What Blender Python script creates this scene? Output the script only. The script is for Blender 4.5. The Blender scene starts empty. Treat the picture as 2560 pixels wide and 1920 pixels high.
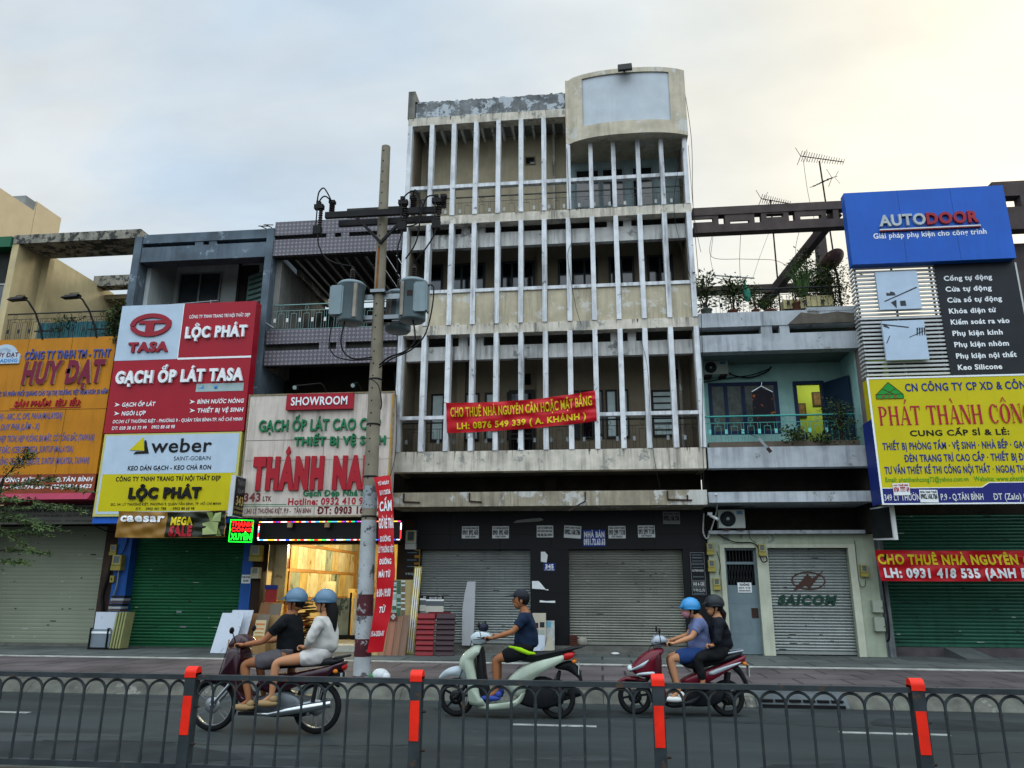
import bpy, math, random, unicodedata
from mathutils import Vector, Matrix
sc = bpy.context.scene
COL = sc.collection
rnd = random.Random(7)
R = math.radians

# ------------------------------------------------------------------ camera
def make_camera():
    p, y, r = 0.26764482, -0.11419584, 0.00453227
    f = Vector((math.sin(y)*math.cos(p), math.cos(y)*math.cos(p), math.sin(p)))
    rt = Vector((math.cos(y), -math.sin(y), 0)); up = rt.cross(f)
    rt2 = math.cos(r)*rt + math.sin(r)*up; up2 = -math.sin(r)*rt + math.cos(r)*up
    cd = bpy.data.cameras.new('camera'); cd.sensor_width = 36; cd.lens = 1880/2560*36
    cd.clip_start = 0.1; cd.clip_end = 3000
    co = bpy.data.objects.new('camera', cd); COL.objects.link(co)
    m = Matrix.Identity(4)
    for i in range(3):
        m[i][0], m[i][1], m[i][2] = rt2[i], up2[i], -f[i]
    m[2][3] = 1.58
    co.matrix_world = m; sc.camera = co
make_camera()

# ------------------------------------------------------------------ light
SUN_AZ, SUN_EL = R(38), R(26)          # behind the houses, to the right
def make_world():
    w = bpy.data.worlds.new('World'); sc.world = w; w.use_nodes = True
    nt = w.node_tree; nt.nodes.clear(); N = nt.nodes.new; L = nt.links.new
    out = N('ShaderNodeOutputWorld'); bg = N('ShaderNodeBackground'); bg.inputs[1].default_value = 0.1
    L(bg.outputs[0], out.inputs[0])
    sky = N('ShaderNodeTexSky'); sky.sky_type = 'NISHITA'; sky.sun_disc = False
    sky.sun_elevation = SUN_EL; sky.sun_rotation = SUN_AZ; sky.air_density = 1.2; sky.dust_density = 2.0
    tc = N('ShaderNodeTexCoord')
    sep = N('ShaderNodeSeparateXYZ'); L(tc.outputs['Generated'], sep.inputs[0])
    def math_(op, a, b=None, clamp=False):
        n = N('ShaderNodeMath'); n.operation = op; n.use_clamp = clamp
        for i, v in enumerate((a, b)):
            if v is None: continue
            if isinstance(v, (int, float)): n.inputs[i].default_value = v
            else: L(v, n.inputs[i])
        return n.outputs[0]
    zz = math_('MAXIMUM', sep.outputs[2], 0.0); den = math_('ADD', zz, 0.25)
    cx = math_('DIVIDE', sep.outputs[0], den); cy = math_('DIVIDE', sep.outputs[1], den)
    cmb = N('ShaderNodeCombineXYZ'); L(cx, cmb.inputs[0]); L(cy, cmb.inputs[1])
    mp = N('ShaderNodeMapping'); mp.inputs['Rotation'].default_value = (0, 0, R(25)); mp.inputs['Scale'].default_value = (0.9, 1.5, 1)
    L(cmb.outputs[0], mp.inputs[0])
    n1 = N('ShaderNodeTexNoise'); n1.inputs['Scale'].default_value = 1.7; n1.inputs['Detail'].default_value = 6; n1.inputs['Roughness'].default_value = 0.5
    n1.inputs['Distortion'].default_value = 0.4
    L(mp.outputs[0], n1.inputs['Vector'])
    ramp = N('ShaderNodeValToRGB'); ramp.color_ramp.elements[0].position = 0.38; ramp.color_ramp.elements[1].position = 0.62
    L(n1.outputs[0], ramp.inputs[0])
    # glow of the veiled sun
    sd = (math.sin(SUN_AZ)*math.cos(SUN_EL), math.cos(SUN_AZ)*math.cos(SUN_EL), math.sin(SUN_EL))
    dot = N('ShaderNodeVectorMath'); dot.operation = 'DOT_PRODUCT'; dot.inputs[1].default_value = sd
    nrm = N('ShaderNodeVectorMath'); nrm.operation = 'NORMALIZE'; L(tc.outputs['Generated'], nrm.inputs[0]); L(nrm.outputs[0], dot.inputs[0])
    g = math_('POWER', math_('MAXIMUM', dot.outputs['Value'], 0.0), 7.0)
    # overcast: brighter towards the zenith; added bright sky behind the camera lights the fronts
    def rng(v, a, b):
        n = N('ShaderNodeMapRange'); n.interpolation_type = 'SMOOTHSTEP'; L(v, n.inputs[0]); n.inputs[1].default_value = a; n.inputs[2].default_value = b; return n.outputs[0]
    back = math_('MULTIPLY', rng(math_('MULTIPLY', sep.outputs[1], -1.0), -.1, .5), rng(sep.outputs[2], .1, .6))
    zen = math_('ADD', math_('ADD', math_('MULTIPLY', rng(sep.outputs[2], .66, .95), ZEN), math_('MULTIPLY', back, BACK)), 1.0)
    n2 = N('ShaderNodeTexNoise'); n2.inputs['Scale'].default_value = 3.4; n2.inputs['Detail'].default_value = 5; L(mp.outputs[0], n2.inputs['Vector'])
    dk = N('ShaderNodeMapRange'); L(n2.outputs[0], dk.inputs[0]); dk.inputs[1].default_value = .35; dk.inputs[2].default_value = .65; dk.inputs[3].default_value = .93; dk.inputs[4].default_value = 1.07
    cl = N('ShaderNodeMixRGB'); cl.inputs[1].default_value = (*CLOUD_A, 1); cl.inputs[2].default_value = (*CLOUD_B, 1)
    L(ramp.outputs[0], cl.inputs[0])
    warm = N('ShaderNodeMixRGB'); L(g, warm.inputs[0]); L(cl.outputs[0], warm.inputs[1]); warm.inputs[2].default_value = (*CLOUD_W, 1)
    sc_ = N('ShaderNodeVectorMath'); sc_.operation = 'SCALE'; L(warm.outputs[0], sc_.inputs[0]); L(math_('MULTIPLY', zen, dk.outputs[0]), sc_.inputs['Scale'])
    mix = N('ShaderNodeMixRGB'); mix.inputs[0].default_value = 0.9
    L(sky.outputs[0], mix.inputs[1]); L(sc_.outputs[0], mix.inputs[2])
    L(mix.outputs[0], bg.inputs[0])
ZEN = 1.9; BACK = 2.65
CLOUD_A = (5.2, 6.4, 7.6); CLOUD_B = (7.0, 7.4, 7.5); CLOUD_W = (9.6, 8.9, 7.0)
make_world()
sl = bpy.data.lights.new('sun', 'SUN'); sl.energy = 0.9; sl.angle = R(14); sl.color = (1, .92, .8)
so = bpy.data.objects.new('sun', sl); COL.objects.link(so)
so.rotation_euler = Vector((-math.sin(SUN_AZ)*math.cos(SUN_EL), -math.cos(SUN_AZ)*math.cos(SUN_EL), -math.sin(SUN_EL))).to_track_quat('-Z', 'Y').to_euler()
so.location = (20, 30, 30)
sc.view_settings.view_transform = 'Standard'; sc.view_settings.look = 'None'
sc.view_settings.exposure = 0.2; sc.view_settings.gamma = 1
sc.render.engine = 'CYCLES'
cy = sc.cycles; cy.max_bounces = 5; cy.diffuse_bounces = 3; cy.glossy_bounces = 2; cy.transmission_bounces = 3; cy.transparent_max_bounces = 6
cy.use_denoising = True; cy.caustics_reflective = False; cy.caustics_refractive = False; cy.sample_clamp_indirect = 4
try: cy.denoiser = 'OPENIMAGEDENOISE'
except Exception: pass

# ------------------------------------------------------------------ materials
def lin(h):
    h = h.lstrip('#'); o = []
    for i in (0, 2, 4):
        v = int(h[i:i+2], 16)/255
        o.append(v/12.92 if v <= .04045 else ((v+.055)/1.055)**2.4)
    return o
MATS = {}
def mat(name, col='#888888', rough=.6, metal=0., var=.12, scale=2.5, streak=0., scol='#3a3a38', bump=0., bscale=30, peel=0., pcol='#8d8a80', emit=0., spec=.18, stretch=(1, 1, 1), coat=0., seed=0., pscale=1.6, sscale=1.):
    if name in MATS: return MATS[name]
    m = bpy.data.materials.new(name); m.use_nodes = True; nt = m.node_tree; N = nt.nodes.new; L = nt.links.new
    b = nt.nodes['Principled BSDF']; c = lin(col) if isinstance(col, str) else col
    b.inputs['Roughness'].default_value = rough; b.inputs['Metallic'].default_value = metal
    b.inputs['Specular IOR Level'].default_value = spec; b.inputs['Coat Weight'].default_value = coat
    b.inputs['Base Color'].default_value = (*c, 1)
    if emit:
        b.inputs['Emission Color'].default_value = (*c, 1); b.inputs['Emission Strength'].default_value = emit
    MATS[name] = m
    if not (var or streak or bump or peel): return m
    tc = N('ShaderNodeTexCoord'); mp = N('ShaderNodeMapping'); L(tc.outputs['Object'], mp.inputs[0])
    mp.inputs['Scale'].default_value = stretch; mp.inputs['Location'].default_value = (seed, seed*1.7, seed*.6)
    def noise(sc_, det, vec, rg=.6):
        n = N('ShaderNodeTexNoise'); n.inputs['Scale'].default_value = sc_; n.inputs['Detail'].default_value = det; n.inputs['Roughness'].default_value = rg
        L(vec, n.inputs['Vector']); return n.outputs[0]
    def mixc(f, a, bb, op='MIX'):
        n = N('ShaderNodeMixRGB'); n.blend_type = op
        for i, v in enumerate((f, a, bb)):
            if isinstance(v, float): n.inputs[i].default_value = v
            elif isinstance(v, (tuple, list)): n.inputs[i].default_value = (*v, 1)
            else: L(v, n.inputs[i])
        return n.outputs[0]
    def ramp(s, a, bb):
        n = N('ShaderNodeMapRange'); L(s, n.inputs[0]); n.inputs[1].default_value = a; n.inputs[2].default_value = bb; return n.outputs[0]
    cur = None; v = mp.outputs[0]
    n1 = noise(scale, 5, v)
    lo = [x*(1-var*1.6) for x in c]; hi = [min(1, x*(1+var)) for x in c]
    cur = mixc(ramp(n1, .3, .7), tuple(lo), tuple(hi))
    if peel:
        n3 = noise(pscale, 6, v, .7); cur = mixc(ramp(n3, .62-peel*.25, .66-peel*.25), cur, tuple(lin(pcol)))
    if streak:
        m2 = N('ShaderNodeMapping'); L(tc.outputs['Object'], m2.inputs[0]); m2.inputs['Scale'].default_value = (5*sscale, 5*sscale, .35*sscale); m2.inputs['Location'].default_value = (seed*3, 1, seed)
        n2 = noise(1.6, 4, m2.outputs[0], .65)
        n4 = noise(.9, 2, v)
        mm = N('ShaderNodeMath'); mm.operation = 'MULTIPLY'; L(ramp(n2, .44, .74), mm.inputs[0]); L(ramp(n4, .3, .62), mm.inputs[1])
        m3 = N('ShaderNodeMath'); m3.operation = 'MULTIPLY'; L(mm.outputs[0], m3.inputs[0]); m3.inputs[1].default_value = streak
        cur = mixc(m3.outputs[0], cur, tuple(lin(scol)))
    L(cur, b.inputs['Base Color'])
    if emit: L(cur, b.inputs['Emission Color'])
    if bump:
        bp = N('ShaderNodeBump'); bp.inputs['Strength'].default_value = bump; bp.inputs['Distance'].default_value = .01
        L(noise(bscale, 4, v), bp.inputs['Height']); L(bp.outputs[0], b.inputs['Normal'])
    return m

# ------------------------------------------------------------------ mesh builder
class MB:
    def __init__(s): s.v = []; s.f = []; s.mi = []; s.sm = []; s.cur = 0; s.smooth = False
    def add(s, vs, fs, smooth=None):
        o = len(s.v); s.v += [tuple(p) for p in vs]
        for f in fs:
            s.f.append(tuple(i+o for i in f)); s.mi.append(s.cur); s.sm.append(s.smooth if smooth is None else smooth)
        return s
    def slot(s, i): s.cur = i; return s
    def box(s, x0, x1, y0, y1, z0, z1):
        if x0 > x1: x0, x1 = x1, x0
        if y0 > y1: y0, y1 = y1, y0
        if z0 > z1: z0, z1 = z1, z0
        return s.add([(x0,y0,z0),(x1,y0,z0),(x1,y1,z0),(x0,y1,z0),(x0,y0,z1),(x1,y0,z1),(x1,y1,z1),(x0,y1,z1)],
              [(0,3,2,1),(4,5,6,7),(0,1,5,4),(1,2,6,5),(2,3,7,6),(3,0,4,7)], False)
    def hexa(s, pts):      # 8 points: bottom 4 (ccw from above), top 4
        return s.add(pts, [(0,3,2,1),(4,5,6,7),(0,1,5,4),(1,2,6,5),(2,3,7,6),(3,0,4,7)], False)
    def beam(s, a, b, w, h=None, up=(0, 0, 1)):
        a, b = Vector(a), Vector(b); h = h or w; d = (b-a).normalized(); u = Vector(up)
        if abs(d.dot(u)) > .98: u = Vector((0, 1, 0))
        sd = d.cross(u).normalized()*w/2; u2 = sd.cross(d).normalized()*h/2
        ps = [a-sd-u2, a+sd-u2, b+sd-u2, b-sd-u2, a-sd+u2, a+sd+u2, b+sd+u2, b-sd+u2]
        return s.hexa([tuple(p) for p in ps])
    def poly(s, pts): return s.add(pts, [tuple(range(len(pts)))], False)
    def prism(s, pts, y0, y1):          # pts (x,z) ccw seen from -y
        n = len(pts)
        a = [(x, y0, z) for x, z in pts]; b = [(x, y1, z) for x, z in pts]
        return s.add(a+b, [tuple(range(n)), tuple(range(2*n-1, n-1, -1))]+[(i, n+i, n+(i+1) % n, (i+1) % n) for i in range(n)], False)
    def prismx(s, pts, x0, x1):          # pts (y,z)
        n = len(pts)
        a = [(x0, y, z) for y, z in pts]; b = [(x1, y, z) for y, z in pts]
        return s.add(a+b, [tuple(range(n)), tuple(range(2*n-1, n-1, -1))]+[(i, n+i, n+(i+1) % n, (i+1) % n) for i in range(n)], False)
    def tube(s, pts, r, n=8, cap=True, closed=False):
        pts = [Vector(p) for p in pts]; m = len(pts)
        rr = r if isinstance(r, (list, tuple)) else [r]*m
        vs = []; up = None
        for i, p in enumerate(pts):
            a = pts[(i-1) % m] if (i > 0 or closed) else p; b = pts[(i+1) % m] if (i < m-1 or closed) else p
            d = (b-a)
            d = d.normalized() if d.length > 1e-9 else Vector((0, 0, 1))
            if up is None:
                up = Vector((0, 0, 1)) if abs(d.z) < .9 else Vector((1, 0, 0))
            sd = d.cross(up); sd = sd.normalized() if sd.length > 1e-6 else Vector((1, 0, 0)); up = sd.cross(d).normalized()
            for k in range(n):
                t = 2*math.pi*k/n; q = p+(sd*math.cos(t)+up*math.sin(t))*rr[i]; vs.append(tuple(q))
        fs = []
        for i in range(m if closed else m-1):
            j = (i+1) % m
            for k in range(n):
                k2 = (k+1) % n; fs.append((i*n+k, i*n+k2, j*n+k2, j*n+k))
        s.add(vs, fs, True)
        if cap and not closed:
            s.add(vs[:n], [tuple(range(n-1, -1, -1))], False); s.add(vs[-n:], [tuple(range(n))], False)
        return s
    def cyl(s, a, b, r, r2=None, n=16): return s.tube([a, b], [r, r if r2 is None else r2], n)
    def lathe(s, prof, c, axis='z', n=24):    # prof (r, h)
        vs = []
        for r, h in prof:
            for k in range(n):
                t = 2*math.pi*k/n; a, b = r*math.cos(t), r*math.sin(t)
                vs.append({'z': (c[0]+a, c[1]+b, c[2]+h), 'y': (c[0]+a, c[1]+h, c[2]+b), 'x': (c[0]+h, c[1]+a, c[2]+b)}[axis])
        m = len(prof)
        fs = [(i*n+k, i*n+(k+1) % n, (i+1)*n+(k+1) % n, (i+1)*n+k) for i in range(m-1) for k in range(n)]
        return s.add(vs, fs, True)
    def ell(s, c, r, n=16, m=10, lo=-90, hi=90):
        prof = []
        for i in range(m+1):
            t = R(lo+(hi-lo)*i/m); prof.append((math.cos(t), math.sin(t)))
        vs = []
        for a, h in prof:
            for k in range(n):
                t = 2*math.pi*k/n; vs.append((c[0]+r[0]*a*math.cos(t), c[1]+r[1]*a*math.sin(t), c[2]+r[2]*h))
        return s.add(vs, [(i*n+k, i*n+(k+1) % n, (i+1)*n+(k+1) % n, (i+1)*n+k) for i in range(m) for k in range(n)], True)
    def leaf(s, p, d, ln, w):
        p, d = Vector(p), Vector(d).normalized(); sd = d.cross(Vector((rnd.uniform(-.4, .4), rnd.uniform(-.4, .4), 1)))
        sd = sd.normalized() if sd.length > 1e-4 else Vector((1, 0, 0)); nn = sd.cross(d)*w*.35
        return s.add([p, p+d*ln*.5+sd*w/2-nn, p+d*ln, p+d*ln*.5-sd*w/2-nn], [(0, 1, 2), (0, 2, 3)], False)
    def sheet(s, fn, nu, nv):
        vs = [fn(i/nu, j/nv) for j in range(nv+1) for i in range(nu+1)]; w = nu+1
        return s.add(vs, [(j*w+i, j*w+i+1, (j+1)*w+i+1, (j+1)*w+i) for j in range(nv) for i in range(nu)], True)
    def build(s, name, m, parent=None, label=None, cat=None, group=None, kind=None):
        if not s.v: s.box(0, .001, 0, .001, 0, .001)
        me = bpy.data.meshes.new(name)
        if parent is None:
            xs, ys, zs = zip(*s.v); off = Vector(((min(xs)+max(xs))/2, (min(ys)+max(ys))/2, min(zs)))
        else:
            r = parent
            while r.parent: r = r.parent
            off = Vector(r.location)
        me.from_pydata([(x-off.x, y-off.y, z-off.z) for x, y, z in s.v], [], s.f)
        ms = m if isinstance(m, (list, tuple)) else [m]
        for x in ms: me.materials.append(x)
        me.polygons.foreach_set('use_smooth', s.sm)
        if len(ms) > 1: me.polygons.foreach_set('material_index', s.mi)
        me.update()
        o = bpy.data.objects.new(name, me); COL.objects.link(o)
        if parent is None: o.location = off
        else: o.parent = parent
        return tag(o, label, cat, group, kind)
def tag(o, label=None, cat=None, group=None, kind=None):
    if label: o['label'] = label
    if cat: o['category'] = cat
    if group: o['group'] = group
    if kind: o['kind'] = kind
    return o
def thing(name, label, cat, loc=(0, 0, 0), group=None):
    o = bpy.data.objects.new(name, None); COL.objects.link(o); o.location = loc; o.empty_display_size = .2
    return tag(o, label, cat, group)
def kids(o): return [c for c in COL.objects if c.parent == o]
def copy_tree(o, loc=None, rz=None, label=None, parent=None):
    c = o.copy(); COL.objects.link(c); c.parent = parent
    if loc is not None: c.location = loc
    if rz is not None: c.rotation_euler = (0, 0, rz)
    if label: c['label'] = label
    for k in kids(o): copy_tree(k, parent=c)
    return c

# ------------------------------------------------------------------ lettering
_g = {}; _adv = {}
_tc = bpy.data.curves.new('glyph', 'FONT'); _tc.resolution_u = 3; _tc.fill_mode = 'FRONT'
_to = bpy.data.objects.new('glyph', _tc); COL.objects.link(_to)
def _eval(body, off):
    _tc.body = body; _tc.offset = off
    dg = bpy.context.evaluated_depsgraph_get(); dg.update()
    me = _to.evaluated_get(dg).to_mesh()
    vs = [(v.co.x, v.co.y) for v in me.vertices]; fs = [tuple(p.vertices) for p in me.polygons]
    _to.evaluated_get(dg).to_mesh_clear(); return vs, fs
def glyph(ch, off):
    if (ch, off) not in _g: _g[(ch, off)] = _eval(ch, off) if ch != ' ' else ([], [])
    if ch not in _adv:
        if 'H' not in _adv: _adv['|'] = max(x for x, y in _eval('H', 0)[0])
        _adv[ch] = max(x for x, y in _eval(ch+'H', 0)[0])-_adv['|']
    return _g[(ch, off)], _adv[ch]
CAPH = max(y for x, y in _eval('H', 0)[0])
def _bar(a, b, w):
    (x0, y0), (x1, y1) = a, b; d = math.hypot(x1-x0, y1-y0); nx, ny = -(y1-y0)/d*w/2, (x1-x0)/d*w/2
    return [(x0+nx, y0+ny), (x0-nx, y0-ny), (x1-nx, y1-ny), (x1+nx, y1+ny)]
def _marks(ms, bx0, bx1, top, th):
    q = []; cx = (bx0+bx1)/2; y = top+.05; has_c = '\u0302' in ms or '\u0306' in ms
    for m in ms:
        if m == '\u0302': q += [_bar((cx-.13, y), (cx+.02, y+.13), th), _bar((cx-.02, y+.13), (cx+.13, y), th)]
        elif m == '\u0306': q += [_bar((cx-.13, y+.12), (cx-.07, y+.03), th), _bar((cx-.09, y+.04), (cx+.09, y+.04), th), _bar((cx+.07, y+.03), (cx+.13, y+.12), th)]
        elif m == '\u031b': q += [_bar((bx1-.06, top-.05), (bx1+.07, top+.09), th)]
        elif m == '\u0323': q += [_bar((cx-th*.65, -.14), (cx+th*.65, -.14), th*1.3)]
        elif m == 'BAR': q += [_bar((bx0-.09, top*.5), (bx0+.2, top*.5), th)]
    dx, dy = (.14, .1) if has_c else (0, 0)
    for m in ms:
        if m == '\u0301': q += [_bar((cx+dx-.04, y+dy), (cx+dx+.08, y+dy+.14), th)]
        elif m == '\u0300': q += [_bar((cx+dx+.04, y+dy), (cx+dx-.08, y+dy+.14), th)]
        elif m == '\u0309': q += [_bar((cx+dx-.05, y+dy+.14), (cx+dx+.05, y+dy+.13), th*.9), _bar((cx+dx+.05, y+dy+.15), (cx+dx, y+dy), th*.9)]
        elif m == '\u0303': q += [_bar((cx-.13, y+.03), (cx-.05, y+.1), th*.9), _bar((cx-.07, y+.1), (cx+.06, y+.03), th*.9), _bar((cx+.05, y+.03), (cx+.13, y+.1), th*.9)]
    return q
def layout(s, off=.0, shear=0.):
    vs = []; fs = []; x = 0
    s = s.replace('Đ', 'D\u0001').replace('đ', 'd\u0001')
    cl = []
    for ch in unicodedata.normalize('NFD', s):
        if unicodedata.combining(ch) or ch == '\u0001': cl[-1][1].append('BAR' if ch == '\u0001' else ch)
        else: cl.append([ch, []])
    th = .075+off*1.6
    for ch, ms in cl:
        b = ch
        if ch == 'i' and ms and any(m != '\u0323' for m in ms): b = '\u0131'
        (gv, gf), adv = glyph(b, off); o = len(vs)
        vs += [(px+x, py) for px, py in gv]; fs += [tuple(i+o for i in f) for f in gf]
        if ms and gv:
            xs = [p[0] for p in gv]; tp = max(p[1] for p in gv)
            if ch == 'd' and 'BAR' in ms:
                o = len(vs); vs += _bar((x+max(xs)-.28, tp*.8), (x+max(xs)+.06, tp*.8), th*.8); fs.append((o, o+1, o+2, o+3)); ms = [m for m in ms if m != 'BAR']
            for qd in _marks(ms, x+min(xs), x+max(xs), tp, th):
                o = len(vs); vs += qd; fs.append((o, o+1, o+2, o+3))
        x += adv+off*1.6
    if shear: vs = [(a+b*shear, b) for a, b in vs]
    return vs, fs
def text(parent, s, x0, x1, z0, cap, y, m, depth=.004, bold=.0, shear=0., fn=None, name='lettering', mb=None, sidem=None):
    """lettering on a wall facing the street: baseline z0, capital height cap, fitted between x0 and x1"""
    vs, fs = layout(s, bold, shear)
    if not vs: return None
    a, b = min(p[0] for p in vs), max(p[0] for p in vs); sx = (x1-x0)/(b-a); sz = cap/CAPH
    P = [(x0+(u-a)*sx, z0+w*sz) for u, w in vs]
    fn = fn or (lambda u, w, d: (u, y-d, w))
    own = mb is None; mb = mb or MB()
    mb.add([fn(u, w, depth) for u, w in P], [f if _ccw(P, f) else f[::-1] for f in fs], False)
    if depth > .01:
        cnt = {}
        for f in fs:
            f = f if _ccw(P, f) else f[::-1]
            for i in range(len(f)):
                e = (f[i], f[(i+1) % len(f)])
                if (e[1], e[0]) in cnt: del cnt[(e[1], e[0])]
                else: cnt[e] = 1
        if sidem: mb.slot(1)
        bv = []; bf = []
        for i, j in cnt:
            o = len(bv); bv += [fn(*P[i], depth), fn(*P[i], 0), fn(*P[j], 0), fn(*P[j], depth)]; bf.append((o, o+1, o+2, o+3))
        mb.add(bv, bf, False)
        if sidem: mb.slot(0)
    if own: return mb.build(name, [m, sidem] if sidem else m, parent)
def _ccw(P, f):
    s = 0
    for i in range(len(f)):
        (x0, y0), (x1, y1) = P[f[i]], P[f[(i+1) % len(f)]]; s += x0*y1-x1*y0
    return s > 0

# ------------------------------------------------------------------ common materials
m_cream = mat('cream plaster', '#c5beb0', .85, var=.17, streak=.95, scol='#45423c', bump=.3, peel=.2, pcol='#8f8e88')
m_cream_shade = mat('cream wall', '#776d5b', .9, var=.1, streak=.3, scol='#5c5444')  # cream made darker, the balcony shade is put into the colour
m_fin = mat('white fin paint', '#cdd0d3', .75, var=.12, scale=3, streak=.95, scol='#45474b', bump=.2, peel=.04, pcol='#85878a', pscale=4)
m_lintel = mat('white lintel paint', '#cdccc8', .75, var=.1, streak=.95, scol='#3e4142', sscale=1.3, peel=.1, pcol='#8a8a86')
m_grimy = mat('grimy concrete', '#8f8b82', .9, var=.25, scale=1.6, streak=.9, scol='#2e2d2b', bump=.4, peel=.3, pcol='#b9b7b0')
m_bare = mat('bare concrete', '#77756f', .9, var=.22, streak=.8, scol='#2b2b2a', bump=.4, peel=.2, pcol='#a5a7a6')
m_darkc = mat('dark stained concrete', '#3a3936', .9, var=.3, streak=.5, bump=.3)
m_black = mat('black cladding', '#08090d', .45, var=.2, scale=1.2, spec=.22)
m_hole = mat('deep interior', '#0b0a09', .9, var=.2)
m_iron = mat('wrought iron', '#2c2f31', .5, .6, var=.2)
m_glass = mat('dark glass', '#0c1014', .08, var=0, spec=.7)
m_pane = mat('dusty glass', '#30383c', .18, var=.2, spec=.6)
m_frost = mat('bright pane', '#9fb0ae', .25, var=.15, spec=.5)
m_wood = mat('dark frame', '#2a2724', .6, var=.2)
m_alu = mat('shutter aluminium', '#8a908d', .42, .35, var=.14, scale=1.1, streak=.3, scol='#4c4f4c', stretch=(.6, 1, 2.5))
m_alu2 = mat('shutter steel', '#86887e', .45, .3, var=.16, scale=1.1, streak=.35, scol='#45463f', stretch=(.6, 1, 2.5), seed=3)
m_gshut = mat('green shutter', '#1f5c3a', .5, .1, var=.16, scale=1.3, streak=.2, scol='#12351f', stretch=(.6, 1, 2.5))
m_gshut2 = mat('teal green shutter', '#2a5a48', .55, .1, var=.2, scale=1.3, streak=.5, scol='#173327', stretch=(.5, 1, 3))
m_white = mat('white paint', '#c9cbc9', .6, var=.06, streak=.25, scol='#7c7c78')
m_wht = mat('letter white', '#d8dcdf', .5, var=0)
m_blk = mat('letter black', '#0d0d0f', .5, var=0)
m_rubber = mat('black rubber', '#0c0c0d', .6, var=0)
m_steel = mat('galvanised steel', '#7d8488', .4, .7, var=.15)
m_rust = mat('rusty steel', '#3a2c26', .8, .3, var=.3)

# ------------------------------------------------------------------ ground and road
def brickmat(name, c1, c2, mortar, w, h, scale=1., msz=.012, rough=.85, off=.5):
    m = bpy.data.materials.new(name); m.use_nodes = True; nt = m.node_tree; N = nt.nodes.new; L = nt.links.new; b = nt.nodes['Principled BSDF']
    tc = N('ShaderNodeTexCoord'); br = N('ShaderNodeTexBrick'); L(tc.outputs['Object'], br.inputs['Vector'])
    br.inputs['Color1'].default_value = (*lin(c1), 1); br.inputs['Color2'].default_value = (*lin(c2), 1); br.inputs['Mortar'].default_value = (*lin(mortar), 1)
    br.inputs['Scale'].default_value = scale; br.inputs['Brick Width'].default_value = w; br.inputs['Row Height'].default_value = h; br.inputs['Mortar Size'].default_value = msz; br.offset = off
    n = N('ShaderNodeTexNoise'); n.inputs['Scale'].default_value = .9; n.inputs['Detail'].default_value = 6; L(tc.outputs['Object'], n.inputs['Vector'])
    mr = N('ShaderNodeMapRange'); L(n.outputs[0], mr.inputs[0]); mr.inputs[1].default_value = .3; mr.inputs[2].default_value = .7; mr.inputs[3].default_value = .55; mr.inputs[4].default_value = 1.2
    mx = N('ShaderNodeVectorMath'); mx.operation = 'SCALE'; L(br.outputs[0], mx.inputs[0]); L(mr.outputs[0], mx.inputs['Scale']); L(mx.outputs[0], b.inputs['Base Color'])
    b.inputs['Roughness'].default_value = rough; b.inputs['Specular IOR Level'].default_value = .25
    return m
m_asph = mat('asphalt', '#2b3233', .8, var=.3, scale=.8, bump=.5, bscale=110, streak=0, spec=.2, stretch=(.3, 1.3, 1), peel=.22, pcol='#33393a', pscale=.9)
m_walk = brickmat('grey slabs', '#535856', '#4a4f4d', '#262928', 1.2, .75, msz=.022)
m_pink = brickmat('pink pavers', '#575051', '#4d4748', '#2c2829', .8, .8, msz=.022)
m_kerb = mat('kerb stone', '#55564f', .85, var=.3, scale=3, bump=.4, peel=.04, pcol='#6f6f68')
m_line = mat('road paint', '#8a8e8a', .7, var=.25, scale=6, peel=.15, pcol='#4b4f50', pscale=9)
MB().add([(-400, -300, -.3), (400, -300, -.3), (400, 500, -.3), (-400, 500, -.3)], [(0, 1, 2, 3)]).build('ground', mat('bare ground', '#4a4a44', .9, var=.2, scale=.2), kind='structure')
MB().box(-150, 150, -12, 11.72, -.2, 0).build('road', m_asph, kind='structure')
MB().box(-150, 150, 12.32, 15.98, -.2, .15).build('pavement', m_pink, kind='structure')
MB().box(-150, 150, 16.1, 19.75, -.2, .156).build('forecourt_pavement', m_walk, kind='structure')
MB().box(-150, 150, 15.98, 16.1, -.2, .168).build('pavement_strip', mat('pale kerb strip', '#a5a79f', .8, var=.25, scale=3), kind='structure')
kb = MB(); x = -60.
while x < 60:
    kb.prismx([(11.72, -.2), (12.32, -.2), (12.32, .152), (11.93, .152), (11.86, .14), (11.72, .008)], x+.004, x+.996); x += 1
kb.build('kerb', m_kerb, kind='structure')
for a, b in ((-7.95, -7.5), (-1.1, -.09), (2.72, 3.93), (6.5, 7.6), (-4.7, -3.6)):
    if a in (-4.7,): continue
    MB().box(a, b, 9.83, 9.93, .0, .005).build('road_marking', m_line, kind='structure')
ck = MB()
for x_, y_, n_, a_ in ((-6, 8.2, 26, .1), (-1.5, 11.0, 30, -.06), (3.5, 8.8, 24, .2), (1.0, 7.3, 34, -.02), (-4.5, 10.6, 16, 1.2), (5.5, 10.4, 18, -.9)):
    p_ = Vector((x_, y_, 0))
    for i in range(n_):
        q_ = p_+Vector((.16*math.cos(a_)+rnd.uniform(-.03, .03), .16*math.sin(a_)+rnd.uniform(-.07, .07), 0)); w_ = rnd.uniform(.008, .022); ck.poly([(p_.x, p_.y, .004), (p_.x, p_.y-w_, .004), (q_.x, q_.y-w_, .004), (q_.x, q_.y, .004)][::1]); p_ = q_
ck.build('road_crack', mat('tar seam', '#14181a', .6, var=.2), kind='structure')
pt = MB()
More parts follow.
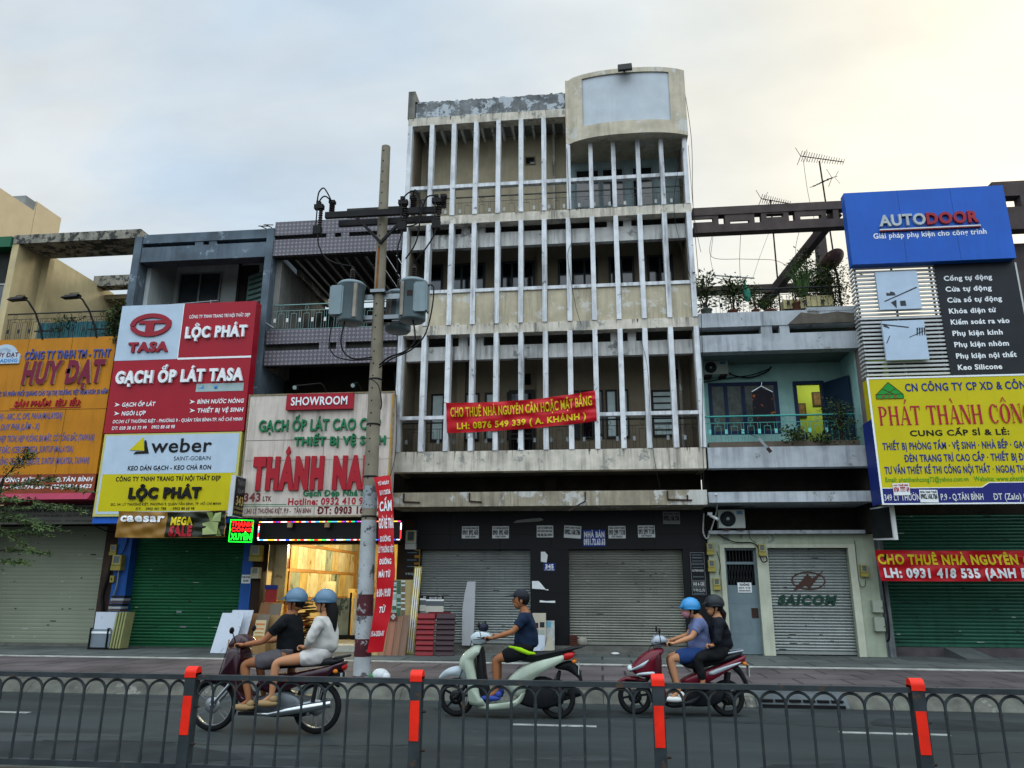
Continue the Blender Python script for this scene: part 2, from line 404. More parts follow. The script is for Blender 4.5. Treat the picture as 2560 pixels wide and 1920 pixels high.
for x_, y_, a_, b_ in ((-5.2, 7.6, 1.6, .7), (4.4, 10.6, 1.2, .5), (-.5, 10.9, 2.2, .35), (2.2, 7.7, .8, .5)):
    pt.poly([(x_+a_*math.cos(t)*rnd.uniform(.75, 1.1), y_+b_*math.sin(t)*rnd.uniform(.75, 1.1), .0025) for t in [i*.3927 for i in range(16)]])
pt.build('road_patch', mat('darker asphalt patch', '#22282a', .85, var=.3, scale=2, bump=.4, bscale=80), kind='structure')
d = MB(); d.prismx([(11.70, .0), (12.5, .0), (12.5, .17), (11.92, .17), (11.84, .155), (11.70, .02)], 2.15, 3.4)
dr = d.build('storm_drain', mat('drain concrete', '#4d5356', .8, var=.2), None, 'grey concrete storm drain inlet set in the kerb, with black slots', 'drain')
d = MB()
for i in range(6): d.box(2.22+i*.19, 2.38+i*.19, 11.735, 11.80, .085, .11)
d.box(2.22, 3.34, 11.69, 11.74, .012, .05); d.build('slot', m_rubber, dr)
MB().box(-150, 150, 5.36, 5.9, -.1, .3).build('median_kerb', m_kerb, kind='structure')

# ------------------------------------------------------------------ building helpers
def shutter(parent, x0, x1, z0, z1, y, pitch, dep, m, name='roller_shutter'):
    b = MB(); n = int(round((z1-z0)/pitch)); p = (z1-z0)/n; vs = []; fs = []
    prof = []
    for i in range(n):
        z = z0+i*p
        prof += [(y+dep*.5, z), (y-dep*.6, z+p*.14), (y-dep, z+p*.5), (y-dep*.6, z+p*.8), (y+dep*.5, z+p*.88)]
    prof.append((y, z1))
    for yy, zz in prof: vs += [(x0, yy, zz), (x1, yy, zz)]
    fs = [(2*i, 2*i+1, 2*i+3, 2*i+2) for i in range(len(prof)-1)]
    b.add(vs, fs, False); b.box(x0, x1, y-dep-.006, y+.02, z0-.07, z0-.002)
    o = b.build(name, m, parent); dk = MB(); lt = MB()
    for i in range(int((x1-x0)*9)):
        q = rnd.randrange(n); xx = rnd.uniform(x0+.05, x1-.3); w_ = rnd.choice((.03, .05, .08, .16)); zc = z0+(q+.5)*p
        (dk if rnd.random() < .7 else lt).box(xx, xx+w_, y-dep-.0015, y-dep+.004, zc-p*rnd.uniform(.06, .2), zc+p*rnd.uniform(.06, .2))
    dk.build('scuff', mat('dark scuff', '#26292a', .8, var=.2), o, kind='stuff'); lt.build('pale_scrape', mat('pale scrape', '#9fa5a3', .6, var=.2), o, kind='stuff'); return o
def window(parent, x0, x1, z0, z1, y, mf, mp, cols=2, rows=1, fw=.05, name='window', bars=False):
    b = MB(); b.box(x0, x1, y-.05, y, z0, z0+fw); b.box(x0, x1, y-.05, y, z1-fw, z1); b.box(x0, x0+fw, y-.051, y, z0+fw, z1-fw); b.box(x1-fw, x1, y-.051, y, z0+fw, z1-fw)
    for i in range(1, cols):
        xx = x0+(x1-x0)*i/cols; b.box(xx-fw/2, xx+fw/2, y-.048, y, z0+fw, z1-fw)
    for i in range(1, rows):
        zz = z0+(z1-z0)*i/rows; b.box(x0+fw, x1-fw, y-.046, y, zz-fw/3, zz+fw/3)
    if bars:
        for i in range(1, 8):
            xx = x0+(x1-x0)*i/8; b.box(xx-.008, xx+.008, y-.062, y-.05, z0, z1)
        for i in range(1, 5):
            zz = z0+(z1-z0)*i/5; b.box(x0, x1, y-.06, y-.052, zz-.008, zz+.008)
    w = b.build(name, mf, parent)
    MB().box(x0+fw*.5, x1-fw*.5, y-.025, y-.015, z0+fw*.5, z1-fw*.5).build('pane', mp, w); return w
def railing(parent, x0, x1, z0, z1, y, m, mplate=None, step=.17, r=.008, top=.022, rings=True):
    b = MB(); b.tube([(x0, y, z1), (x1, y, z1)], top, 8)
    zt = z1-.16; b.box(x0, x1, y-.006, y+.006, zt-.006, zt+.006); b.box(x0, x1, y-.006, y+.006, z0-.006, z0+.006)
    n = max(2, int((x1-x0)/step)); dx = (x1-x0)/n
    for i in range(n):
        xx = x0+(i+.5)*dx
        if i % 2 == 0:
            for e in (-.03, .03): b.box(xx+e-r/2, xx+e+r/2, y-r/2, y+r/2, z0, zt)
            b.slot(1).box(xx-.032, xx+.032, y-.012, y+.006, z0+.2, z0+.31); b.slot(0)
        else:
            for e in (-.075, .075): b.box(xx+e-r/2, xx+e+r/2, y-r/2, y+r/2, z0, zt-.09)
            b.box(xx-.075, xx+.075, y-r/2, y+r/2, zt-.09, zt-.08); b.box(xx-r/2, xx+r/2, y-r/2, y+r/2, zt-.09, zt)
        if rings and i % 4 == 1:
            b.tube([(xx+.05*math.cos(t*.5236), y, z1-.085+.05*math.sin(t*.5236)) for t in range(12)], .006, 5, closed=True)
    return b.build('railing', [m, mplate or m], parent)

# ------------------------------------------------------------------ number 345: the tall fin-fronted building
T = thing('fin_building', 'tall weathered cream four-storey building with white vertical fins and a curved rooftop drum', 'building', (-1.2, 18, .15))
YB = 19.4
# back walls and sides
b = MB()
b.box(-5.02, 2.58, YB, YB+.2, 4.4, 11.1)
b.box(-5.02, -4.88, 18.26, YB-.002, 4.4, 14.3); b.box(2.45, 2.58, 18.26, YB-.002, 4.4, 13.2)
MB().box(-5.0, -.62, 19.1, 19.3, 11.1, 14.4).build('terrace_wall', mat('pale terrace wall', '#b3a88f', .9, var=.1, streak=.3, scol='#6a604e'), T)
for xx in (-3.6, -1.45): b.box(xx-.1, xx+.12, YB-.16, YB-.002, 4.87, 7.6)
b.box(-1.5, -1.28, YB-.2, YB-.002, 8.15, 10.9)
b.build('balcony_wall', m_cream_shade, T)
b = MB(); b.box(-.62, 2.58, 18.95, 19.1, 11.1, 13.4); b.build('glazed_wall', mat('pale blue wall', '#8b9c9d', .6, var=.12), T)
b = MB()
for z in (4.4, 7.93, 11.06): b.box(-5.02, 2.58, 18.3, YB+1, z+.02, z+.22)
b.box(-5.0, 2.5, YB+.2, 24, 4.2, 14.3)
b.build('floor_slab', mat('stained ceiling', '#55534e', .9, var=.25, streak=.3), T)
MB().box(-5.02, -.62, 18.3, 20.4, 14.32, 14.42).build('roof_slab', mat('grey soffit', '#7f827f', .9, var=.15), T)
# bands, fascia, parapet
for z0, z1 in ((4.37, 4.87), (7.91, 8.16), (11.04, 11.29)):
    MB().box(-5.04, 2.6, 18.0, 18.3, z0, z1).build('floor_band', m_cream, T)
MB().box(-5.03, -.63, 18.0, 18.3, 14.12, 14.37).build('fascia', m_cream, T)
b = MB(); b.box(-4.84, -.62, 18.06, 18.25, 14.37, 14.9)
for i in range(60):
    xx = -4.84+i*.0703; b.box(xx, xx+.07, 18.075, 18.24, 14.9, 14.905+.05*rnd.random())
b.build('parapet', mat('peeling parapet', '#6d7172', .9, var=.3, scale=3, streak=.5, scol='#2f3130', peel=.42, pcol='#a7aeb4', pscale=3.2), T)
b = MB(); b.box(-5.06, -4.86, 17.99, 22, 14.37, 15.25); b.box(-4.86, -4.8, 17.99, 18.3, 14.9, 15.08); b.build('side_fin', m_bare, T)
# rafters of the open top floor
b = MB()
for i in range(15):
    xx = -4.75+i*.29; b.box(xx-.035, xx+.035, 18.32, 19.12, 14.18, 14.318)
b.build('rafter', m_lintel, T)
# fins (mullions)
xs = [-4.965+.6235*i for i in range(13)]
for i, xx in enumerate(xs):
    w = .122
    for z0, z1 in ((4.872, 7.908), (8.162, 11.038)):
        j = rnd.uniform(-.006, .006)
        MB().box(xx-w/2+j, xx+w/2+j, 17.975, 18.26, z0, z1).build('mullion', m_fin, T)
    if xx < -.9: MB().box(xx-w/2, xx+w/2, 17.975, 18.2, 11.292, 14.118).build('mullion', m_fin, T)
for xx in (-.565, .035, .64, 1.29, 1.905, 2.52):
    MB().box(xx-.055, xx+.055, 17.985, 18.18, 11.292, 13.25).build('mullion', m_fin, T)
def segs(z0, z1, y0, y1, m, name, xa=-4.9, xb=2.46):
    b = MB(); b.box(xa, xb, y0, y1, z0, z1); return b.build(name, m, T)
segs(12.13, 12.23, 18.02, 18.16, m_fin, 'cross_rail'); segs(9.07, 9.16, 18.02, 18.2, m_fin, 'cross_rail'); segs(5.69, 5.78, 18.02, 18.16, m_fin, 'cross_rail')
# solid parapet panels of the third storey
m_panel = mat('flaking panel', '#b0a68f', .9, var=.12, scale=2, streak=.55, scol='#4a463e', peel=.33, pcol='#bfbcb2', pscale=2.2, bump=.3)
for i in range(12):
    MB().box(xs[i]+.066, xs[i+1]-.066, 18.06, 18.2, 8.162, 9.069).build('parapet_panel', m_panel, T)
gm = MB()
for z1, hh in ((4.87, .4), (8.16, .2), (11.29, .2), (14.37, .2)):
    for i in range(26):
        xx = rnd.uniform(-4.95, 2.4 if z1 < 14 else -.8); w_ = rnd.uniform(.01, .06); h_ = rnd.uniform(.15, 1)*hh
        gm.poly([(xx, 17.9975, z1), (xx+w_*.3, 17.9975, z1-h_*rnd.uniform(.5, 1)), (xx+w_*.6, 17.9975, z1-h_*rnd.uniform(.3, .8)), (xx+w_, 17.9975, z1)])
gm.build('grime_run', mat('grime run', '#8b867a', .95, var=.35, scale=6, peel=.3, pcol='#a09a8c', pscale=7), T)['kind'] = 'stuff'
# lintels with notched gaps above
for z0, z1, zt in ((10.47, 10.88, 11.04), (7.31, 7.68, 7.91)):
    b = MB(); b.box(-4.9, 2.46, 18.3, 18.46, z0, z1)
    for a, c in ((-3.5, -3.26), (-3.1, -2.85), (.42, .68), (.85, 1.06)): b.box(a, c, 18.3, 18.46, z1, zt+.05)
    b.build('lintel', m_lintel, T)
# curved drum
def arc(t, yo=0.):
    return (-.62+3.24*t, 18.0-.36*max(0., 1-abs(2*t-1.06)**2.4)**.7+yo)
def drum(z0, z1, t0, t1, yo, n=36, thick=.16):
    b = MB(); vs = []; fs = []
    for i in range(n+1):
        t = t0+(t1-t0)*i/n; x, y = arc(t, yo); vs += [(x, y, z0), (x, y, z1), (x, y+thick, z0), (x, y+thick, z1)]
    for i in range(n):
        o = i*4; fs += [(o, o+4, o+5, o+1), (o+6, o+2, o+3, o+7), (o+1, o+5, o+7, o+3), (o+4, o, o+2, o+6)]
    fs += [(0, 1, 3, 2), (n*4+1, n*4, n*4+2, n*4+3)]
    b.add(vs, fs, False); return b
m_drum = mat('drum plaster', '#b9b09c', .85, var=.15, streak=.55, scol='#6a6250', peel=.2, pcol='#c0beb8', pscale=1.3)
D = MB()
for z0, z1, t0, t1 in ((13.24, 13.63, 0, 1), (15.12, 15.26, 0, 1), (13.63, 15.12, 0, .145), (13.63, 15.12, .865, 1)):
    q = drum(z0, z1, t0, t1, 0); D.add(q.v, q.f, False)
D = D.build('curved_drum', m_drum, T)
drum(13.63, 15.12, .145, .865, .04, 36, .05).build('sign_panel', mat('faded blue panel', '#b3bac0', .7, var=.06, streak=.15, scol='#7d868c'), D)
b = MB(); b.add([(*arc(i/24), 13.238) for i in range(25)]+[(2.6, 21, 13.238), (-.6, 21, 13.238)], [tuple(range(26, -1, -1))], False); b.box(-.58, -.46, 18.04, 21, 13.26, 15.18); b.box(2.5, 2.62, 18, 21, 13.26, 15.22); b.build('drum_side', m_drum, T)
# balcony railings
railing(T, -4.88, 2.44, 11.33, 12.0, 18.34, mat('grey iron', '#6a6c69', .6, .3, var=.15), m_white, step=.2)
railing(T, -4.88, 2.44, 4.92, 5.66, 18.3, m_iron, m_steel, step=.2)
# windows and doors
for x0, x1, mp, n in ((-4.42, -4.05, m_frost, 1), (-3.5, -3.1, m_frost, 1), (-2.95, -2.6, m_frost, 1), (-2.35, -1.6, m_glass, 2), (-.72, -.42, m_pane, 1), (-.38, .2, m_glass, 2), (.26, .56, m_frost, 1), (.6, .86, m_frost, 1)):
    window(T, x0, x1, 5.4, 6.7, YB, m_wood, mp, n)
w_ = window(T, 1.45, 2.02, 5.42, 6.66, YB, m_wood, m_frost, 1, 7, .05)
window(T, -2.3, -1.62, 4.95, 6.75, YB-.006, m_wood, m_glass, 1, 3, .07, name='door')
for x0, x1, n in ((-4.75, -4.2, 1), (-4.0, -3.0, 3), (-2.55, -1.6, 3), (-.95, .15, 3), (.45, 1.15, 2), (1.5, 2.2, 2)):
    window(T, x0, x1, 8.35, 10.5, YB, mat('teal frame', '#2d3336', .6, var=.1), m_glass, n, 1, .06)
for x0, x1, z0, z1 in ((-.42, .28, 11.8, 13.0), (.32, .95, 11.8, 13.0), (1.15, 1.75, 11.3, 13.0)):
    window(T, x0, x1, z0, z1, 18.95, mat('pale frame', '#77868a', .6, var=.1), m_glass, 1)
window(T, -.98, -.64, 11.85, 13.1, 19.12, mat('pale frame'), m_pane, 1) if False else None
window(T, -1.84, -1.54, 13.36, 13.62, 19.12, m_cream_shade, m_glass, 1, 1, .03, name='vent_window')
b = MB()
for xx, z0, z1 in ((-2.05, 10.0, 10.3), (1.75, 9.98, 10.28), (1.95, 6.95, 7.2), (-2.0, 6.9, 7.2)): b.box(xx, xx+.28, YB-.04, YB-.002, z0, z1)
b.build('wall_vent', m_hole, T)
MB().box(-1.05, -.98, 18.9, 19.1, 11.3, 14.2).build('blockwork_edge', m_cream, T)
for x_, y_, a_, c_ in ((-4.62, 18.9, 11.3, 14.3), (2.2, 19.2, 4.9, 7.4), (-4.55, 19.2, 4.9, 7.4)): MB().tube([(x_, y_, a_), (x_, y_, c_)], .05, 10).build('drain_pipe', m_grimy, T)
# ground floor: dark recess, canopy, cladding, shutters
b = MB(); b.box(-5.0, 2.58, 19.3, 19.4, 2.5, 4.45); b.box(-1.35, -1.05, 19.05, 19.3, 3.8, 4.37); b.build('recess_wall', mat('dark wall', '#26221c', .9, var=.3), T)  # one very dark brown colour, used again for other set-back walls
m_can = mat('canopy concrete', '#948c7a', .9, var=.22, scale=1.8, streak=.85, scol='#33302b', bump=.4, peel=.24, pcol='#b4b3ad')
MB().box(-5.0, 2.5, 17.8, 19.3, 3.5, 3.84).build('canopy', m_can, T)
b = MB()
for xx, w_ in ((-4.65, .4), (-3.05, .3), (-.3, 0), (1.6, .55)):
    b.beam((xx, 17.78, 3.82), (xx, 17.78, 3.62), .03)
    if w_: b.beam((xx, 17.78, 3.62), (xx+w_, 17.78, 3.6), .03)
b.beam((-.3, 17.78, 3.6), (-.68, 17.6, 3.36), .03); b.beam((2.05, 17.78, 3.72), (2.05, 17.78, 3.6), .03)
b.build('sign_bracket', m_rust, T)
b = MB()
for i in range(6): b.box(-5.0+i*1.27, -5.0+(i+1)*1.27-.006, 19.0, 19.08, 2.93, 3.6)
for i in range(6): b.box(-5.0+i*1.27, -5.0+(i+1)*1.27-.006, 19.0, 19.08, 2.56, 2.925)
b.build('fascia_cladding', m_black, T)
b = MB(); b.box(-1.7, -.76, 18.98, 19.28, .3, 1.52); b.box(-1.7, -.76, 18.98, 19.28, 1.525, 2.558); b.build('pillar', m_black, T)
MB().box(2.0, 2.6, 18.99, 19.3, .16, 2.558).build('jamb', m_black, T); MB().box(-4.62, -4.48, 18.99, 19.3, .16, 2.558).build('jamb', m_black, T)
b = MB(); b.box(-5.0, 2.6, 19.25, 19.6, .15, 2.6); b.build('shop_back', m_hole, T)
shutter(T, -4.48, -1.7, .4, 2.56, 19.2, .06, .026, m_alu)
shutter(T, -.76, 2.0, .4, 2.56, 19.2, .06, .028, m_alu2)
b = MB(); b.box(-4.6, 2.1, 18.75, 19.3, .15, .31); b.box(-4.2, 2.0, 18.45, 18.75, .15, .21); b.build('doorstep', mat('step concrete', '#5d5d58', .85, var=.25, bump=.3), T)

# ------------------------------------------------------------------ number 347: low house with teal balcony
H = thing('teal_balcony_house', 'low two-storey house with teal balcony wall, shuttered front and open concrete terrace on top', 'house', (4.4, 18, .15))
m_teal = mat('teal wall', '#97bdb8', .8, var=.1, streak=.2, scol='#3c5f5c')
m_gw = mat('grey white paint', '#a3a9ae', .75, var=.12, streak=.7, scol='#44474a', peel=.1, pcol='#74746e')
m_gfront = mat('pale green plaster', '#98a08c', .75, var=.1, streak=.35, scol='#4d5244', peel=.06, pcol='#6f7a76')
b = MB(); b.box(2.6, 6.35, 18, 18.35, 7.87, 8.24); b.box(5.2, 6.4, 17.99, 18.34, 8.2, 8.3); b.build('terrace_parapet', m_gw, H)
b = MB(); b.prism([(4.72, 7.875), (6.3, 7.875), (6.3, 8.1), (5.9, 8.16), (5.4, 8.1), (5.05, 8.17)], 17.96, 18.0); b.build('broken_render', mat('exposed render', '#5a544c', .95, var=.25, bump=.5), H)
b = MB(); b.box(2.6, 6.35, 18.0, 18.3, 7.23, 7.66)
for a, c in ((4.08, 4.34), (4.52, 4.75)): b.box(a, c, 18.02, 18.28, 7.66, 7.87)
b.build('slotted_beam', m_gw, H)
b = MB(); b.box(2.6, 6.35, 18.3, 19.6, 7.3, 7.4); b.box(2.6, 6.35, 18.35, 22, 8.0, 8.16); b.build('ceiling_slab', mat('grey ceiling', '#626e6b', .9, var=.1), H)
b = MB(); b.box(2.6, 2.92, YB, YB+.15, 4.87, 7.3); b.box(4.68, 5.06, YB, YB+.15, 4.87, 7.3); b.box(5.82, 6.4, YB, YB+.15, 4.87, 7.3); b.box(2.92, 4.68, YB, YB+.15, 4.87, 5.44); b.box(2.92, 4.68, YB, YB+.15, 6.82, 7.3); b.box(5.06, 5.82, YB, YB+.15, 6.8, 7.3)
b.box(2.6, 2.66, 18.3, YB, 4.87, 7.3); b.box(6.28, 6.4, 18.3, YB, 4.87, 7.3); b.build('balcony_wall', m_teal, H)
b = MB(); b.box(6.3, 6.42, 18.0, 18.3, 4.87, 7.25); b.build('end_column', mat('mauve stained column', '#7c706c', .85, var=.15, streak=.6), H)
window(H, 2.92, 4.68, 5.44, 6.82, YB+.04, mat('navy frame', '#14284a', .5, var=.1), mat('curtained glass', '#4e5450', .25, var=.35, scale=5), 4, 1, .09)
b = MB(); b.box(5.06, 5.14, YB-.05, YB+.1, 4.87, 6.8); b.box(5.74, 5.82, YB-.05, YB+.1, 4.87, 6.8); b.box(5.06, 5.82, YB-.052, YB+.1, 6.72, 6.8); b.build('door_frame', mat('navy frame'), H)
b = MB(); b.hexa([(5.8, YB-.06, 4.9), (6.2, YB-.72, 4.9), (6.24, YB-.7, 4.9), (5.84, YB-.04, 4.9), (5.8, YB-.06, 6.74), (6.2, YB-.72, 6.74), (6.24, YB-.7, 6.74), (5.84, YB-.04, 6.74)]); b.build('door', mat('navy door', '#1a2c40', .5, var=.12), H)
# lit room behind the door
b = MB(); b.box(5.0, 7.4, 21.5, 21.6, 4.87, 7.3); b.box(4.9, 5.0, YB+.15, 21.5, 4.87, 7.3); b.box(7.4, 7.5, YB+.15, 21.5, 4.87, 7.3); b.box(4.9, 7.5, YB+.15, 21.6, 7.3, 7.4)
b.build('room_wall', mat('lime wall', '#8fa24a', .8, var=.05), H)
for xx, zz in ((5.6, 6.3), (6.1, 6.62)):
    f = MB().box(xx, xx+.3, 21.46, 21.5, zz, zz+.42).build('picture_frame', m_wood, H); MB().box(xx+.04, xx+.26, 21.45, 21.46, zz+.04, zz+.38).build('picture', mat('brown print', '#5b4636', .6, var=.4, scale=9), f)
b = MB(); b.box(2.56, 6.35, 18, 18.3, 4.37, 4.86); b.box(2.6, 6.3, 18.3, YB+2.2, 4.6, 4.86); b.build('balcony_slab', m_gw, H)
MB().box(2.66, 6.1, 18.06, 18.34, 4.862, 5.0).build('planter_kerb', mat('brown planter', '#5a5046', .9, var=.25), H)
railing(H, 2.62, 6.1, 5.02, 5.65, 18.2, mat('teal iron', '#3f8f88', .5, .2, var=.1), mat('teal plate', '#67b8b2', .5, var=.1), step=.19)
b = MB(); b.box(2.62, 6.4, 19.3, 19.4, 2.6, 4.62); b.box(2.6, 2.72, 18.9, 19.3, 2.9, 4.6); b.box(6.2, 6.4, 18.3, 19.3, 2.9, 4.62); b.build('recess_wall', mat('dark wall'), H)
MB().box(2.55, 6.32, 17.95, 19.3, 3.56, 3.8).build('canopy', m_gw, H)
MB().box(2.62, 6.35, 18.72, 19.3, 2.9, 2.98).build('ledge', m_gw, H)
b = MB(); b.box(2.6, 2.97, 18.9, 19.2, .15, 2.9); b.box(3.71, 3.97, 18.9, 19.2, .15, 2.58); b.box(5.82, 6.42, 18.9, 19.2, .15, 2.9); b.box(2.97, 5.82, 18.9, 19.2, 2.58, 2.9); b.build('front_wall', m_gfront, H)
b = MB(); b.box(2.86, 2.97, 18.86, 18.9, .15, 2.66); b.box(3.71, 3.97, 18.86, 18.9, .15, 2.58); b.box(5.81, 5.97, 18.86, 18.9, .15, 2.66); b.box(2.97, 5.81, 18.86, 18.9, 2.58, 2.66); b.build('door_surround', mat('cream surround', '#b0b3a0', .75, var=.1, streak=.4, scol='#6a6c5c'), H)
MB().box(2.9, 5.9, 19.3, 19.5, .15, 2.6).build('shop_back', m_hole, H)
b = MB(); b.box(2.97, 3.71, 19.0, 19.06, .17, 1.72); b.box(2.97, 3.02, 19.0, 19.06, 1.72, 2.58); b.box(3.66, 3.71, 19.0, 19.06, 1.72, 2.58); b.box(3.02, 3.66, 19.0, 19.06, 2.2, 2.26); b.box(3.02, 3.66, 19.0, 19.06, 2.53, 2.58); b.box(2.98, 3.7, 18.995, 19.0, .62, .625); b.box(2.98, 3.7, 18.995, 19.0, 1.3, 1.305)
g = b.build('steel_door', mat('grey steel door', '#6a7a80', .5, .2, var=.12, streak=.25, scol='#454d4f'), H)
b = MB()
for i in range(9): b.box(3.03+i*.075, 3.045+i*.075, 19.02, 19.035, 2.26, 2.53); b.beam((3.03+i*.07, 19.03, 1.73), (3.1+i*.07, 19.03, 2.19), .01); b.beam((3.1+i*.07, 19.035, 1.73), (3.03+i*.07, 19.035, 2.19), .01)
b.build('grille', m_iron, g)
MB().box(3.52, 3.67, 18.985, 19.0, .98, 1.2).build('lock_plate', m_rust, g)
sh = shutter(H, 3.97, 5.81, .25, 2.58, 19.08, .066, .026, m_alu)
# painted mark on the shutter
b = MB(); m_brown = mat('oxide red paint', '#46302a', .7, var=.15)
_k = [0]
def onshut(x, z): return (x, 19.046-_k[0]*.0012, z)
n = 40
for i in range(n):
    t0, t1 = 2*math.pi*i/n, 2*math.pi*(i+1)/n
    cx, cz, a, c = 4.89, 1.83, .39, .21
    b.poly([onshut(cx+a*math.cos(t), cz+c*math.sin(t)) for t in (t0, t1)]+[onshut(cx+(a-.03)*math.cos(t), cz+(c-.03)*math.sin(t)) for t in (t1, t0)])
_k[0] = 1
b.poly([onshut(*p) for p in ((4.5, 1.58), (4.55, 1.63), (4.88, 1.99), (4.98, 1.88), (4.82, 1.72))][::1])
_k[0] = 2
b.poly([onshut(*p) for p in ((4.82, 1.72), (4.9, 1.65), (5.27, 2.08), (4.98, 1.88))])
_k[0] = 3
b.poly([onshut(*p) for p in ((4.78, 1.83), (4.9, 1.66), (5.02, 1.83), (4.88, 1.99))])
b.build('painted_logo', m_brown, sh)
text(sh, 'SAICOM', 4.14, 5.5, 1.29, .19, 19.046, mat('dark green paint', '#1e3a30', .7, var=.1), bold=.07, shear=.25)
# terrace pergola
m_perg = mat('mauve grey beam', '#4d4442', .9, var=.2, streak=.5, bump=.3)
P = thing('roof_pergola', 'dark concrete ladder-like roof beam spanning the open terrace between tall building and blue sign', 'pergola', (4.4, 18, 8.2))
b = MB(); b.box(2.62, 7.2, 18, 18.25, 10.93, 11.15); b.box(2.62, 7.2, 18, 18.25, 10.44, 10.66)
for i, xx in enumerate((3.13, 3.42, 4.03, 4.33, 4.88, 5.16, 5.8, 6.1)): b.box(xx, xx+.13, 18.02, 18.23, 10.66, 10.93)
for i, (a, c) in enumerate(((2.62, 3.13), (3.55, 4.03), (4.46, 4.88), (5.29, 5.8))):
    zz = (10.79, 10.69, 10.84, 10.74)[i]; b.box(a, c, 18.02, 18.07, 10.66, zz-.045); b.box(a, c, 18.02, 18.07, zz+.05, 10.93)
b.build('beam', m_perg, P)
b = MB(); b.beam((6.3, 18.3, 11.0), (4.7, 20.5, 9.3), .22); b.box(6.25, 6.5, 20, 20.3, 8.2, 11.6); b.build('strut', m_perg, P)
b = MB(); b.box(2.6, 6.2, 20.0, 20.15, 9.55, 9.78); b.build('low_beam', m_perg, P)
railing(P, 2.7, 6.2, 8.3, 8.95, 18.3, m_iron, m_iron, step=.2)

# ------------------------------------------------------------------ left houses
m_hcream = mat('huy cream wall', '#b5a680', .85, var=.08, streak=.25, scol='#6b6250')
m_blot = mat('blotched concrete', '#8c887c', .95, var=.2, streak=.5, scol='#2a2a28', peel=.5, pcol='#3b3c3a', pscale=3.5)
m_blue = mat('blue weathered paint', '#56626c', .85, var=.25, scale=1.2, streak=.5, scol='#262b30', peel=.2, pcol='#7f8d98')
m_bluew = mat('pale blue wall', '#5d6c70')
A = thing('cream_balcony_house', 'cream open-roofed balcony house above the orange signboard, with mould-stained roof beam', 'house', (-14.5, 18, .15))
MB().box(-16.5, -12.62, 18, 19.05, 11.1, 11.37).build('roof_beam', m_blot, A)
b = MB(); b.box(-16.52, -16.32, 18.02, 24, 4, 11.1); b.box(-16.5, -16.35, 18.9, 22.4, 11.05, 11.35)
b.hexa([(-16.32, 19.0, 4), (-16.1, 19.0, 4), (-16.1, 19.2, 4), (-16.32, 19.2, 4), (-16.32, 19.0, 11.1), (-16.1, 19.0, 11.1), (-16.1, 19.2, 11.1), (-16.32, 19.2, 11.1)])
b.build('side_wall', m_hcream, A)
MB().box(-16.5, -12.6, 21.5, 21.9, 11.25, 11.62).build('back_beam', m_blot, A)
b = MB(); b.box(-16.5, -12.6, 23.5, 23.7, 4, 10.9); b.box(-16.3, -12.6, 21.9, 23.5, 10.95, 11.1); b.build('back_wall', mat('olive wall', '#7d7258', .9, var=.15), A)  # back wall in a plain dull olive
b = MB(); b.box(-12.74, -12.52, 17.98, 20, 3.2, 11.12); b.box(-12.72, -12.55, 20, 23.6, 3.2, 11.1); b.build('party_wall', m_blue, A)
b = MB(); b.box(-16.52, -12.6, 18.0, 24, 7.8, 8.05); b.build('floor_slab', m_grimy, A)
railing(A, -16.3, -12.75, 8.2, 8.97, 18.1, m_iron, m_iron, step=.16)
b = MB()
for i in range(19): b.box(-15.4+i*.135, -15.28+i*.135, 18.2, 18.22, 8.1, 8.72)
b.build('corrugated_screen', mat('teal sheet', '#2d5f66', .6, var=.25, streak=.3), A)
b = MB(); b.box(-16.4, -12.55, 19.3, 19.5, .15, 8); b.build('front_wall', mat('dark wall'), A)
shutter(A, -16.3, -12.98, .2, 3.2, 19.2, .1, .004, mat('beige shutter', '#7f8573', .6, .1, var=.07, scale=.8))
b = MB(); b.box(-12.98, -12.6, 18.95, 19.3, .15, 3.3); b.build('jamb', mat('brown pillar', '#3a2d26', .8, var=.3), A)
b = MB(); b.box(-16.4, -12.6, 18.8, 19.4, .14, .2); b.build('doorstep', mat('step concrete'), A)
# red box eave under the sign
F = thing('green_edge_house', 'dark house edge with a green fascia at the far left of the row', 'house', (-17.6, 18, .15))
MB().box(-19, -16.53, 17.95, 18.3, 11.0, 11.32).build('green_fascia', mat('green sheet', '#17583c', .5, var=.1), F)
b = MB(); b.box(-19, -16.53, 18.3, 18.6, .15, 11.0); b.build('wall', mat('dark grey wall', '#2e3130', .9, var=.2), F); window(F, -18.4, -16.7, 8.4, 10, 18.3, m_alu, m_pane, 2)  # wall in a plain dark grey
G = thing('far_cream_building', 'plain cream building rising behind the balcony house at far left', 'building', (-20, 25, 0))
def Gx(x, pts, m, name, th=3):
    b = MB(); n = len(pts); a = [(x, y, z) for y, z in pts]; c = [(x-th, y, z) for y, z in pts]
    b.add(a+c, [tuple(range(n)), tuple(range(2*n-1, n-1, -1))]+[(i, n+i, n+(i+1) % n, (i+1) % n) for i in range(n)], False); return b.build(name, m, G)
m_far = mat('far cream', '#bfae8e', .9, var=.05)
Gx(-20, [(19, 0), (22.5, 0), (22.5, 15.15), (22.45, 14.74), (19, 14.74)], m_far, 'wall')
Gx(-20, [(22.52, 0), (23.8, 0), (23.8, 15.14), (22.52, 15.14)], m_far, 'wall')
MB().box(-23, -20.02, 22.0, 22.5, 14.7, 15.1).build('stair_top', mat('grey cement', '#7c8080', .9), G)

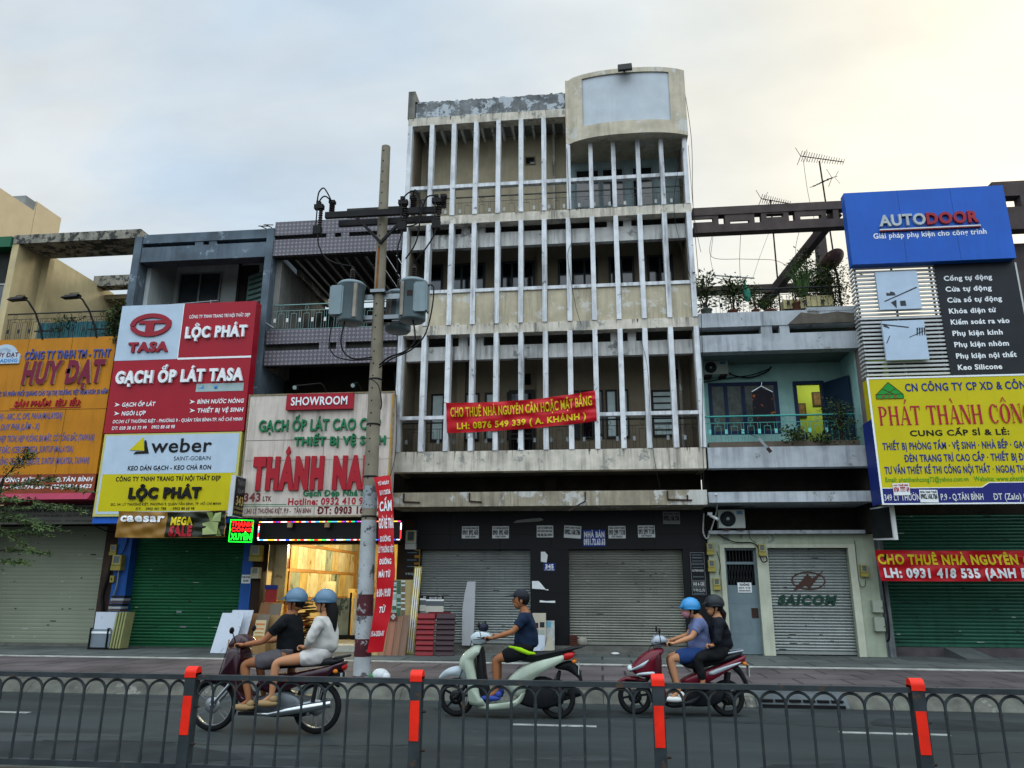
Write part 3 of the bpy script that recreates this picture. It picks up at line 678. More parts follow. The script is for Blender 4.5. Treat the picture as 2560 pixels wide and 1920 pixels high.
# TASA house
B = thing('blue_grey_house', 'narrow house with mottled blue-grey concrete beams above the red tile sign', 'house', (-10.7, 18, .15))
b = MB(); b.box(-12.5, -8.86, 18, 18.4, 10.9, 11.17); b.box(-12.5, -8.86, 18, 18.4, 10.34, 10.78)
for a, c in ((-10.96, -10.72), (-10.55, -10.33)): b.box(a, c, 18.02, 18.38, 10.78, 10.9)
b.build('roof_beam', m_blue, B)
b = MB(); b.box(-12.5, -8.86, 18.4, 21, 10.95, 11.05); b.build('ceiling_slab', mat('grey ceiling'), B)
b = MB(); b.box(-8.86, -8.66, 17.97, 21, 3.2, 11.17); b.build('party_wall', m_blue, B)
b = MB(); b.box(-12.55, -8.86, 19.6, 19.8, 7.8, 10.95); b.box(-12.52, -12.4, 18.4, 19.6, 7.8, 10.95); b.build('balcony_wall', mat('pale grey wall', '#b3bdbc', .85, var=.08, streak=.3, scol='#4d5453'), B)
window(B, -12.25, -10.92, 9.0, 10.68, 19.6, m_alu, m_pane, 2)
b = MB(); b.box(-10.42, -10.34, 19.55, 19.6, 8, 10.9); b.box(-10.34, -9.8, 19.58, 19.6, 8, 10.85); b.build('door_frame', m_wood, B)
b = MB()
p0, p1 = (-9.9, 19.2), (-9.0, 18.75)
b.hexa([(p0[0], p0[1], 8), (p1[0], p1[1], 8), (p1[0], p1[1]+.04, 8), (p0[0], p0[1]+.04, 8), (p0[0], p0[1], 10.33), (p1[0], p1[1], 10.33), (p1[0], p1[1]+.04, 10.33), (p0[0], p0[1]+.04, 10.33)])
lv = b.build('louvred_door', mat('pale green glass', '#5d7a74', .3, var=.2), B)
b = MB()
for i in range(14):
    z = 8.1+i*.16; b.beam((p0[0]+.06, p0[1]-.04, z), (p1[0]-.06, p1[1]-.02, z), .02, .04)
b.build('louvre', mat('dark louvre', '#2c3a38', .5), lv)
b = MB(); b.box(-12.5, -8.86, 18.0, 20.2, 7.7, 7.95); b.box(-12.5, -8.86, 19.3, 19.5, .15, 7.8); b.build('front_wall', mat('dark wall'), B)
b = MB(); b.tube([(-11.9, 18.2, 9.1), (-10.2, 18.2, 9.18)], .02, 8); b.tube([(-11.6, 18.2, 8.85), (-10.1, 18.2, 8.95)], .018, 8); b.tube([(-10.35, 18.2, 8.7), (-10.4, 18.2, 9.2)], .018, 8); b.build('balcony_pipe', m_steel, B)
m_bpil = mat('blue pillar paint', '#1f4f94', .55, var=.12, streak=.2, scol='#16305a')
MB().box(-12.6, -12.2, 18.9, 19.3, .15, 3.3).build('pillar', m_bpil, B); MB().box(-9.1, -8.82, 18.9, 19.3, .15, 3.3).build('pillar', m_bpil, B)
shutter(B, -12.2, -9.1, .2, 3.2, 19.2, .078, .028, m_gshut)
b = MB(); b.box(-10.9, -10.75, 19.17, 19.178, .98, 1.03); b.box(-10.75, -10.58, 19.165, 19.17, .62, .66); b.build('handle', m_steel, B)

# Patterned-tile house
m_pat = bpy.data.materials.new('patterned tile')
def _pat(m):
    m.use_nodes = True; nt = m.node_tree; N = nt.nodes.new; L = nt.links.new; bs = nt.nodes['Principled BSDF']
    tc = N('ShaderNodeTexCoord'); mp = N('ShaderNodeMapping'); mp.inputs['Scale'].default_value = (9, 9, 9); L(tc.outputs['Object'], mp.inputs[0])
    sp = N('ShaderNodeSeparateXYZ'); L(mp.outputs[0], sp.inputs[0])
    def mt(op, a, c=None):
        n = N('ShaderNodeMath'); n.operation = op
        for i, v in enumerate((a, c)):
            if v is None: continue
            if isinstance(v, (int, float)): n.inputs[i].default_value = v
            else: L(v, n.inputs[i])
        return n.outputs[0]
    fx = mt('SUBTRACT', mt('FRACT', sp.outputs[0]), .5); fz = mt('SUBTRACT', mt('FRACT', sp.outputs[2]), .5)
    r = mt('SQRT', mt('ADD', mt('MULTIPLY', fx, fx), mt('MULTIPLY', fz, fz)))
    ring = mt('LESS_THAN', mt('ABSOLUTE', mt('SUBTRACT', r, .27)), .07)
    dg = mt('LESS_THAN', mt('ABSOLUTE', mt('SUBTRACT', mt('ABSOLUTE', fx), mt('ABSOLUTE', fz))), .05)
    dg = mt('MULTIPLY', dg, mt('GREATER_THAN', r, .36))
    n = N('ShaderNodeTexNoise'); n.inputs['Scale'].default_value = 1.3; n.inputs['Detail'].default_value = 4; L(tc.outputs['Object'], n.inputs['Vector'])
    m0 = N('ShaderNodeMixRGB'); m0.inputs[1].default_value = (*lin('#45414a'), 1); m0.inputs[2].default_value = (*lin('#625e66'), 1); L(n.outputs[0], m0.inputs[0])
    m1 = N('ShaderNodeMixRGB'); L(ring, m1.inputs[0]); L(m0.outputs[0], m1.inputs[1]); m1.inputs[2].default_value = (*lin('#1c1820'), 1)
    m2 = N('ShaderNodeMixRGB'); L(dg, m2.inputs[0]); L(m1.outputs[0], m2.inputs[1]); m2.inputs[2].default_value = (*lin('#8d8790'), 1)
    L(m2.outputs[0], bs.inputs['Base Color']); bs.inputs['Roughness'].default_value = .45
_pat(m_pat)
C_ = thing('patterned_tile_house', 'shophouse with purple-grey patterned tile bands, slatted roof and showroom sign', 'house', (-6.9, 18, .15))
b = MB(); b.box(-8.66, -5.06, 18, 18.12, 10.95, 11.36); b.box(-8.66, -5.06, 18, 18.12, 10.35, 10.82)
for a, c in ((-7.18, -6.94), (-6.76, -6.54)): b.box(a, c, 18.01, 18.11, 10.82, 10.95)
b.build('tiled_parapet', m_pat, C_)
b = MB(); b.box(-8.62, -5.06, 18, 18.12, 7.81, 8.2); b.box(-8.62, -5.06, 18, 18.12, 7.22, 7.62)
for a, c in ((-7.15, -6.9), (-6.68, -6.44)): b.box(a, c, 18.01, 18.11, 7.62, 7.81)
b.build('tiled_band', m_pat, C_)
for z_ in ((10.37, 11.3), (7.24, 8.15)): MB().box(-8.66, -5.06, 18.12, 18.35, *z_).build('beam_core', m_darkc, C_)
b = MB()
for i in range(13):
    xx = -8.5+i*.285; b.box(xx, xx+.2, 18.35, 21.6, 10.5, 10.62)
b.build('roof_slat', m_darkc, C_)
b = MB(); b.box(-8.66, -8.5, 18.3, 21.7, 7.2, 10.35); b.build('side_wall', mat('stained side wall', '#7d7c78', .9, var=.15, streak=.9, scol='#232424'), C_)
b = MB(); b.box(-8.5, -8.38, 19.3, 21.8, 10.3, 10.5); b.build('side_beam', m_grimy, C_)
b = MB(); b.box(-8.66, -5.06, 21.7, 21.9, 7.2, 10.2); b.build('back_wall', mat('dark stained concrete'), C_)
b = MB(); b.box(-7.2, -5.1, 19.6, 20.4, 11.6, 12.35); b.build('water_tank_room', m_darkc, C_)
MB().box(-7.2, -5.1, 19.5, 20.4, 12.35, 12.5).build('roof_edge', m_darkc, C_)
b = MB(); b.box(-8.62, -5.06, 18.3, 21.8, 7.9, 8.1); b.box(-8.62, -5.06, 19.4, 19.6, 3.0, 7.9); b.build('floor_slab', mat('dark wall'), C_)
railing(C_, -8.6, -5.1, 8.28, 8.97, 18.2, mat('pale teal iron', '#6d8a86', .5, .3, var=.1), m_white, step=.17)
b = MB(); b.tube([(-8.6, 17.9, 8.35), (-8.3, 17.75, 8.15)], .03, 8); b.build('spout_pipe', m_steel, C_)
b = MB()
for a, c in ((-9.05, 11.27), (-8.9, 11.3)): b.beam((a-.1, 18, c), (a+.18, 18, c-.02), .02); b.beam((a, 17.9, c-.05), (a+.1, 18.1, c-.05), .02)
b.build('bracket', m_rust, C_)
# shop room
b = MB(); b.box(-8.82, -8.62, 19.0, 27, .15, 3.3); b.box(-5.05, -4.95, 19.0, 27, .15, 3.3); b.box(-8.8, -4.95, 27, 27.2, .15, 3.3); b.build('shop_wall', mat('warm shop wall', '#b8a67c', .7, var=.1), C_)
b = MB(); b.box(-8.8, -4.95, 19.35, 27, 3.16, 3.3); b.build('shop_ceiling', mat('shop ceiling', '#b8ad93', .8, var=.05), C_)
b = MB(); b.box(-8.8, -4.95, 18.9, 27, .15, .3); b.build('shop_floor', mat('shop floor', '#8e8572', .35, var=.12), C_)
b = MB()
for a, c in ((19.5, 26.4),):
    for z in (2.78, 2.06, 1.28): b.box(-8.62, -8.54, a, c, z, z+.07)
for yy in (19.75, 20.6, 26.35): b.box(-8.62, -8.53, yy, yy+.1, .3, 2.9)
b.build('display_rail', mat('orange wood', '#a5753a', .5, var=.15, stretch=(1, 1, .2)), C_)
def marble(name, c1, c2, seed):
    return mat(name, c1, .2, var=.2, scale=3.5, streak=.55, scol=c2, seed=seed, stretch=(1, 1, .7), spec=.4, sscale=.35, peel=.18, pcol=c2, pscale=1.7)
TM = [marble('marble tile '+w, c1, c2, i*2.3) for i, (w, c1, c2) in enumerate((('ivory', '#c9bd98', '#94804f'), ('green vein', '#8f9682', '#3c4a3c'), ('sand', '#c2b183', '#8f7038'), ('honey', '#bda468', '#7b5a24'), ('cream', '#cfc6a6', '#a08f5e')))]
for r_, (z0, z1) in enumerate(((2.86, 3.14), (2.14, 2.77), (1.36, 2.05))):
    yy = 20.7
    i = r_
    while yy < 26.2:
        w = (.62, .5, .75, .6, .9)[i % 5]; MB().box(-8.6, -8.56, yy+.01, min(yy+w, 26.3)-.01, z0, z1).build('tile_panel', TM[(i*2+r_) % 5], C_); yy += w; i += 1
for z0, z1, m in ((2.4, 2.9, TM[2]), (2.15, 2.39, mat('brown tile', '#6a3824', .3)), (1.4, 2.1, marble('gilt tile', '#a58d4d', '#4e3c18', 9))):
    MB().box(-8.6, -8.55, 19.9, 20.55, z0, z1).build('tile_panel', m, C_)
b = MB(); b.box(-8.58, -8.2, 19.28, 19.34, 2.05, 2.9); b.build('tile_panel', TM[2], C_)
b = MB(); b.box(-8.45, -8.38, 19.26, 19.33, 1.15, 2.95); b.box(-8.36, -8.05, 19.2, 19.26, 1.3, 2.9); b.build('tile_panel', TM[3], C_)
b = MB(); b.box(-6.1, -5.1, 22, 22.1, .3, 2.9); b.build('tile_panel', marble('floral tile', '#b09a52', '#4a3a1e', 4), C_)
for k, (x_, y_, w_, h_, m_) in enumerate(((-7.95, 21.6, .4, 1.5, 0), (-7.5, 22.6, .5, 1.3, 3), (-7.0, 23.8, .5, 1.7, 1), (-6.4, 24.8, .6, 1.5, 4), (-5.75, 22.0, .5, 1.8, 2), (-5.4, 20.6, .28, 1.9, 0), (-7.7, 20.9, .35, .8, 2), (-6.2, 22.4, .4, 1.1, 3))):
    MB().box(x_, x_+w_, y_, y_+.06, .3, .3+h_).build('tile_panel', TM[m_], C_)
MB().box(-8.3, -5.2, 26.7, 27, .3, 3.0).build('tile_panel', TM[3], C_)
b = MB()
for xx, yy in ((-7.4, 20.4), (-6.0, 20.4), (-7.2, 22.5), (-6, 23.5)): b.tube([(xx-.45, yy, 3.12), (xx+.45, yy, 3.12)], .02, 8)
b.build('ceiling_lamp', mat('lamp tube', '#ffdf9a', var=0, emit=9), C_)
for xx, yy, e in ((-7.2, 20.6, 190), (-6.6, 23.6, 200)):
    l = bpy.data.lights.new('shop_lamp', 'POINT'); l.energy = e; l.color = (1, .88, .55); l.shadow_soft_size = .2
    o = bpy.data.objects.new('shop_lamp', l); COL.objects.link(o); o.location = (xx, yy, 2.85)
l = bpy.data.lights.new('room_lamp', 'POINT'); l.energy = 35; l.color = (1, .9, .55); l.shadow_soft_size = .15
o = bpy.data.objects.new('room_lamp', l); COL.objects.link(o); o.location = (6.2, 20.6, 7.1)
b = MB(); b.box(-8.82, -4.95, 18.85, 19.3, 2.7, 3.3); b.box(-8.8, -8.6, 18.9, 19.3, .15, 2.7); b.box(-5.06, -4.62, 18.95, 19.3, .15, 3.3); b.build('shop_frame', mat('dark brown frame', '#2a1c12', .7, var=.2), C_)
MB().box(-6.95, -5.4, 18.3, 18.9, .15, .3).build('doorstep', mat('white step', '#a9a89c', .6, var=.15), C_)

# ------------------------------------------------------------------ house behind the blue sign (number 349)
K = thing('louvred_sign_house', 'shophouse at the right edge, hidden behind blue and yellow signs over a green shutter', 'house', (9, 18, .15))
b = MB(); b.box(6.45, 14, 19.7, 20, .3, 8.6); b.box(6.42, 6.68, 19.35, 19.7, .15, 8); b.build('wall', mat('dark wall'), K)
shutter(K, 6.68, 12.5, .42, 3.4, 19.6, .08, .026, m_gshut2)
b = MB(); b.box(6.5, 12.5, 19.25, 19.7, .15, .34); b.build('doorstep', mat('mauve step', '#4a4446', .85, var=.2), K)
b = MB(); b.hexa([(7.95, 18.5, .157), (8.6, 18.5, .157), (8.35, 19.25, .157), (7.8, 19.25, .157), (7.95, 18.5, .17), (8.6, 18.5, .17), (8.35, 19.25, .36), (7.8, 19.25, .36)]); b.build('ramp', mat('grey ramp', '#4c504f', .85, var=.15), K)
b = MB(); b.box(9.9, 14, 17.9, 18.2, 11.0, 11.4); b.box(9.9, 14, 17.9, 18.2, 10.1, 10.7); b.box(10.5, 10.7, 17.9, 18.2, 10.7, 11); b.box(9.9, 14, 18.3, 18.5, 6.5, 9.9); b.build('roof_beam', m_perg, K)
b = MB(); b.box(9.8, 9.95, 17.6, 18.4, 3.4, 9.1); b.build('edge_post', m_white, K)
b = MB(); b.box(6.42, 6.62, 18.9, 19.3, .15, 2.8); b.tube([(6.5, 18.85, .16), (6.5, 18.85, 2.8)], .04, 8); b.build('jamb', mat('stained grey', '#62686a', .85, var=.25, streak=.5), K)

# ------------------------------------------------------------------ signs
m_ora = mat('orange panel', '#b0720c', .5, var=.1, scale=1.2, streak=.45, scol='#7a4a0a')
m_red = mat('red panel', '#961728', .4, var=.07, scale=1, streak=.25, scol='#6b1420', sscale=.7)
m_dred = mat('deep red letter', '#6c1230', .45, var=.06)
m_wp = mat('white panel', '#a9bbcb', .4, var=.05, streak=.2, scol='#8494a0', sscale=.6)
m_ivory = mat('ivory panel', '#c0b5ab', .5, var=.07, streak=.85, scol='#5d564e', sscale=.9)
m_yel = mat('yellow panel', '#b9ad08', .45, var=.06, scale=1, streak=.12, scol='#7d7608')
m_bl = mat('blue letter', '#48508c', .6, var=.15); m_nvy = mat('navy letter', '#1c2c6e', .5, var=.05)
m_grn = mat('green letter', '#1c6b44', .5, var=.1); m_lred = mat('red letter', '#9a1c28', .5, var=.08); m_ylet = mat('yellow letter', '#c9b318', .5, var=.05)
m_maroon = mat('maroon print', '#5a1616', .5, var=.05)
m_sblue = mat('sign blue', '#1d56b0', .45, var=.09, scale=.8, streak=.3, scol='#183a70', sscale=.5)
m_edge = mat('sign edge', '#8d9094', .4, .5, var=.1)
m_tar = mat('tarpaulin red', '#b01520', .4, var=.1, scale=2)
def board(name, label, x0, x1, z0, z1, y, th, m, cat='sign', part='board'):
    t = thing(name, label, cat, ((x0+x1)/2, y, z0)); MB().box(x0, x1, y, y+th, z0, z1).build(part, m, t); return t
def frame(t, x0, x1, z0, z1, y, w, m, name='frame'):
    b = MB(); b.box(x0, x1, y-.012, y, z0, z0+w); b.box(x0, x1, y-.012, y, z1-w, z1); b.box(x0, x0+w, y-.012, y, z0+w, z1-w); b.box(x1-w, x1, y-.012, y, z0+w, z1-w); return b.build(name, m, t)
def field(t, x0, x1, z0, z1, y, m, name='printed_field', d=.005): return MB().box(x0, x1, y-d, y, z0, z1).build(name, m, t)

# orange sign
S = board('orange_signboard', 'tall orange signboard with raised crimson title, blue lines and a round white emblem', -17.2, -12.5, 4.36, 8.0, 17.5, .3, m_ora)
y = 17.5
b = MB()
for xx in (-15.0, -13.75): b.box(xx-.006, xx+.006, y-.003, y, 6.05, 8.0)
b.box(-17.2, -12.5, y-.003, y, 6.03, 6.045); b.box(-13.62, -13.608, y-.003, y, 4.4, 6.03); b.build('panel_seam', mat('seam', '#6b4206', .6, var=0), S)
field(S, -17.2, -12.5, 3.86, 4.36, y+.02, mat('brick red panel', '#7d3a20', .5, var=.12, streak=.3, scol='#4a2012'), 'address_panel', .02)
text(S, 'CÔNG TY TNHH TM - TTNT', -15.03, -12.6, 7.42, .22, y, m_bl, .03, .02)
text(S, 'HUY ĐẠT', -14.98, -12.68, 6.76, .56, y, m_dred, .05, .05, .12, sidem=mat('cream edge', '#a79a7c'))
text(S, 'NHẬP KHẨU CHÍNH THỨC VÀ PHÂN PHỐI QUẢNG CÁO TẠI THỊ TRƯỜNG VIỆT NAM HƠN 20 NĂM', -16.6, -12.52, 6.43, .12, y, m_bl, .012, .02)
text(S, 'SẢN PHẨM', -15.08, -14.06, 6.14, .14, y, m_lred, .03, .03, .15)
text(S, 'IÊU', -13.92, -13.62, 6.14, .14, y, m_lred, .03, .03, .15); text(S, 'IỂU:', -13.52, -13.22, 6.14, .14, y, m_lred, .03, .03, .15)
MB().box(-15.2, -13.2, y-.012, y, 6.08, 6.1).build('underline', m_lred, S)
for s, x0, x1, z in (('TẤM ACLAM (TAIWAN) - ABC, IC, OPS, PANA(MALAYSIA)', -16.5, -13.68, 5.8), ('NẸP PVC, ACITEC, DUY PHA (LÂM - X)', -16.4, -14.27, 5.52), ('ỐNG SIẾT, NẸP TRẦN, NẸP TRÒN, NẸP VUÔNG BA MẶT, CỘT ỐNG BẮC (TAIWAN)', -16.3, -12.7, 5.21), ('TẤM POLYCARBONATE ĐẶC: (CERLITE MEGA, SUNTUF (MALAYSIA)', -16.3, -13.23, 4.92), ('TẤM POLYCARBONATE RỖNG: TILERON, CERILITE, SUNTUF (MALAYSIA, TAIWAN)', -16.3, -12.74, 4.62)):
    text(S, s, x0, x1, z, .16, y, m_bl, .006, .02, .1)
text(S, '336 LÝ THƯỜNG KIỆT - P.9 - Q.TÂN BÌNH', -15.9, -12.56, 4.17, .1, y, m_wht, .006, .03, .15); text(S, '0908 614 259 - 0903.774 259 - (028)3864 6423', -15.9, -12.57, 4.0, .09, y, m_wht, .006, .03, .15)
e = MB(); n = 24
e.prism([(-15.16, 7.32), (-15.16, 7.56)]+[(-15.62+.36*math.cos(R(a)), 7.56+.3*math.sin(R(a))) for a in range(20, 180, 12)]+[(-16.1, 7.56), (-16.1, 7.32)], y-.04, y); e = e.build('emblem', m_wp, S)
text(e, 'HUY ĐẠT', -15.95, -15.2, 7.5, .12, y-.04, m_maroon, .006, .02)
text(e, 'TRADING', -15.9, -15.2, 7.36, .09, y-.04, mat('sky letter', '#3f7fb8', var=0), .006, .03)
b = MB()
for a in range(30, 151, 20): b.poly([(-15.62+.2*math.cos(R(a-4)), y-.045, 7.6+.16*math.sin(R(a-4))), (-15.62+.2*math.cos(R(a+4)), y-.045, 7.6+.16*math.sin(R(a+4))), (-15.62+.08*math.cos(R(a)), y-.045, 7.6+.06*math.sin(R(a)))][::-1])
b.build('rays', mat('emblem grey', '#70899a', var=0), e)
b = MB(); b.prismx([(17.3, 3.7), (18.4, 3.7), (18.4, 3.95), (17.45, 3.87)], -17.2, -12.5); b.build('awning_box', mat('crimson awning', '#8e2b44', .5, var=.1), S)
Q = board('grey_shop_sign', 'dim grey sign panel with black lettering under the crimson awning', -17, -12.66, 3.15, 3.62, 17.9, .2, mat('grey sign', '#55564e', .6, var=.12))
text(Q, 'CTY THƯƠNG MẠI TTNT HUY', -15.4, -12.72, 3.45, .12, 17.9, m_blk, .006, .02); text(Q, 'NHẬN CUNG CẤP VÀ TƯ VẤN QUẢNG CÁO HỖ TRỢ MỸ', -15.2, -12.72, 3.33, .05, 17.9, m_blk, .006, .01); text(Q, 'EMAIL: HUYDAT@YAHOO.COM.VN    ĐT: 0903774259', -15.2, -12.72, 3.2, .045, 17.9, m_blk, .006)

# red sign
y = 17.4
S = board('red_tile_sign', 'large red and white tile company sign with a round T emblem and raised white lettering', -12.4, -8.68, 5.36, 8.8, y, .3, m_red)
field(S, -12.4, -10.66, 7.28, 8.8, y, m_wp); b = MB(); b.box(-10.66, -8.68, y-.006, y, 7.26, 7.31); b.box(-10.675, -10.655, y-.006, y, 7.31, 8.8); b.build('divider', m_wht, S)
em = MB(); cx, cz, ax, az = -11.51, 8.23, .57, .32
def sector(mb, x0, z0, a, c, a2, c2, t0, t1, n=14):
    for i in range(n):
        u, v = R(t0+(t1-t0)*i/n), R(t0+(t1-t0)*(i+1)/n)
        mb.prism([(x0+a2*math.cos(u), z0+c2*math.sin(u)), (x0+a*math.cos(u), z0+c*math.sin(u)), (x0+a*math.cos(v), z0+c*math.sin(v)), (x0+a2*math.cos(v), z0+c2*math.sin(v))], y-.045, y-.006)
sector(em, cx, cz, ax, az, ax*.75, az*.62, 22, 184); sector(em, cx, cz, ax, az, ax*.75, az*.62, 190, 368)
em.prism([(cx-.33, cz+.03), (cx+.57, cz+.03), (cx+.55, cz+.12), (cx-.33, cz+.12)], y-.044, y-.006); em.prism([(cx-.13, cz-.24), (cx+.1, cz-.24), (cx+.1, cz+.03), (cx-.13, cz+.03)], y-.044, y-.006)
em.build('emblem', mat('emblem red', '#8a1e2c', .5, var=.05), S)
text(S, 'TASA', -12.04, -10.94, 7.5, .24, y-.005, mat('emblem red'), .05, .05)
text(S, 'CÔNG TY TNHH TRANG TRÍ NỘI THẤT ĐẸP', -10.48, -8.82, 8.38, .085, y, m_wht, .006, .02)
text(S, 'LỘC PHÁT', -10.5, -8.84, 7.83, .28, y, m_wht, .07, .045)
text(S, 'GẠCH ỐP LÁT TASA', -12.25, -8.82, 6.66, .3, y, m_wht, .07, .045)
st = field(S, -10.06, -8.8, 6.39, 6.6, y, mat('pale sticker', '#93a5a6', .6, var=.08), 'sticker'); b = MB(); b.lathe([(0, 0), (.05, 0), (.05, .003)], (-9.53, y-.009, 6.5), 'y', 16); b.poly([(-10.02, y-.0065, 6.48), (-9.85, y-.0065, 6.46), (-9.86, y-.0065, 6.58), (-9.92, y-.0065, 6.5)]); b.build('seal', mat('sky letter'), st)
for s, x0, x1, z in (('GẠCH ỐP LÁT', -12.0, -11.1, 6.05), ('NGÓI LỢP', -11.98, -11.33, 5.82), ('BÌNH NƯỚC NÓNG', -9.98, -8.75, 6.08), ('THIẾT BỊ VỆ SINH', -9.95, -8.74, 5.85)):
    text(S, s, x0, x1, z, .1, y, m_wht, .006, .03, .12)
    b = MB(); b.poly([(x0-.21, y-.006, z), (x0-.06, y-.006, z+.05), (x0-.21, y-.006, z+.11), (x0-.16, y-.006, z+.055)]); b.build('bullet', m_wht, S)
text(S, 'ĐC:341 LÝ THƯỜNG KIỆT - PHƯỜNG 9 - QUẬN TÂN BÌNH-TP. HỒ CHÍ MINH', -12.19, -8.74, 5.62, .08, y, m_wht, .006, .02, .1); text(S, 'ĐT: 028 38 63 73 99', -12.19, -11.25, 5.45, .08, y, m_wht, .006, .02, .1); text(S, '0902 88 68 98', -11.12, -10.5, 5.46, .08, y, m_wht, .006, .02, .1)
# white and yellow sign
S = board('yellow_white_sign', 'white over yellow adhesive sign with a black and yellow triangle mark, below the red sign', -12.36, -8.72, 3.28, 5.34, y, .28, mat('pale yellow rim', '#b3ae62', .5, var=.05))
field(S, -12.3, -8.78, 4.32, 5.3, y, m_wp, 'white_field'); field(S, -12.25, -8.85, 3.4, 4.318, y, m_yel, 'yellow_field'); field(S, -12.3, -12.25, 3.34, 4.318, y, m_wp, 'rim'); field(S, -12.25, -8.85, 3.34, 3.398, y, m_wp, 'rim')
MB().prism([(-11.62, 4.92), (-11.22, 4.9), (-11.3, 5.24)], y-.02, y-.005).build('yellow_mark', m_yel, S)
b = MB(); b.prism([(-11.5, 4.82), (-11.1, 4.83), (-11.21, 5.16), (-11.255, 5.16), (-11.22, 4.885), (-11.44, 4.885)], y-.02, y-.005); b.build('black_mark', m_blk, S)
text(S, 'weber', -11.06, -9.46, 4.85, .34, y-.005, m_blk, .01, .015); text(S, 'SAINT-GOBAIN', -10.42, -9.46, 4.64, .1, y-.005, m_blk, .005)
text(S, 'KEO DÁN GẠCH - KEO CHÀ RON', -11.6, -9.42, 4.41, .105, y-.005, m_blk, .005, .03); text(S, 'CÔNG TY TNHH TRANG TRÍ NỘI THẤT ĐẸP', -11.88, -9.14, 4.14, .105, y-.005, m_blk, .005, .03)
text(S, 'LỘC PHÁT', -11.46, -9.6, 3.72, .24, y-.005, m_blk, .05, .05); text(S, 'ĐC: 341 LÝ THƯỜNG KIỆT, PHƯỜNG 9, QUẬN TÂN BÌNH, TP. HỒ CHÍ MINH', -11.92, -9.07, 3.54, .06, y-.005, m_blk, .005, .015); text(S, 'ĐT:    0902 401 788    - 0902 88 68 98', -11.25, -9.73, 3.43, .06, y-.005, m_blk, .005, .015)
MB().box(-12.38, -8.72, 17.45, 17.7, 3.12, 3.275).build('lower_trim', m_sblue, S)
# ivory showroom sign
y = 17.4
S = board('ivory_showroom_sign', 'streaked ivory showroom sign with thick crimson and green raised lettering', -8.6, -4.9, 3.26, 6.25, y, .3, m_ivory)
b = MB(); b.box(-8.6, -4.9, y-.003, y, 5.1, 5.112); b.box(-6.6, -6.592, y-.003, y, 4.62, 5.1); b.box(-8.55, -4.95, y-.003, y, 4.6, 4.606); b.build('panel_seam', mat('sooty seam', '#4a4640', .8, var=0), S)
frame(S, -8.63, -4.87, 3.23, 6.28, y, .04, mat('bulb rim', '#7d7258', .6, var=.3, scale=12)); MB().box(-4.95, -4.925, y-.02, y-.003, 3.3, 6.2).build('gold_strip', mat('gold trim', '#b3892a', .3, .4, var=.1), S)
r_ = MB().box(-7.6, -5.9, y-.1, y-.003, 5.84, 6.24).build('red_plate', m_red, S); text(r_, 'SHOWROOM', -7.47, -6.04, 5.95, .2, y-.1, m_wht, .02, .02)
text(S, 'GẠCH ỐP LÁT CAO CẤP', -8.28, -5.2, 5.33, .27, y, m_grn, .05, .02); text(S, 'THIẾT BỊ VỆ SINH', -7.34, -5.05, 4.96, .2, y, m_grn, .05, .03)
text(S, 'THÀNH NAM', -8.32, -5.22, 3.95, .66, y, m_lred, .06, .085); text(S, 'Gạch Đẹp Nhà Sang', -7.02, -5.2, 3.735, .135, y, m_grn, .02, .03)
text(S, 'Hotline: 0932 410 986', -7.38, -5.3, 3.525, .155, y, m_lred, .006, .03); text(S, '343', -8.5, -8.08, 3.62, .19, y, mat('faded maroon', '#7a3a3e', .6, var=.2), .006, .04); text(S, 'LTK', -8.02, -7.8, 3.62, .11, y, m_maroon, .006, .03)
text(S, ': 343 LÝ THƯỜNG KIỆT, P.9 -   TÂN BÌNH', -8.45, -6.8, 3.33, .11, y, m_maroon, .006, .02); text(S, 'ĐT: 0903 169 343', -6.64, -5.0, 3.31, .16, y, m_maroon, .006, .04)
b = MB(); b.box(-8.5, -5.0, y-.004, y, 3.49, 3.5); b.box(-8.5, -7.42, y-.004, y, 3.53, 3.545); b.box(-6.72, -6.712, y-.004, y, 3.28, 3.48); b.build('green_line', m_grn, S)
# LED framed board
y = 17.6
S = board('led_message_board', 'black message board framed by multicoloured lit strips above the tile shop', -8.14, -4.63, 2.7, 3.15, y, .2, mat('matt black', '#0a0908', .5, var=0))
cols = ('#ff2a30', '#ffd23a', '#3aff6a', '#58b8ff', '#ffffff', '#ff3aa0', '#2a50ff')
lm = [mat('lit strip '+n_, c_, var=0, emit=1.5) for n_, c_ in zip(('red', 'amber', 'green', 'sky', 'white', 'pink', 'blue'), cols)]
ms = [MB() for _ in lm]
xx = -8.14; i = 0
while xx < -4.66:
    w = rnd.uniform(.05, .1); k = rnd.choice((0, 1, 2, 3, 4, 5, 6)); ms[k].box(xx, xx+w, y-.03, y-.002, 3.13, 3.15); k = rnd.choice((0, 1, 3, 4, 4, 6, 2)); ms[k].box(xx, xx+w, y-.03, y-.002, 2.705, 2.725); xx += w+.004
zz = 2.74
while zz < 3.1:
    ms[rnd.choice((4, 0, 3))].box(-8.15, -8.13, y-.03, y-.002, zz, zz+.04); ms[4 if zz > 2.9 else 0].box(-4.65, -4.625, y-.03, y-.002, zz, zz+.05); zz += .052
for q, m in zip(ms, lm): q.build('light_strip', m, S, kind='stuff')
for xx in (-7.33, -6.41):
    t = thing('downlight', 'small cylindrical downlight under the showroom sign, %s' % ('left of the pair' if xx < -7 else 'right of the pair beside the pole'), 'lamp', (xx, y-.1, 3.0)); MB().cyl((xx, y-.1, 3.0), (xx, y-.1, 3.12), .065, n=14).build('lamp_body', mat('tan lamp', '#8a7355', .6), t); MB().cyl((xx, y-.1, 2.99), (xx, y-.1, 3.005), .05, n=14).build('lens', mat('dull lens', '#4f4636', .3), t)
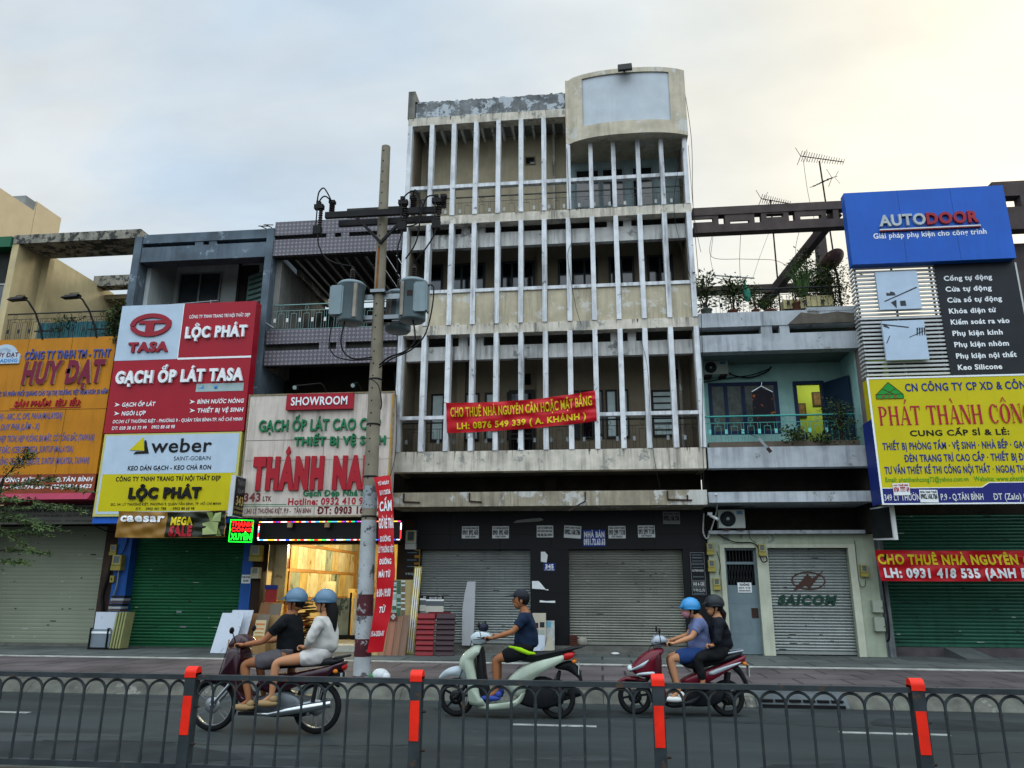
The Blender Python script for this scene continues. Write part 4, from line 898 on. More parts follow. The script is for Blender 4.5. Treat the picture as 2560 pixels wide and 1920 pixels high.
# 343 projecting sign and neon sign
S = thing('projecting_number_sign', 'black projecting lightbox sign with gold number 343', 'sign', (-8.4, 17.2, 3.2))
b = MB(); A0, A1 = (-8.51, 16.9), (-8.5, 17.43); th = (-.11, 0)
b.hexa([(*p, z) for z in (3.22, 4.18) for p in (A0, A1, (A1[0]+th[0], A1[1]), (A0[0]+th[0], A0[1]))])
b.build('case', mat('white case', '#b9bec2', .5, .0), S)
ux, uy = (A1[0]-A0[0]), (A1[1]-A0[1]); ul = math.hypot(ux, uy); nx, ny = uy/ul, -ux/ul
f343 = lambda u, w, d: (A0[0]+ux*u+nx*(d+.008), A0[1]+uy*u+ny*(d+.008), w)
b = MB(); b.poly([f343(.04, 3.24, -.002), f343(.97, 3.24, -.002), f343(.97, 4.16, -.002), f343(.04, 4.16, -.002)]); b.build('face', mat('gloss black', '#0d0e10', .2, var=0), S)
m_gold = mat('gold letter', '#b59a5a', .4, var=.1)
text(S, 'THÀNH', .2, .86, 3.97, .12, 0, m_steel, .004, .02, fn=f343); text(S, 'NAM', .25, .8, 3.77, .12, 0, m_steel, .004, .02, fn=f343); text(S, '343', .2, .85, 3.5, .2, 0, m_gold, .004, .03, fn=f343); text(S, 'LÝ THƯỜNG KIỆT', .1, .92, 3.4, .05, 0, m_gold, .004, .01, fn=f343); text(S, 'ĐT: 0903 169 343', .1, .92, 3.3, .05, 0, m_gold, .004, .01, fn=f343)
S = thing('neon_sign', 'small lit neon sign, red line above green line, hung below the projecting number sign', 'sign', (-8.3, 17.2, 2.6))
B0, B1 = (-8.56, 16.95), (-8.1, 17.2); vx, vy = B1[0]-B0[0], B1[1]-B0[1]; vl = math.hypot(vx, vy); mx, my = vy/vl, -vx/vl
fne = lambda u, w, d: (B0[0]+vx*u+mx*d, B0[1]+vy*u+my*d, w)
b = MB(); ps = [fne(0, 2.62, 0), fne(1, 2.62, 0), fne(1, 2.62, -.08), fne(0, 2.62, -.08), fne(0, 3.16, 0), fne(1, 3.16, 0), fne(1, 3.16, -.08), fne(0, 3.16, -.08)]; b.hexa(ps); b.build('case', mat('matt black'), S)
m_nr = mat('neon red', '#ff1a14', var=0, emit=2.6); m_ng = mat('neon green', '#14ff2a', var=0, emit=2.2)
b = MB(); b.tube([fne(u, w, .02) for u, w in ((.02, 2.64), (.98, 2.64), (.98, 2.9), (.98, 3.14), (.02, 3.14), (.02, 2.64))], .012, 6); b.build('green_border', m_ng, S)
text(S, 'THÀNH', .07, .93, 3.0, .1, 0, m_nr, .02, .03, fn=fne); text(S, 'CÔNG', .07, .93, 2.88, .08, 0, m_nr, .02, .03, fn=fne); text(S, 'XUYÊN', .07, .93, 2.69, .14, 0, m_ng, .02, .03, fn=fne)
b = MB(); b.beam(fne(0, 3.16, -.05), (-8.55, 17.4, 3.25), .03); b.beam(fne(.1, 2.62, -.06), fne(.0, 3.2, -.06), .02); b.build('hanger', m_rust, S)
# sagging tarpaulin banners
def banner(name, label, P00, P10, P01, P11, sag, m, waves=.015, depth=.0, cat='banner'):
    """hung cloth: corner points bottom-left, bottom-right, top-left, top-right (x, y, z)"""
    P00, P10, P01, P11 = map(Vector, (P00, P10, P01, P11))
    def f(u, v, d=0):
        p = P00*(1-u)*(1-v)+P10*u*(1-v)+P01*(1-u)*v+P11*u*v
        p = p+Vector((0, 0, -sag*4*u*(1-u)*(.6+.4*v)))
        w = waves*(math.sin(9*u+3.1*v)+.8*math.sin(23*u-7*v+1)+.7*math.sin(5*u*v*6+2)+.5*math.sin(41*u+11*v)+.9*math.sin(14*(u-v)))
        return (p.x, p.y-d+w, p.z)
    t = thing(name, label, cat, tuple((P00+P10)/2))
    MB().sheet(lambda u, v: f(u, v), 180, 24).build('cloth', m, t); return t, f
S, f = banner('gold_sale_banner', 'wrinkled gold and black sale banner tied under the yellow sign', (-11.62, 17.28, 2.77), (-8.82, 17.28, 2.77), (-11.62, 17.3, 3.4), (-8.85, 17.3, 3.4), .03, mat('gold tarpaulin', '#86622a', .35, var=.25, scale=1.2), .012)
ff = lambda u, w, d: f(u, w, d+.022)
b = MB(); b.sheet(lambda u, v: f(.46+.53*u, .02+.96*v, .004), 100, 24); b.build('dark_half', mat('dark tarpaulin', '#1f2417', .35, var=.3, scale=1.5), S)
text(S, 'caesar', .03, .44, .62, .3, 0, m_wht, .004, .04, fn=ff); text(S, 'MEGA', .5, .7, .5, .28, 0, m_ylet, .004, .05, fn=ff); text(S, 'SALE', .5, .7, .08, .36, 0, m_lred, .004, .06, fn=ff)
b = MB(); b.poly([ff(*p, 0) for p in ((.8, .1), (.93, .12), (.94, .55), (.87, .6), (.79, .55))]); b.poly([ff(*p, .002) for p in ((.88, .6), (.955, .58), (.96, .93), (.9, .9))]); b.build('toilet_picture', mat('pale green print', '#93a06a', .4, var=.15), S)
b = MB(); b.sheet(lambda u, v: f(.82+.05*u+.1*(1-v), .05+.9*v, .012), 2, 8); b.build('light_swirl', mat('olive print', '#6b7a3c', .4, var=.2), S)
S, f = banner('hanging_rental_banner', 'red cloth rental banner with yellow lettering strung slanting across the white fins', (-3.67, 17.93, 5.32), (.02, 17.93, 5.55), (-3.71, 17.9, 6.08), (-.01, 17.9, 6.30), .09, m_tar, .012)
ff = lambda u, w, d: f(u, w, d+.024)
text(S, 'CHO THUÊ NHÀ NGUYÊN CĂN HOẶC MẶT BẰNG', .03, .975, .53, .3, 0, m_ylet, .003, .02, fn=ff); text(S, 'LH: 0876 549 339 ( A. KHÁNH )', .07, .93, .12, .2, 0, m_ylet, .003, .03, fn=ff)
b = MB(); b.tube([f(0, 1), (-3.8, 17.97, 6.12)], .006, 5); b.tube([f(1, 1), (.05, 17.95, 6.4)], .006, 5); b.tube([f(1, 0), (.05, 17.95, 5.5)], .006, 5); b.build('tie_cord', m_rubber, S)
S, f = banner('shutter_rental_banner', 'red cloth rental banner with yellow and white lettering across the dark green shutter', (6.3, 18.35, 1.82), (11, 18.3, 1.85), (6.24, 18.35, 2.5), (11, 18.3, 2.52), .03, m_tar, .015)
ff = lambda u, w, d: f(u, w, d+.024)
text(S, 'CHO THUÊ NHÀ NGUYÊN CĂN', .005, .755, .55, .3, 0, m_ylet, .003, .04, fn=ff); text(S, 'LH: 0931 418 535 (ANH BẢO)', .02, .76, .12, .28, 0, m_wht, .003, .045, fn=ff)

# blue sign and its column
y = 17.2
S = thing('blue_door_sign', 'big blue signboard with white and red raised name over a small slogan', 'sign', (7.9, 17.2, 9.04))
b = MB(); b.box(6.12, 9.75, y, 17.45, 9.04, 10.92); b.build('board', m_sblue, S)
b = MB()
for xx in (7.35, 8.55): b.box(xx-.004, xx+.004, y-.003, y, 9.04, 10.92)
b.build('panel_seam', mat('blue seam', '#143c7c', .5, var=0), S)
text(S, 'AUTO', 6.83, 7.88, 9.98, .27, y, mat('weathered white letter', '#aab2b6', .5, var=.12, streak=.4), .06, .03); text(S, 'DOOR', 7.9, 9.06, 9.98, .27, y, mat('sign red letter', '#8c2530', .5), .06, .04)
b = MB(); b.box(6.82, 9.08, y-.05, y, 9.87, 9.9); b.build('underline', m_white, S); b = MB(); b.box(6.82, 9.08, y-.048, y, 9.84, 9.869); b.build('underline_trim', mat('maroon trim', '#6a1c24', .5), S)  # white underline with a maroon bar along its lower edge
text(S, 'Giải pháp phụ kiện cho công trình', 6.67, 9.2, 9.68, .13, y, m_wht, .006, .02)
S = thing('louvre_screen', 'white horizontal louvre screen below the blue sign, carrying two square pictures', 'screen', (7.1, 17.45, 6.3))
b = MB()
for i in range(29):
    z = 6.36+i*.098; b.hexa([(6.22, 17.42, z), (8.02, 17.42, z), (8.02, 17.5, z+.012), (6.22, 17.5, z+.012), (6.22, 17.42, z+.046), (8.02, 17.42, z+.046), (8.02, 17.5, z+.058), (6.22, 17.5, z+.058)])
    b.box(6.2, 6.235, 17.5, 17.75, z+.012, z+.05)
b.build('louvre', mat('white louvre', '#b3b6b6', .5, var=.06, streak=.2), S)
b = MB()
for xx in (6.26, 7.1, 7.96): b.box(xx-.02, xx+.02, 17.5, 17.54, 6.3, 9.1)
b.build('upright', m_steel, S)
m_pic = mat('glossy picture', '#a8b9cb', .25, var=.06)
for z0, z1, k in ((7.92, 8.86, 0), (6.69, 7.64, 1)):
    S = board('square_picture_panel', ('faded square picture of a grey gate arm, upper of two on the white louvres' if k == 0 else 'faded square picture with thin dark rails, lower of two on the white louvres'), 6.64, 7.57, z0, z1, 17.3, .07, m_pic, 'picture', 'panel')
    b = MB()
    def P_(pts): b.poly([(6.64+.93*a, 17.296, z0+.95*c) for a, c in pts])
    if k == 0: P_([(.12, .22), (.14, .2), (.95, .54), (.94, .57)]); P_([(.2, .36), (.42, .36), (.4, .44), (.3, .47), (.28, .42), (.2, .44)]); P_([(.4, .02), (.42, .25), (.28, .18)]); P_([(.5, .08), (.64, .08), (.63, .22), (.5, .21)])
    else: P_([(.0, .9), (.62, .8), (.62, .83), (.0, .93)]); P_([(.02, .86), (.16, .8), (.17, .82), (.05, .93)]); P_([(.06, .42), (.16, .62), (.14, .62), (.04, .43)]); [P_([(.78+i*.06, .6), (.8+i*.06, .6), (.84+i*.055, .8), (.8+i*.055, .8)]) for i in range(4)]; P_([(.6, .55), (.95, .7), (.95, .72), (.6, .57)])
    b.build('picture_print', mat('dark print', '#30353a', .4), S)
y = 17.4
S = board('black_service_panel', 'black panel listing nine services in white lettering under the blue sign', 8.02, 9.8, 6.3, 9.04, y, .1, mat('slate panel', '#1c2126', .45, var=.12), part='panel')
for i, (s, x1) in enumerate((('Cổng tự động', 9.25), ('Cửa tự động', 9.2), ('Cửa sổ tự động', 9.38), ('Khóa điện tử', 9.22), ('Kiểm soát ra vào', 9.46), ('Phụ kiện kính', 9.27), ('Phụ kiện nhôm', 9.36), ('Phụ kiện nội thất', 9.48), ('Keo Silicone', 9.13))):
    text(S, s, 8.19, x1, 8.62-i*.272, .115, y, m_wht, .005, .03)
y = 17.2
S = thing('yellow_building_sign', 'large bright yellow sign with red serif title and navy lines above a navy address strip', 'sign', (8.8, 17.2, 3.42))
b = MB(); b.box(6.14, 11.5, y, 17.55, 3.43, 6.24); b.build('board', m_yel, S); MB().box(6.11, 6.139, y+.03, 17.8, 3.43, 5.3).build('side_panel', m_nvy, S)
b = MB(); b.box(6.11, 11.5, y-.008, y, 6.22, 6.26); b.box(6.11, 6.15, y-.009, y, 3.4, 6.22); b.box(6.15, 11.5, y-.008, y, 3.4, 3.43); b.build('trim', m_wht, S)
b = MB(); b.prism([(6.15, 3.43), (11.5, 3.43), (11.5, 3.85), (8.35, 3.85), (8.2, 3.75), (6.15, 3.75)], y-.005, y); b.build('address_strip', mat('navy strip', '#1f2468', .45, var=.06), S)
b = MB(); b.box(6.15, 8.2, y-.007, y, 3.75, 3.765); b.box(8.36, 11.5, y-.007, y, 3.85, 3.865); b.beam((8.2, y-.004, 3.757), (8.36, y-.004, 3.857), .012, .014); b.build('white_line', m_wht, S)
b = MB(); b.prism([(6.27, 5.76), (6.85, 5.76), (6.85, 5.86), (6.56, 6.14), (6.27, 5.86)], y-.01, y); lg = b.build('emblem', mat('emblem green', '#1c8a30', .5), S)
b = MB()
for a, c in (((6.42, 5.99), (6.66, 5.86)), ((6.7, 5.99), (6.46, 5.86)), ((6.27, 5.86), (6.85, 5.86)), ((6.27, 5.76), (6.85, 5.76)), ((6.27, 5.76), (6.27, 5.86)), ((6.85, 5.76), (6.85, 5.86)), ((6.27, 5.86), (6.56, 6.14)), ((6.85, 5.86), (6.56, 6.14))): b.beam((a[0], y-.012, a[1]), (c[0], y-.012, c[1]), .012, .008)
b.build('emblem_line', m_maroon, lg); text(lg, 'P T C', 6.4, 6.72, 5.78, .05, y-.01, m_lred, .005, .03)
text(S, 'CN CÔNG TY CP XD & CÔNG NGHỆ PTC', 6.91, 10.6, 5.92, .17, y, m_nvy, .006, .03)
# serif title drawn letter by letter
def serif(parent, s, x0, z0, hgt, wid, y, m):
    b = MB(); T_, t_ = .2, .06
    def q(*p): b.poly([(x0c+a*wid, y-.006-zz[0], z0+c*hgt) for a, c in p]); zz[0] += .00015
    zz = [0]; x0c = x0
    def stem(a, w=T_): q((a, 0), (a+w, 0), (a+w, 1), (a, 1)); ser(a-.05, a+w+.05, 0); ser(a-.05, a+w+.05, 1)
    def ser(a, c, z): q((a, 0), (c, 0), (c, .05), (a, .05)) if z == 0 else q((a, .95), (c, .95), (c, 1), (a, 1))
    def ringp(cx, cz, rx, rz, ix, iz, t0, t1, n=16):
        for i in range(n):
            u, v = R(t0+(t1-t0)*i/n), R(t0+(t1-t0)*(i+1)/n)
            q((cx+ix*math.cos(u), cz+iz*math.sin(u)), (cx+rx*math.cos(u), cz+rz*math.sin(u)), (cx+rx*math.cos(v), cz+rz*math.sin(v)), (cx+ix*math.cos(v), cz+iz*math.sin(v)))
    for ch in unicodedata.normalize('NFD', s):
        if ch == ' ': x0c += .5*wid; continue
        if ch == '\u0301': x0c -= adv*wid; q((.5, 1.1), (.56, 1.1), (.78, 1.36), (.62, 1.36)); x0c += adv*wid; continue
        if ch == '\u0300': x0c -= adv*wid; q((.5, 1.1), (.44, 1.1), (.2, 1.36), (.36, 1.36)); x0c += adv*wid; continue
        if ch == '\u0302': x0c -= adv*wid; q((.22, 1.1), (.32, 1.1), (.56, 1.36), (.46, 1.36)); q((.78, 1.1), (.54, 1.36), (.46, 1.36), (.68, 1.1)); x0c += adv*wid; continue
        if ch == 'P': stem(.08); ringp(.3, .72, .5, .28, .3, .22, -90, 90); q((.26, .95), (.32, .95), (.32, 1), (.26, 1)); q((.26, .44), (.32, .44), (.32, .5), (.26, .5)); adv = .92
        elif ch == 'H': stem(.08); stem(.7); q((.28, .47), (.7, .47), (.7, .53), (.28, .53)); adv = 1.08
        elif ch == 'A': q((.06, 0), (.13, 0), (.52, 1), (.46, 1)); q((.68, 0), (.92, 0), (.58, 1), (.44, 1)); q((.22, .3), (.76, .3), (.76, .36), (.24, .36)); ser(-.02, .22, 0); ser(.6, 1, 0); adv = 1.02
        elif ch == 'T': stem(.36); q((.02, .93), (.9, .93), (.9, 1), (.02, 1)); q((.02, .75), (.05, .75), (.12, .94), (.02, .94)); q((.9, .75), (.9, .94), (.8, .94), (.87, .75)); adv = .98
        elif ch == 'N': q((.1, 0), (.16, 0), (.16, 1), (.1, 1)); q((.82, 0), (.88, 0), (.88, 1), (.82, 1)); q((.66, 0), (.88, 0), (.32, 1), (.1, 1)); ser(.0, .26, 0); ser(.0, .2, 1); ser(.72, .98, 1); adv = 1.04
        elif ch == 'C': ringp(.5, .5, .46, .51, .24, .45, 45, 315, 20); q((.8, .62), (.86, .62), (.86, 1), (.8, .9)); adv = .98
        elif ch == 'O': ringp(.5, .5, .46, .51, .24, .45, 0, 360, 24); adv = 1.04
        elif ch == 'G': ringp(.5, .5, .46, .51, .24, .45, 45, 330, 20); q((.72, .05), (.92, .05), (.92, .42), (.72, .42)); q((.8, .62), (.86, .62), (.86, 1), (.8, .9)); adv = 1.06
        x0c += adv*wid
    return b.build('lettering', m, parent)
serif(S, 'PHÁT THÀNH CÔNG', 6.27, 5.15, .43, .226, y, mat('crimson print', '#9a1230', .45, var=.04))
text(S, 'CUNG CẤP SỈ & LẺ:', 6.88, 8.94, 4.9, .12, y, m_blk, .006, .03)
for s, x0, x1, z in (('THIẾT BỊ PHÒNG TẮM · VỆ SINH · NHÀ BẾP · GẠCH ỐP LÁT', 6.27, 9.85, 4.6), ('ĐÈN TRANG TRÍ CAO CẤP · THIẾT BỊ ĐIỆN NƯỚC', 6.69, 9.8, 4.33), ('TƯ VẤN THIẾT KẾ THI CÔNG NỘI THẤT · NGOẠI THẤT · NHÀ PHỐ', 6.25, 9.9, 4.07)):
    text(S, s, x0, x1, z, .15, y, m_nvy, .006, .03)
text(S, 'Email: phatthanhcong72@yahoo.com.vn', 6.24, 7.95, 3.89, .1, y, mat('leaf green print', '#3c8a1e', .5), .006, .015); text(S, 'Website: www.phatthanhcong.vn', 8.06, 9.6, 3.89, .1, y, mat('leaf green print'), .006, .015)
text(S, '349 LÝ THƯỜNG KIỆT', 6.17, 7.25, 3.49, .13, y-.005, m_white, .006, .015); text(S, 'P.9 - Q.TÂN BÌNH', 7.33, 8.19, 3.49, .13, y-.005, m_white, .006, .015); text(S, 'ĐT (Zalo) 0903 777 349', 8.39, 9.75, 3.49, .13, y-.005, m_white, .006, .015)
# small projecting sign box at right
S = thing('small_sign_box', 'thin blank white-edged sign box jutting out under the yellow sign corner', 'sign', (6.5, 17.9, 2.7))
b = MB(); b.hexa([(6.42, 17.6, 2.68), (6.5, 17.6, 2.68), (6.3, 18.3, 2.72), (6.22, 18.3, 2.72), (6.42, 17.6, 3.44), (6.5, 17.6, 3.44), (6.3, 18.3, 3.44), (6.22, 18.3, 3.44)]); b.build('case', m_white, S)
b = MB(); b.hexa([(6.4, 17.64, 2.73), (6.419, 17.64, 2.73), (6.22, 18.28, 2.76), (6.2, 18.28, 2.76), (6.4, 17.64, 3.4), (6.419, 17.64, 3.4), (6.22, 18.28, 3.4), (6.2, 18.28, 3.4)]); b.build('face', mat('dull dark face', '#1d2020', .5, var=.2), S)

# ------------------------------------------------------------------ pasted notices
m_paper = mat('notice paper', '#d6dada', .7, var=.06, scale=8); m_bluep = mat('blue paper', '#243c8e', .6, var=.08)
def notice(label, x0, x1, z0, z1, y, lines, rot=0, m=None, ml=None, name='paper_notice', cat='notice', group='rental notices pasted on the black shopfront'):
    m = m or m_paper; ml = ml or m_blk; cx, cz = (x0+x1)/2, (z0+z1)/2; t = thing(name, label, cat, (cx, y, z0), group)
    cr, sr = math.cos(R(rot)), math.sin(R(rot)); w, h = x1-x0, z1-z0
    f = lambda u, v, d: (cx+(u-.5)*w*cr-(v-.5)*h*sr, y-d-.003*(1+math.sin(7*u+3*v)), cz+(u-.5)*w*sr+(v-.5)*h*cr)
    MB().sheet(lambda u, v: f(u, v, .003), 8, 4).build('sheet', m, t)
    for s, v, c, u0, u1 in lines: text(t, s, u0, u1, v, c, 0, ml, .004, .05, fn=lambda u, v, d: f(u, v, d+.004))
    return t
Y9 = 18.995
std = lambda a, n_, c: ((a, .76, .14, .05, .95), (n_, .3, .36, .04, .96), (c, .08, .12, .2, .8))
notice('white rental notice 0901 892 450, farther left of two alike on black fascia', -3.43, -3.0, 2.83, 3.13, Y9, std('CHO THUÊ NHÀ CHÍNH CHỦ', '0901 892 450', 'CHÚ SƠN'))
notice('white rental notice 0901 892 450 nearer the middle, below the pale torn strip', -2.66, -2.24, 2.83, 3.13, Y9, std('CHO THUÊ NHÀ CHÍNH CHỦ', '0901 892 450', 'CHÚ SƠN'))
notice('white notice ending 4444, above the black pillar', -1.54, -1.13, 2.85, 3.14, Y9, (('CHỦ TỰ CHÍNH CHỦ', .72, .16, .05, .95), ('MỞ KHÓA XEM NHÀ', .44, .16, .05, .95), ('08.48.38.4444', .1, .22, .05, .95)))
notice('tilted white notice with a curling corner beside the blue for-sale poster', -.86, -.44, 2.83, 3.13, Y9, std('NHÀ CHO THUÊ', '0902.168.786', ''), -4)
notice('bigger blue house-for-sale poster with white lettering on black fascia', -.4, .16, 2.63, 3.03, 18.99, (('NHÀ BÁN', .55, .32, .06, .95), ('0931.72.63.63', .1, .34, .04, .97)), 0, m_bluep, m_wht, 'sale_poster', 'poster', None)
notice('white notice 093 299 7138 immediately right of the blue poster', .23, .65, 2.82, 3.12, Y9, std('NHÀ CHO THUÊ', '093 299 7138', 'CÔ THẠCH'))
notice('white notice 093 299 7138 standing alone between blue poster and greyed high notice', .95, 1.36, 2.84, 3.13, Y9, std('NHÀ CHO THUÊ', '093 299 7138', 'CÔ THẠCH'))
notice('greyish rental notice pasted highest, at the right end of black fascia', 1.57, 1.98, 3.16, 3.46, Y9, std('NHÀ CHO THUÊ', '0902.168.786', ''), -1, mat('grey paper', '#7d7f80', .7, var=.1))
notice('red-lettered notice stuck over the yellow sign foot', 6.37, 6.71, 3.6, 3.86, 17.185, std('CHO THUÊ NHÀ', '0784 7777 69', ''), 1, None, m_lred, group=None)
notice('white notice stuck over the navy address strip', 6.9, 7.27, 3.44, 3.71, 17.185, std('NHÀ CHO THUÊ', '0902.168.786', ''), -1, group=None)
notice('white no-entry note on the grey steel door', 3.24, 3.56, 1.55, 1.78, 18.99, (('KHÔNG', .68, .22, .15, .85), ('BÁN VÉ - TỤ TẬP', .4, .14, .08, .92), ('BUÔN BÁN NƠI ĐÂY', .12, .14, .08, .92)), 0, group=None)
notice('white hiring note on the blue pillar right of green shutter', -9.08, -8.84, 1.72, 1.93, 18.895, (('TUYỂN KẾ TOÁN', .6, .2, .06, .94), ('BÁN HÀNG', .2, .2, .2, .8)), 0, group=None)
notice('small blue enamel number plate 345 on the black pillar', -1.38, -1.08, 2.04, 2.23, 18.975, (('345', .32, .5, .16, .84), ('LÝ THƯỜNG KIỆT', .08, .12, .1, .9)), 0, m_nvy, m_wht, 'number_plate', 'plate', None)
t = thing('torn_paper', 'pale torn paper strip stuck on the black fascia', 'paper', (-1.75, 18.99, 3.2)); b = MB(); b.prism([(-2.13, 3.21), (-1.5, 3.24), (-1.36, 3.28), (-1.45, 3.33), (-1.8, 3.3), (-2.05, 3.27)], 18.985, 18.997); b.build('scrap', mat('grey scrap', '#8b8d88', .8, var=.2), t)
t = thing('torn_paper', 'white torn paper scraps on the black pillar under the number plate', 'paper', (-1.3, 18.97, 1.2)); b = MB(); b.prism([(-1.66, 1.62), (-1.32, 1.6), (-1.44, 1.74), (-1.5, 1.8), (-1.66, 1.8)], 18.965, 18.978); b.prism([(-1.48, 1.3), (-1.1, 1.29), (-1.1, 1.34), (-1.3, 1.33), (-1.47, 1.35)], 18.965, 18.978); b.prism([(-1.44, 2.26), (-1.3, 2.24), (-1.27, 2.42), (-1.34, 2.5), (-1.44, 2.5)], 18.965, 18.978); b.prism([(-1.36, 1.59), (-1.26, 1.58), (-1.27, 1.61)], 18.965, 18.978); b.build('scrap', m_paper, t)
t = thing('company_plaques', 'stack of black company name plates on the jamb right of the shutters', 'plaque', (2.33, 18.98, 1.5)); m_plq = mat('plaque black', '#12161b', .3, var=.1)
for z0, z1, ls in ((2.22, 2.48, (('-', 2.41, .03), ('-', 2.34, .045), ('-', 2.27, .03))), (1.82, 2.2, (('-', 2.12, .03), ('NUTRIPHARMA', 2.03, .05), ('-', 1.9, .03))), (1.68, 1.8, (('SAB & GEE', 1.71, .07),)), (1.49, 1.66, (('TV TPI CO.,LTD', 1.57, .06), ('-', 1.52, .03)))):
    p_ = MB().box(2.17, 2.5, 18.965, 18.988, z0, z1).build('plate', m_plq, t); frame(p_, 2.17, 2.5, z0, z1, 18.966, .008, m_steel)
    for s, z, c in ls:
      if s == '-': MB().box(2.21, 2.46, 18.961, 18.965, z, z+c*.6).build('faded_line', mat('faded line', '#5d666b', .5), p_)
      else: text(p_, s, 2.2, 2.47, z, c, 18.963, m_white, .003, .01)
t = thing('yellow_plaque_board', 'mustard board with dark name plates at the left jamb of the black shopfront', 'plaque', (-4.72, 18.97, 1.5)); MB().box(-4.96, -4.48, 18.955, 18.985, 1.62, 2.55).build('board', mat('mustard board', '#96691a', .6, var=.12), t)
for z0, s in ((2.42, '-'), (2.24, '-'), (2.08, '-'), (1.9, 'TV TPI CO.,LTD')):
    p_ = MB().box(-4.86, -4.5, 18.94, 18.956, z0, z0+.11).build('plate', m_plq, t)
    if s == '-': MB().box(-4.8, -4.56, 18.937, 18.94, z0+.05, z0+.07).build('faded_line', mat('faded line'), p_)
    else: text(p_, s, -4.83, -4.53, z0+.035, .05, 18.94, m_white, .003, .01)

# ------------------------------------------------------------------ utility pole
m_pole = mat('pole concrete', '#7d7667', .9, var=.14, scale=3, streak=.4, scol='#55503f', bump=.3)
m_prust = mat('rust run', '#7a4a22', .9, var=.3, scale=6)
m_ppaint = mat('chipped grey white paint', '#9da2a4', .7, var=.15, scale=3, peel=.3, pcol='#4b4c4e', pscale=5)
m_pred = mat('chipped maroon paint', '#4a2228', .7, var=.2, scale=3, peel=.22, pcol='#8d8f90', pscale=6)
PX = -4.0
T = thing('utility_pole', 'tall tapering concrete utility pole with red and white painted foot and steel crossarm', 'pole', (-3.98, 13, .15))
def prad(z): return .145-.0057*z
def pxc(z): return -3.985-.0085*z
def pole_seg(z0, z1, m, name, grow=0.):
    b = MB(); n = max(2, int((z1-z0)/.4)); b.tube([(pxc(z0+(z1-z0)*i/n), 13, z0+(z1-z0)*i/n) for i in range(n+1)], [prad(z0+(z1-z0)*i/n)+grow for i in range(n+1)], 24); return b.build(name, m, T)
sh = pole_seg(.1, 10.2, m_pole, 'shaft')
b = MB()
for i in range(34): 
    z = 2.3+i*.235; b.box(pxc(z)-.03, pxc(z)-.005, 13-prad(z)-.001, 13-prad(z)+.01, z, z+.025)
b.build('bolt_hole', m_hole, sh)
for z0, z1, m in ((.15, .2, m_pred), (.2, .5, m_ppaint), (.5, .78, m_pred), (.78, 1.15, m_ppaint), (1.15, 1.5, m_pred), (1.5, 2.75, m_ppaint), (2.95, 3.35, mat('torn poster paper', '#8f9699', .8, var=.2, scale=8, peel=.4, pcol='#55575a', pscale=8))): pole_seg(z0+.002, z1-.002, m, 'painted_band', .003)
for z in (2.8, 3.5, 4.45, 5.3): pole_seg(z, z+.03, m_rubber, 'strap', .008)
b = MB(); b.box(pxc(8)-.035, pxc(8)+.0, 13-prad(7.6)-.006, 13-prad(7.6)+.01, 7.1, 7.95); b.build('rust_stain', m_prust, sh)
m_dsteel = mat('dark weathered steel', '#1b1a1b', .6, .3, var=.3)
c_ = MB(); c_.box(-5.15, -2.85, 12.76, 12.84, 8.56, 8.68); c_.box(-5.0, -2.95, 13.12, 13.2, 8.56, 8.68); c_.build('crossarm', m_dsteel, T)
b = MB(); b.beam((-4.53, 12.8, 8.56), (-4.03, 12.86, 8.02), .05); b.beam((-3.5, 12.8, 8.56), (-4.03, 12.86, 8.02), .05); b.build('brace', m_dsteel, T)
b = MB(); b.box(-4.18, -3.9, 12.85, 13.15, 7.0, 7.06); b.box(-4.45, -3.55, 12.98, 13.02, 6.9, 7.0); b.box(-4.45, -3.55, 12.98, 13.02, 6.5, 6.58); b.build('mounting_frame', m_steel, T)
m_tr = mat('transformer grey green', '#75858a', .45, .15, var=.1, streak=.25, scol='#4d4a40')
def transformer(cx, cy, label, plate, finx):
    t = thing('transformer', label, 'transformer', (cx, cy, 6.4), 'pole transformers')
    b = MB(); b.lathe([(0, 0), (.22, 0), (.25, .03), (.25, .72), (.27, .73), (.27, .77), (.24, .8), (.15, .83), (0, .84)], (cx, cy, 6.4), 'z', 28); b.build('tank', m_tr, t)
    b = MB(); b.box(cx+finx-.1, cx+finx+.1, cy-.26, cy-.15, 6.5, 7.08); b.box(cx+finx-.13, cx+finx-.1, cy-.25, cy-.05, 6.52, 7.06); b.box(cx+finx+.1, cx+finx+.13, cy-.25, cy-.05, 6.52, 7.06); b.build('radiator', m_tr, t)
    b = MB(); b.box(cx-finx*.75-.03, cx-finx*.75+.03, cy-.24, cy-.15, 6.45, 7.12); b.build('bracket', mat('stained bracket', '#8a8378', .7, var=.3), t)
    b = MB()
    for i in range(6): b.cyl((cx, cy, 7.24+i*.045), (cx, cy, 7.265+i*.045), .055, .04, 12)
    b.cyl((cx, cy, 7.2), (cx, cy, 7.55), .025, n=10); b.build('bushing', mat('dark porcelain', '#241c1a', .3, var=.1), t)
    if plate: MB().box(cx-.05, cx+.05, cy-.262, cy-.245, 6.82, 6.92).build('nameplate', m_rust, t)
    b = MB(); b.box(min(cx, -4.0), max(cx, -4.0), 13.02, 13.1, 6.95, 7.02); b.box(min(cx, -4.0), max(cx, -4.0), 13.02, 13.1, 6.47, 6.54); b.build('hanger_arm', m_steel, t)
transformer(-4.56, 12.9, 'grey-green drum transformer hung on the left side of the utility pole', 0, -.2)
transformer(-3.36, 12.9, 'grey-green drum transformer with a small brown plate, hung right of the utility pole', 1, .2)
transformer(-3.78, 13.45, 'grey-green drum transformer half hidden behind the utility pole', 0, .15)
m_por = mat('dark porcelain')
